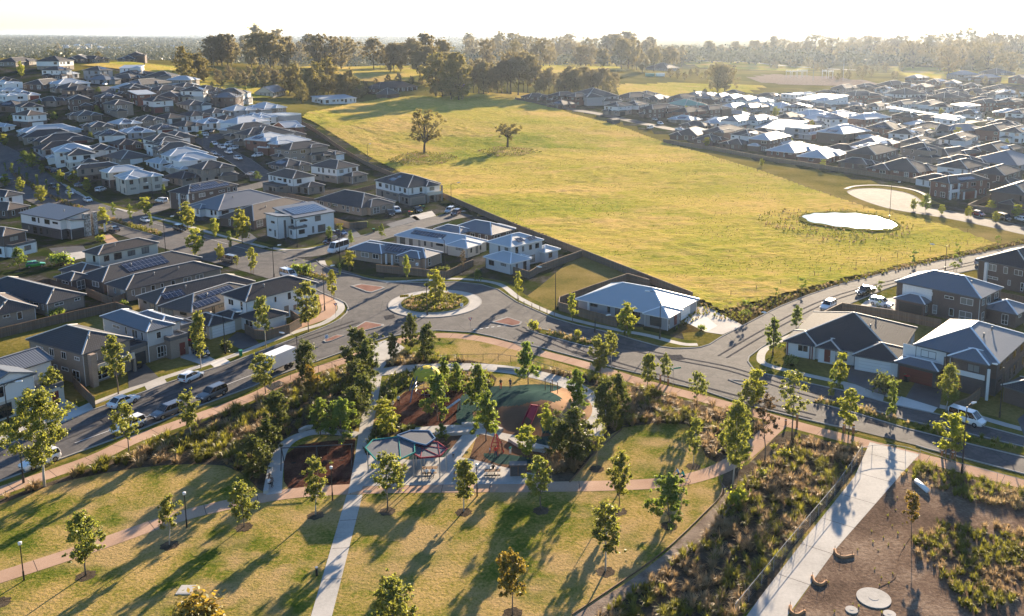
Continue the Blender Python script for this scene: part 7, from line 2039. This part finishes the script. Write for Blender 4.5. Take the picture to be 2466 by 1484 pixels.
# kiosk, bins, pipe
p = at(874, 547); o = thing('electrical_kiosk', 'yellow-green electrical kiosk on the grass by the paling fence', 'kiosk', p, .35); m_ = MB(); m_.box(-1.3, -.8, 0, 1.3, .8, 1.35); m_.build('cabinet', 'kiosk_green' if 'kiosk_green' in MATS else plain('kiosk_green', (.22, .25, .05), .6).name, o); m_ = MB(); m_.box(-1.36, -.86, 1.35, 1.36, .86, 1.5, bottom=True); m_.build('lid', 'kiosk_green', o)
plain('bin_green', (.02, .22, .11), .5); plain('bin_red', (.45, .03, .03), .5); plain('bin_yellow', (.7, .45, .03), .5)
def bin_(x, y, lid, lab, rz=.4):
    p = at(x, y); o = thing('wheelie_bin', lab, 'wheelie bin', p, rz, 'wheelie bins'); A = MB(); a = [(-.22, -.26, .08), (.22, -.26, .08), (.22, .22, .08), (-.22, .22, .08)]; b_ = [(-.28, -.34, 1.0), (.28, -.34, 1.0), (.28, .34, 1.0), (-.28, .34, 1.0)]
    for i in range(4): A.face([a[i], a[(i+1) % 4], b_[(i+1) % 4], b_[i]])
    A.face(a[::-1]); A.build('body', 'bin_green' if lid == 'green' and 'bright' in lab else 'plastic', o); L_ = MB(); L_.box(-.3, -.36, 1.0, .3, .36, 1.09, bottom=True); L_.build('lid', 'bin_'+lid, o)
    for s in (-1, 1):
        w = MB(); w.tube([(s*.24, .25, .1), (s*.29, .25, .1)], .1, 8); w.build('wheel', 'rubber', o)
for x, y, l_, lab in ((580, 858, 'green', 'bright green wheelie bin at the kerb of the park street'), (325, 880, 'green', 'green lidded bin in the dark driveway of the balcony house'), (337, 887, 'yellow', 'yellow lidded bin in the dark driveway of the balcony house'), (458, 832, 'red', 'red lidded bin in the carport'), (464, 829, 'yellow', 'yellow lidded bin in the carport'),
                      (2180, 915, 'green', 'green lidded bin between the two right hand houses'), (2183, 920, 'red', 'red lidded bin between the two right hand houses'), (2441, 966, 'yellow', 'yellow lidded bin at the right edge'), (2446, 974, 'green', 'green lidded bin at the right edge'),
                      (986, 517, 'red', 'red lidded bin near the black wagon'), (992, 518, 'yellow', 'yellow lidded bin near the black wagon'), (1012, 503, 'yellow', 'yellow lidded bin below the balcony'), (1020, 504, 'green', 'green lidded bin below the balcony'), (900, 560, 'green', 'dark green bin on the side street verge'),
                      (178, 631, 'green', 'green lidded bin by the stone columned house'), (168, 630, 'yellow', 'yellow lidded bin by the stone columned house')): bin_(x, y, l_, lab)
a = at(2206, 1158, .3); b_ = at(2234, 1182, .3); m_ = MB(); m_.tube([(0, 0, 0), tuple(Vector((b_.x-a.x, b_.y-a.y, 0)))], .3, 14); tag(m_.build('concrete_pipe', 'white_metal', None, True, (a.x, a.y, .3)), 'white plastic pipe lying on the bare soil', 'pipe')
for x, y, r, lab in ((2104, 1441, 1.65, 'large round concrete pad on the bare soil'), (2051, 1470, .6, 'small round concrete pad left of the large one'), (2142, 1480, .6, 'small round concrete pad right of the large one')):
    p = at(x, y); m_ = MB(); m_.cyl(0, 0, 0, .09, r, 32); m_.cyl(0, 0, .09, .11, r*.3, 16); tag(m_.build('concrete_pad', 'concrete', None, False, p), lab, 'concrete pad', 'round concrete pads')
for pts_, lab in (('2010,1326 2014,1338 2032,1345 2056,1340', 'orange coir log curved on the soil, farthest of three'), ('1956,1390 1962,1405 1978,1411 1990,1402', 'orange coir log curved on the soil, middle of three'), ('1903,1462 1904,1476 1920,1484 1938,1474', 'orange coir log curved on the soil, nearest of three')):
    w = wpts(pts_, 5); o = thing('coir_log', lab, 'coir log', (*w[0], 0), 0, 'coir logs'); m_ = MB(); m_.tube([(x-w[0][0], y-w[0][1], .12) for x, y in w], .16, 8); m_.build('log', 'orange_timber', o, True)
    for k in (1, len(w)//2, len(w)-2): q = MB(); q.cyl(w[k][0]-w[0][0], w[k][1]-w[0][1], 0, .65, .03, 5); q.build('stake', 'timber', o)
m_ = MB(); w = resample(wpts('2195,1290 2165,1340 2160,1380 2150,1398 2110,1420 2104,1432', 4), .5); m_.tube([(x, y, .03) for x, y in w], .025, 5); tag(m_.build('irrigation_hose', 'dirt'), 'pale hose snaking across the bare soil to the round pad', 'hose')
p = at(448, 1421); m_ = MB(); m_.box(-.75, -.75, 0, .75, .75, .06); m_.box(-.6, -.6, .06, .6, .6, .075); tag(m_.build('pit_lid', 'concrete', None, False, p), 'square concrete pit lid in the lawn at lower left', 'pit lid')
p = at(885, 1184); m_ = MB(); m_.box(-.5, -.25, .02, .5, .25, .045); tag(m_.build('drain_cover', 'fascia', None, False, p), 'dark drain cover where the two paths cross', 'drain cover')
# mulch rings under the lawn trees
for x, y in ((207, 1387), (408, 1314), (588, 1270), (760, 1242), (933, 1232), (1117, 1234), (1303, 1230), (1490, 1232), (1612, 1267), (1458, 1377), (1235, 1478), (1670, 1124), (1437, 1130), (0, 1452), (1842, 1112)):
    c_ = at(x, y); w = [(c_.x+(.95+.12*math.sin(k*2.3+x))*math.cos(k*PI/12), c_.y+(.95+.12*math.cos(k*1.7+x))*math.sin(k*PI/12)) for k in range(24)]; sheet_w('mulch_ring', w, 'bed_soil', .014+.0003*(x % 3))
# ------------------------------------------------------------------ playground
plain('teal_paint', (.03, .24, .21), .6, .1); plain('blue_paint', (.10, .18, .30), .6, .1); plain('red_paint', (.25, .03, .05), .6, .1); plain('yellow_paint', (.50, .40, .05), .7, .1); plain('mesh_cloth', (.085, .095, .115), .8)
plain('slide_red', (.50, .03, .05), .3)
def canopy(pts, mat, label, posts, h=3.3, mesh=True, bars=()):
    w = [at(*p, h) for p in P2(pts)]; c_ = sum(w, Vector())/len(w); o = thing('shade_canopy', label, 'shade canopy', (c_.x, c_.y, 0), 0, 'polygon shade canopies'); q = [p-Vector((c_.x, c_.y, 0)) for p in w]
    if mesh:
        m_ = MB(); m_.face([tuple(p+Vector((0, 0, -.02))) for p in q]); m_.face([tuple(p+Vector((0, 0, -.05))) for p in q[::-1]]); m_.build('shade_cloth', 'mesh_cloth', o)
    m_ = MB()
    for a, b_ in zip(q, q[1:]+q[:1]): m_.beam(a, b_, .13, .19)
    for i, j in bars: m_.beam(q[i]+Vector((0, 0, -.0)), q[j], .08, .1)
    m_.build('frame', mat, o)
    for i in posts: m_ = MB(); a = q[i]*.93; m_.cyl(a.x, a.y, 0, h-.1, .07, 8); m_.build('post', 'steel', o)
canopy('880,1079 898,1060 960,1052 998,1067 999,1090 965,1106 905,1107', 'teal_paint', 'teal framed polygon shade canopy, largest and nearest', (0, 2, 3, 4, 6), bars=((2, 5),))
canopy('956,1049 990,1037 1034,1038 1048,1056 1026,1072 1000,1066', 'blue_paint', 'blue framed polygon shade canopy behind the teal one', (1, 3, 5), 3.45)
canopy('997,1070 1019,1064 1054,1065 1077,1081 1060,1099 1013,1103 995,1092', 'red_paint', 'red framed open canopy with louvre bars, smallest', (1, 3, 4, 5), 3.1, True, ((0, 3), (1, 5), (2, 4), (0, 4)))
def bench_table(x, y, rz, lab):
    p = at(x, y); o = thing('picnic_table', lab, 'picnic table', p, rz, 'picnic tables')
    m_ = MB()
    for k in range(4): m_.box(-1.0, -.36+k*.19, .72, 1.0, -.36+k*.19+.16, .77, bottom=True)
    m_.build('tabletop', 'timber', o)
    for s in (-1, 1):
        m_ = MB(); m_.box(-1.0, s*.75-.17, .42, 1.0, s*.75-.01, .46, bottom=True); m_.box(-1.0, s*.75+.01, .42, 1.0, s*.75+.17, .46, bottom=True); m_.build('bench', 'timber', o)
        m_ = MB(); m_.box(s*.7-.04, -.8, .36, s*.7+.04, .8, .42, bottom=True); m_.beam((s*.7, -.5, 0), (s*.7, -.2, .72), .07, .07); m_.beam((s*.7, .5, 0), (s*.7, .2, .72), .07, .07); m_.build('leg', 'steel', o)
bench_table(959, 1134, .08, 'picnic table under the teal canopy'); bench_table(1034, 1140, .05, 'picnic table with two people seated below the red canopy'); bench_table(1112, 1152, .05, 'picnic table behind the slim gum'); bench_table(1186, 1146, .05, 'picnic table with three people in white')
p = at(1248, 1143); o = thing('bin_enclosure', 'dark timber bin enclosure at the edge of the plaza', 'bin enclosure', p, .05); m_ = MB(); m_.box(-1.0, -.45, 0, 1.0, .45, 1.45); m_.build('cabinet', 'timber', o); m_ = MB(); m_.box(-1.1, -.55, 1.45, 1.1, .55, 1.55, bottom=True); m_.build('lid', 'fascia', o)
for s in (-.5, .5): m_ = MB(); m_.box(s-.45, -.49, .1, s+.45, -.45, 1.35); m_.build('door', 'w_K', o)
# slide down the mound
a = at(1288, 978, 1.6); b_ = at(1267, 1028, .15); o = thing('slide', 'red slide running down the rubber mound', 'slide', (a.x, a.y, 0)); d = b_-a; L = d.length; dn = d.normalized(); sx = Vector((-dn.y, dn.x, 0)).normalized()
m_ = MB(); r0 = Vector((0, 0, a.z+.12)); r1 = r0+d; hw_ = .62; m_.face([tuple(r0-sx*hw_), tuple(r1-sx*hw_), tuple(r1+sx*hw_), tuple(r0+sx*hw_)]); m_.build('chute', 'slide_red', o)
for s in (-1, 1): m_ = MB(); m_.beam(r0+sx*hw_*s+Vector((0, 0, .12)), r1+sx*hw_*s+Vector((0, 0, .12)), .1, .34); m_.build('side_rail', 'red_paint', o)
m_ = MB(); m_.beam(r0-sx*.7, r0+sx*.7, .3, .12); m_.build('platform', 'red_paint', o)
# yellow climbing dome
p = at(1030, 952); o = thing('climbing_dome', 'yellow canopied climbing dome with blue arch legs over the mulch', 'play equipment', p, .2)
m_ = MB(); n = 14; R_ = 2.1; zc = 3.1
for j in range(4):
    r0, z0 = R_*math.cos(j*.4), R_*.75*math.sin(j*.4); r1, z1 = R_*math.cos((j+1)*.39), R_*.75*math.sin((j+1)*.39)
    for k in range(n):
        a0, a1 = 2*PI*k/n, 2*PI*(k+1)/n; m_.face([(r0*math.cos(a0), r0*math.sin(a0), zc+z0), (r0*math.cos(a1), r0*math.sin(a1), zc+z0), (r1*math.cos(a1), r1*math.sin(a1), zc+z1), (r1*math.cos(a0), r1*math.sin(a0), zc+z1)])
m_.build('canopy', 'yellow_paint', o, True)
for s in (-1, 1):
    for t in (-1, 1): m_ = MB(); m_.tube([(s*2.7, t*2.2, 0), (s*2.3, t*1.7, 1.8), (s*1.5, t*1.1, zc+.5), (s*.6, t*.4, zc+1.6)], .09, 8); m_.build('arch_leg', 'blue_paint', o)
m_ = MB()
for k in range(10):
    a0 = 2*PI*k/10; m_.beam((1.7*math.cos(a0), 1.7*math.sin(a0), .4), (1.9*math.cos(a0), 1.9*math.sin(a0), zc), .04, .04)
for z_ in (.8, 1.4, 2.0, 2.6): m_.tube([(1.8*math.cos(2*PI*k/12), 1.8*math.sin(2*PI*k/12), z_) for k in range(13)], .02, 4, cap=False)
m_.build('climbing_net', 'steel', o)
# red spinner pyramid
p = at(1195, 1090); o = thing('rope_pyramid', 'red pyramid climbing frame on the brown rubber', 'play equipment', p)
for k in range(5):
    a0 = 2*PI*k/5; m_ = MB(); m_.tube([(1.0*math.cos(a0), 1.0*math.sin(a0), 0), (.7*math.cos(a0), .7*math.sin(a0), 1.3), (.12*math.cos(a0), .12*math.sin(a0), 2.6)], .06, 6); m_.build('leg', 'slide_red', o)
m_ = MB()
for z_, r_ in ((.6, .85), (1.1, .72), (1.6, .5)): m_.tube([(r_*math.cos(2*PI*k/10), r_*math.sin(2*PI*k/10), z_) for k in range(11)], .03, 4, cap=False)
m_.build('rope_ring', 'red_paint', o)
# swing frame
p = at(765, 1120); o = thing('swing_frame', 'dark swing frame over the left mulch area', 'swing', p, .12); m_ = MB(); m_.tube([(-4.5, 0, 2.6), (4.5, 0, 2.6)], .07, 6); m_.build('top_bar', 'black_metal', o)
for s in (-4.4, 0, 4.4):
    for t in (-1, 1): m_ = MB(); m_.tube([(s, t*1.1, 0), (s, 0, 2.6)], .06, 6); m_.build('leg', 'black_metal', o)
for s in (-3, -1.5, 1.5, 3): m_ = MB(); m_.beam((s-.2, 0, .5), (s-.2, 0, 2.55), .02, .02); m_.beam((s+.2, 0, .5), (s+.2, 0, 2.55), .02, .02); m_.box(s-.25, -.1, .45, s+.25, .1, .5, bottom=True); m_.build('swing_seat', 'rubber', o)
# small grey slide
p = at(1108, 985); o = thing('small_slide', 'small steel slide beside the large leafy tree', 'slide', p, PI+.5); m_ = MB(); m_.beam((0, 0, 1.5), (2.6, 0, .25), .6, .06); m_.build('chute', 'steel', o); m_ = MB(); m_.beam((0, 0, 0), (0, 0, 1.5), .5, .1); m_.build('ladder', 'steel', o)
for i, (x, y, ty) in enumerate(((1313, 947, 928), (1326, 957, 941), (1330, 949, 928), (1343, 957, 932))):
    p = at(x, y); p.z += .9; h = 1.5; m_ = MB(); m_.cyl(0, 0, -.9, h, .06, 8); o = thing('play_post', '%s steel capped post on top of the play mound' % ('first', 'second', 'third', 'fourth')[i], 'play post', p, 0, 'steel capped play posts'); m_.build('post', 'timber', o); m_ = MB(); m_.cyl(0, 0, h, h+.12, .08, 8); m_.build('cap', 'white_metal', o)
def seatwall(s, lab, h=.45):
    w = resample(wpts(s, 5), .8); a, b_ = offs(w, .28), offs(w, -.28); m_ = MB()
    for i in range(len(w)-1): m_.face([(*a[i], h), (*b_[i], h), (*b_[i+1], h), (*a[i+1], h)]); m_.face([(*b_[i], 0), (*b_[i+1], 0), (*b_[i+1], h), (*b_[i], h)]); m_.face([(*a[i+1], 0), (*a[i], 0), (*a[i], h), (*a[i+1], h)])
    m_.face([(*a[0], 0), (*b_[0], 0), (*b_[0], h), (*a[0], h)]); m_.face([(*b_[-1], 0), (*a[-1], 0), (*a[-1], h), (*b_[-1], h)])
    tag(m_.build('seat_wall', 'concrete'), lab, 'seat wall', 'curved concrete seat walls')
seatwall('1112,1026 1150,1026 1190,1033 1209,1040', 'curved concrete seat wall between the mulch and the brown rubber'); seatwall('1228,1062 1255,1078 1290,1086 1322,1084', 'curved concrete seat wall by the broad dark evergreen')
seatwall('722,1042 738,1034 754,1032', 'short pale seat wall at the top of the curved path'); seatwall('1198,889 1240,892 1275,902', 'pale seat wall on the ring path'); seatwall('640,1190 648,1150 652,1128', 'concrete bench wall along the bench path'); seatwall('1030,896 1060,890 1100,893', 'seat wall behind the climbing dome'); seatwall('1048,1046 1090,1048 1130,1044', 'seat wall below the playground mulch')
# ------------------------------------------------------------------ people
for k, c in {'skin': (.42, .25, .17), 'skin_d': (.20, .11, .07), 'hair': (.03, .02, .015), 'c_white': (.72, .72, .72), 'c_black': (.02, .02, .022), 'c_red': (.55, .04, .03), 'c_teal': (.05, .42, .33), 'c_navy': (.03, .04, .09), 'c_blue': (.25, .38, .55), 'c_brown': (.16, .09, .06), 'c_gold': (.6, .35, .08)}.items(): plain(k, c, .8, .2)
def person(x, y, label, top='c_white', leg='c_black', skin='skin', pose='stand', rz=0, H=1.72, z=0, group='people in the park', px=None, parts=('shirt',)):
    s = H/1.72; J = {'hip': (0, 0, .92), 'chest': (0, .0, 1.28), 'neck': (0, 0, 1.47), 'head': (0, -.01, 1.60), 'top': (0, 0, 1.69)}
    for q, k in ((-1, 'l'), (1, 'r')):
        J[k+'sh'] = (q*.18, 0, 1.42); J[k+'el'] = (q*.25, .02, 1.15); J[k+'wr'] = (q*.26, -.05, .91); J[k+'ha'] = (q*.26, -.08, .82); J[k+'th'] = (q*.24, -.14, .86)
        J[k+'hp'] = (q*.10, 0, .90); J[k+'kn'] = (q*.11, -.02, .50); J[k+'an'] = (q*.11, .03, .09); J[k+'to'] = (q*.12, -.15, .03)
    if pose == 'walk':
        J.update(lkn=(-.10, -.16, .50), lan=(-.10, -.22, .10), lto=(-.1, -.38, .06), rkn=(.10, .04, .50), ran=(.10, .30, .16), rto=(.1, .2, .03), lel=(-.25, .12, 1.16), lwr=(-.26, .16, .93), lha=(-.26, .14, .84), lth=(-.24, .08, .88), rel=(.25, -.08, 1.16), rwr=(.26, -.25, .98), rha=(.26, -.32, .91), rth=(.24, -.33, .96))
    if pose in ('sit', 'ride'):
        dz = -.46 if pose == 'sit' else .02
        for k in ('hip', 'chest', 'neck', 'head', 'top', 'lsh', 'rsh', 'lel', 'rel', 'lwr', 'rwr', 'lha', 'rha', 'lth', 'rth', 'lhp', 'rhp'): J[k] = (J[k][0], J[k][1]-(0 if pose == 'sit' or k in ('hip', 'lhp', 'rhp') else (J[k][2]-.9)*.45), J[k][2]+dz)
        for q, k in ((-1, 'l'), (1, 'r')):
            if pose == 'sit': J.update({k+'kn': (q*.13, -.42, .48), k+'an': (q*.13, -.40, .08), k+'to': (q*.13, -.56, .03), k+'el': (q*.25, -.1, .74), k+'wr': (q*.14, -.36, .74), k+'ha': (q*.12, -.44, .75), k+'th': (q*.09, -.38, .78)})
            else: J.update({k+'kn': (q*.11, -.36, .60+q*.1), k+'an': (q*.11, -.18, .24+q*.12), k+'to': (q*.11, -.34, .2+q*.12), k+'el': (q*.24, -.40, 1.12), k+'wr': (q*.22, -.62, 1.0), k+'ha': (q*.22, -.70, 1.0), k+'th': (q*.18, -.66, 1.02)})
    if pose == 'reach': J.update(lel=(-.24, -.22, 1.3), lwr=(-.2, -.46, 1.32), lha=(-.2, -.55, 1.33), lth=(-.16, -.5, 1.38), rel=(.24, -.22, 1.25), rwr=(.2, -.46, 1.2), rha=(.2, -.55, 1.2), rth=(.16, -.5, 1.24))
    names = list(J); idx = {k: i for i, k in enumerate(names)}
    Ed = [('hip', 'chest'), ('chest', 'neck'), ('neck', 'head'), ('head', 'top')]
    for k in 'lr': Ed += [('neck' if 0 else 'chest', k+'sh'), (k+'sh', k+'el'), (k+'el', k+'wr'), (k+'wr', k+'ha'), (k+'wr', k+'th'), ('hip', k+'hp'), (k+'hp', k+'kn'), (k+'kn', k+'an'), (k+'an', k+'to')]
    rad = {'hip': .145, 'chest': .155, 'neck': .058, 'head': .098, 'top': .07, 'sh': .07, 'el': .047, 'wr': .034, 'ha': .03, 'th': .014, 'hp': .095, 'kn': .062, 'an': .042, 'to': .04}
    me = bpy.data.meshes.new('person'); me.from_pydata([tuple(c*s for c in J[k]) for k in names], [(idx[a], idx[b_]) for a, b_ in Ed], [])
    o = bpy.data.objects.new('person', me); COL.objects.link(o); md = o.modifiers.new('skin', 'SKIN'); sb = o.modifiers.new('sub', 'SUBSURF'); sb.levels = 1; sb.render_levels = 1
    for i, k in enumerate(names):
        r = rad.get(k, rad.get(k[1:], .05))*s; me.skin_vertices[0].data[i].radius = (r*(1.15 if k in ('hip', 'chest') else 1), r*(.8 if k in ('hip', 'chest') else 1))
    me.skin_vertices[0].data[0].use_root = True
    dg = bpy.context.evaluated_depsgraph_get(); m2 = bpy.data.meshes.new_from_object(o.evaluated_get(dg)); bpy.data.objects.remove(o); m2.name = 'person'
    for k in (skin, top, leg, 'hair', 'c_black'): m2.materials.append(MATS[k])
    seg = [(Vector(J[a])*s, Vector(J[b_])*s, a+b_) for a, b_ in Ed]
    for p in m2.polygons:
        c = p.center; best = min(seg, key=lambda q: (c-(q[0]+(q[1]-q[0])*max(0, min(1, (c-q[0]).dot(q[1]-q[0])/max((q[1]-q[0]).length_squared, 1e-6))))).length)[2]
        mi = 0
        if best in ('hipchest', 'chestneck', 'chestlsh', 'chestrsh') or best[1:3] == 'sh': mi = 1
        if best.startswith('hip') and best != 'hipchest' or best[1:3] == 'hp' or best[1:3] == 'kn': mi = 2
        if best[1:3] == 'an' or best.endswith('to'): mi = 4
        hd = Vector(J['head'])*s
        if best in ('headtop', 'neckhead') and (c.z > hd.z+.035*s or (c.y > hd.y+.03*s and c.z > hd.z-.08*s)): mi = 3
        p.material_index = mi; p.use_smooth = True
    pt = at(x, y); ob = link('person', m2, None, (pt.x, pt.y, z), rz); tag(ob, label, 'person', group)
    hd = Vector(J['head'])*s; q = MB(); q.box(hd.x-.012, hd.y-.125*s, hd.z-.03, hd.x+.012, hd.y-.09*s, hd.z+.015, bottom=True); q.build('nose', skin, ob)
    for e in (-1, 1): q = MB(); q.box(hd.x+e*.035-.01, hd.y-.105*s, hd.z+.02, hd.x+e*.035+.01, hd.y-.088*s, hd.z+.035, bottom=True); q.build('eye', 'c_black', ob)
    return ob
person(894, 970, 'person in dark clothes walking up the straight concrete path', 'c_brown', 'c_black', pose='walk', rz=PI)
person(960, 977, 'person in a white shirt standing on the playground mulch', 'c_white', 'c_black', rz=.6)
person(947, 974, 'child in pale clothes crouching at the edge of the mulch', 'c_white', 'c_white', pose='sit', rz=-.4, H=1.2, z=-.2)
person(1206, 937, 'person in black standing above the play mound', 'c_black', 'c_red', rz=.2, pose='reach'); person(1229, 936, 'person in navy with a bag near the ring path planting', 'c_navy', 'c_navy', rz=2.5)
person(1089, 1036, 'child in a white top sitting on the seat wall', 'c_white', 'c_blue', pose='sit', rz=PI, H=1.3, z=.0); person(1075, 941, 'child in red beneath the climbing dome trees', 'c_red', 'c_black', H=1.25)
person(1194, 1103, 'man in a red shirt standing in front of the red climbing frame', 'c_red', 'c_navy', 'skin_d', rz=PI); person(1180, 1095, 'small child in white beside the red climbing frame', 'c_white', 'c_navy', H=1.1, rz=2)
person(1209, 1090, 'person in dark clothes leaning on the red climbing frame', 'c_brown', 'c_brown', pose='reach', rz=1.6); person(1229, 1094, 'child in a teal shirt right of the red climbing frame', 'c_teal', 'c_white', H=1.25, rz=.5)
person(1092, 1104, 'child in blue on the path under the red canopy', 'c_blue', 'c_black', H=1.1)
for x, y, lab, t_, l_, r_ in ((1028, 1148, 'person in a pale shirt and dark trousers on the picnic bench, left of a pair', 'c_white', 'c_black', 0), (1042, 1148, 'person in a light blue shirt on the picnic bench, right of a pair', 'c_blue', 'c_navy', 0),
                              (1178, 1138, 'person in white with a red headscarf at the picnic table', 'c_white', 'c_white', PI), (1188, 1138, 'person in a black vest between two people in white', 'c_black', 'c_white', PI), (1200, 1141, 'person in white sitting at the right end of the picnic table', 'c_white', 'c_white', -1.6)):
    person(x, y, lab, t_, l_, pose='sit', rz=r_)
person(649, 1160, 'person in dark red sitting on the bench wall by the path', 'c_brown', 'c_brown', pose='sit', rz=1.4); person(648, 1172, 'person holding a white bag on the bench wall', 'c_white', 'c_black', pose='sit', rz=1.4)
person(1260, 903, 'person in red sitting on the far ring path wall', 'c_red', 'c_black', pose='sit', rz=0)
def bicycle(x, y, rz, lab):
    p = at(x, y); o = thing('bicycle', lab, 'bicycle', (p.x, p.y, .02), rz, 'bicycles'); R_ = .34
    for yy in (-.52, .52):
        m_ = MB(); m_.tube([(0, yy+R_*math.cos(2*PI*k/16), R_+R_*math.sin(2*PI*k/16)) for k in range(17)], .022, 5, cap=False); 
        for k in range(6): m_.beam((0, yy, R_), (0, yy+R_*math.cos(PI*k/3), R_+R_*math.sin(PI*k/3)), .008, .008)
        m_.build('wheel', 'rubber', o)
    m_ = MB()
    for a, b_ in (((0, .52, R_), (0, .05, .3)), ((0, .05, .3), (0, -.35, .85)), ((0, .05, .3), (0, .2, .88)), ((0, .2, .82), (0, -.35, .85)), ((0, .52, R_), (0, .2, .82)), ((0, -.35, .85), (0, -.52, R_))): m_.tube([a, b_], .022, 5)
    m_.build('frame', 'c_white', o); m_ = MB(); m_.box(-.07, .1, .9, .07, .32, .95, bottom=True); m_.build('saddle', 'rubber', o); m_ = MB(); m_.tube([(-.25, -.42, 1.0), (0, -.38, .98), (.25, -.42, 1.0)], .016, 5); m_.build('handlebar', 'rubber', o)
bicycle(1633, 1158, -1.9, 'white bicycle, left of the pair on the pink path'); bicycle(1646, 1163, -1.9, 'white bicycle, right of the pair on the pink path')
person(1634.5, 1158.5, 'cyclist in a grey shirt, left of the riding pair', 'c_blue', 'c_black', pose='ride', rz=-1.9+PI*0, z=.06, group='cyclists'); person(1647.5, 1163.5, 'cyclist in a teal shirt, right of the riding pair', 'c_teal', 'c_black', pose='ride', rz=-1.9, z=.06, group='cyclists')
# ------------------------------------------------------------------ farm buildings
FB = 'farm buildings'
def fh(*a, **k):
    k.setdefault('near', False); k.setdefault('group', FB); return house(*a, **k)
fh((928, 612), (1165, 634), (1606, 612), 1, 'r_k', 'w_B', tile='a2', label='long low brick farmhouse with dark roof and white veranda posts', ext=[(-5, 1, 8, 10, 2.7, 'hip')], name='farmhouse', cat='farmhouse', tp=.45, fr='frame_w',
   posts=[(x, .2, 2.5, .22, 'cap_w') for x in (4, 8, 12, 16, 20, 24, 28, 32)])
fh((1163, 662), (1250, 680), (1330, 662), 1, 'r_g', 'w_B', tile='a2', label='small hip roofed gazebo in front of the long farmhouse', name='gazebo', cat='gazebo', wins=False, tp=.7)
fh((578, 702), (640, 726), (932, 712), 1, 'r_w', 'w_W', tile='a2', label='white weatherboard shed with flat silver roof and veranda', kind='s+y', name='shed', cat='shed', fr='frame_d', posts=[(x, -.3, 2.4, .15, 'cap_w') for x in (1, 3.5, 6, 8.5, 11)], tp=.3)
fh((70, 650), (165, 662), (272, 640), 1, 'r_m', 'w_C', tile='a2', far=True, kind='gx', label='old cream gabled cottage with steep grey roof', name='cottage', cat='cottage', tp=.62)
fh((100, 832), (290, 884), (446, 868), 1, 'r_w', 'w_G', tile='a2', kind='flat', label='large grey metal shed by the paddock corner', name='shed', cat='shed', wins=False, h=4.2)
fh((12, 806), (60, 830), (152, 812), 1, 'r_m', 'w_G', tile='a2', kind='gx', label='small grey shed beside the large metal shed', name='shed', cat='shed', wins=False, tp=.2)
fh((688, 368), (760, 378), (842, 362), 1, 'r_k', 'w_R', tile='a3', label='red farm shed among the gums', name='shed', cat='shed', far=True)
fh((1318, 418), (1400, 432), (1502, 418), 1, 'r_g', 'w_G', tile='a3', label='grey walled house in the green garden beyond the paddock', name='farmhouse', cat='farmhouse', far=True)
fh((918, 905), (975, 918), (1025, 905), 1, 'r_k', 'w_D', tile='a3', kind='gx', label='small dark shed in the paddock corner', name='shed', cat='shed', wins=False, tp=.2, h=2.2)
fh((2170, 285), (2250, 295), (2330, 285), 1, 'r_k', 'w_R', tile='a3', label='red roofed house beside the pale distant road', name='farmhouse', cat='farmhouse', far=True)
for x, y, lab, mt in ((1565, 184, 'green shipping container beside the farm yard', 'r_n'), (1590, 184, 'white container beside the farm yard', 'white_metal')):
    p = at(x, y); m_ = MB(); m_.box(-4, -1.3, 0, 4, 1.3, 2.8); tag(m_.build('shipping_container', mt, None, False, p), lab, 'shipping container')
# substation and power poles
for i, (x, y, ty) in enumerate(((1898, 188, 172), (1912, 186, 172), (1925, 188, 171), (1938, 186, 171), (1985, 190, 171), (2000, 190, 172))):
    p = at(x, y); h = hgt(p, ty); o = thing('substation_frame', 'white substation switch frame, %s from left' % (nth(i+1) if i else 'first'), 'substation frame', p, 0, 'substation equipment')
    for s in (-2, 2): m_ = MB(); m_.box(s-.15, -.15, 0, s+.15, .15, h); m_.build('post', 'white_metal', o)
    m_ = MB(); m_.box(-2.6, -.2, h-.4, 2.6, .2, h, bottom=True)
    for s in (-2, -.7, .7, 2): m_.box(s-.18, -.2, h, s+.18, .2, h+1.3)
    m_.build('crossbeam', 'white_metal', o)
for x, y, ty, lab in ((1958, 195, 140, 'tall lightning mast left of the substation gap'), (2030, 196, 143, 'tall lightning mast right of the substation'), (160, 165, 116, 'timber power pole on the ridge'), (348, 158, 127, 'timber power pole behind the ridge street'), (515, 160, 118, 'timber power pole left of the skyline gums'), (1020, 165, 120, 'power pole behind the long farmhouse')):
    p = at(x, y); h = min(hgt(p, ty), 30); o = thing('power_pole', lab, 'power pole', p, 0, 'masts and poles'); m_ = MB(); m_.cyl(0, 0, -.5, h, .28, 6, r2=.16); m_.build('pole', 'steel' if 'mast' in lab else 'bark', o)
    if 'mast' not in lab: m_ = MB(); m_.box(-1.4, -.1, h-1.2, 1.4, .1, h-.9, bottom=True); m_.build('crossarm', 'bark', o)
# ------------------------------------------------------------------ haze
HAZE = True
if HAZE:
    m, nt = new_mat('haze'); b = NB(nt); v = b.n('VolumePrincipled'); v.inputs['Color'].default_value = (.66, .79, 1, 1); v.inputs['Density'].default_value = HAZE_D; v.inputs['Anisotropy'].default_value = .58
    o = b.n('OutputMaterial'); b.l(v.outputs[0], o.inputs['Volume'])
    mb = MB(); mb.box(-24000, -380, -60, 24000, 15000, 64, bottom=True); h = mb.build('haze', 'haze'); tag(h, 'pale evening haze over the far country', 'haze', kind='stuff')
# ------------------------------------------------------------------ tidy up
drop_unused([p for L_ in PR.values() for p in L_])
for o in bpy.data.objects:
    for k in ('_p', '_w', '_d', '_H'):
        if k in o: del o[k]
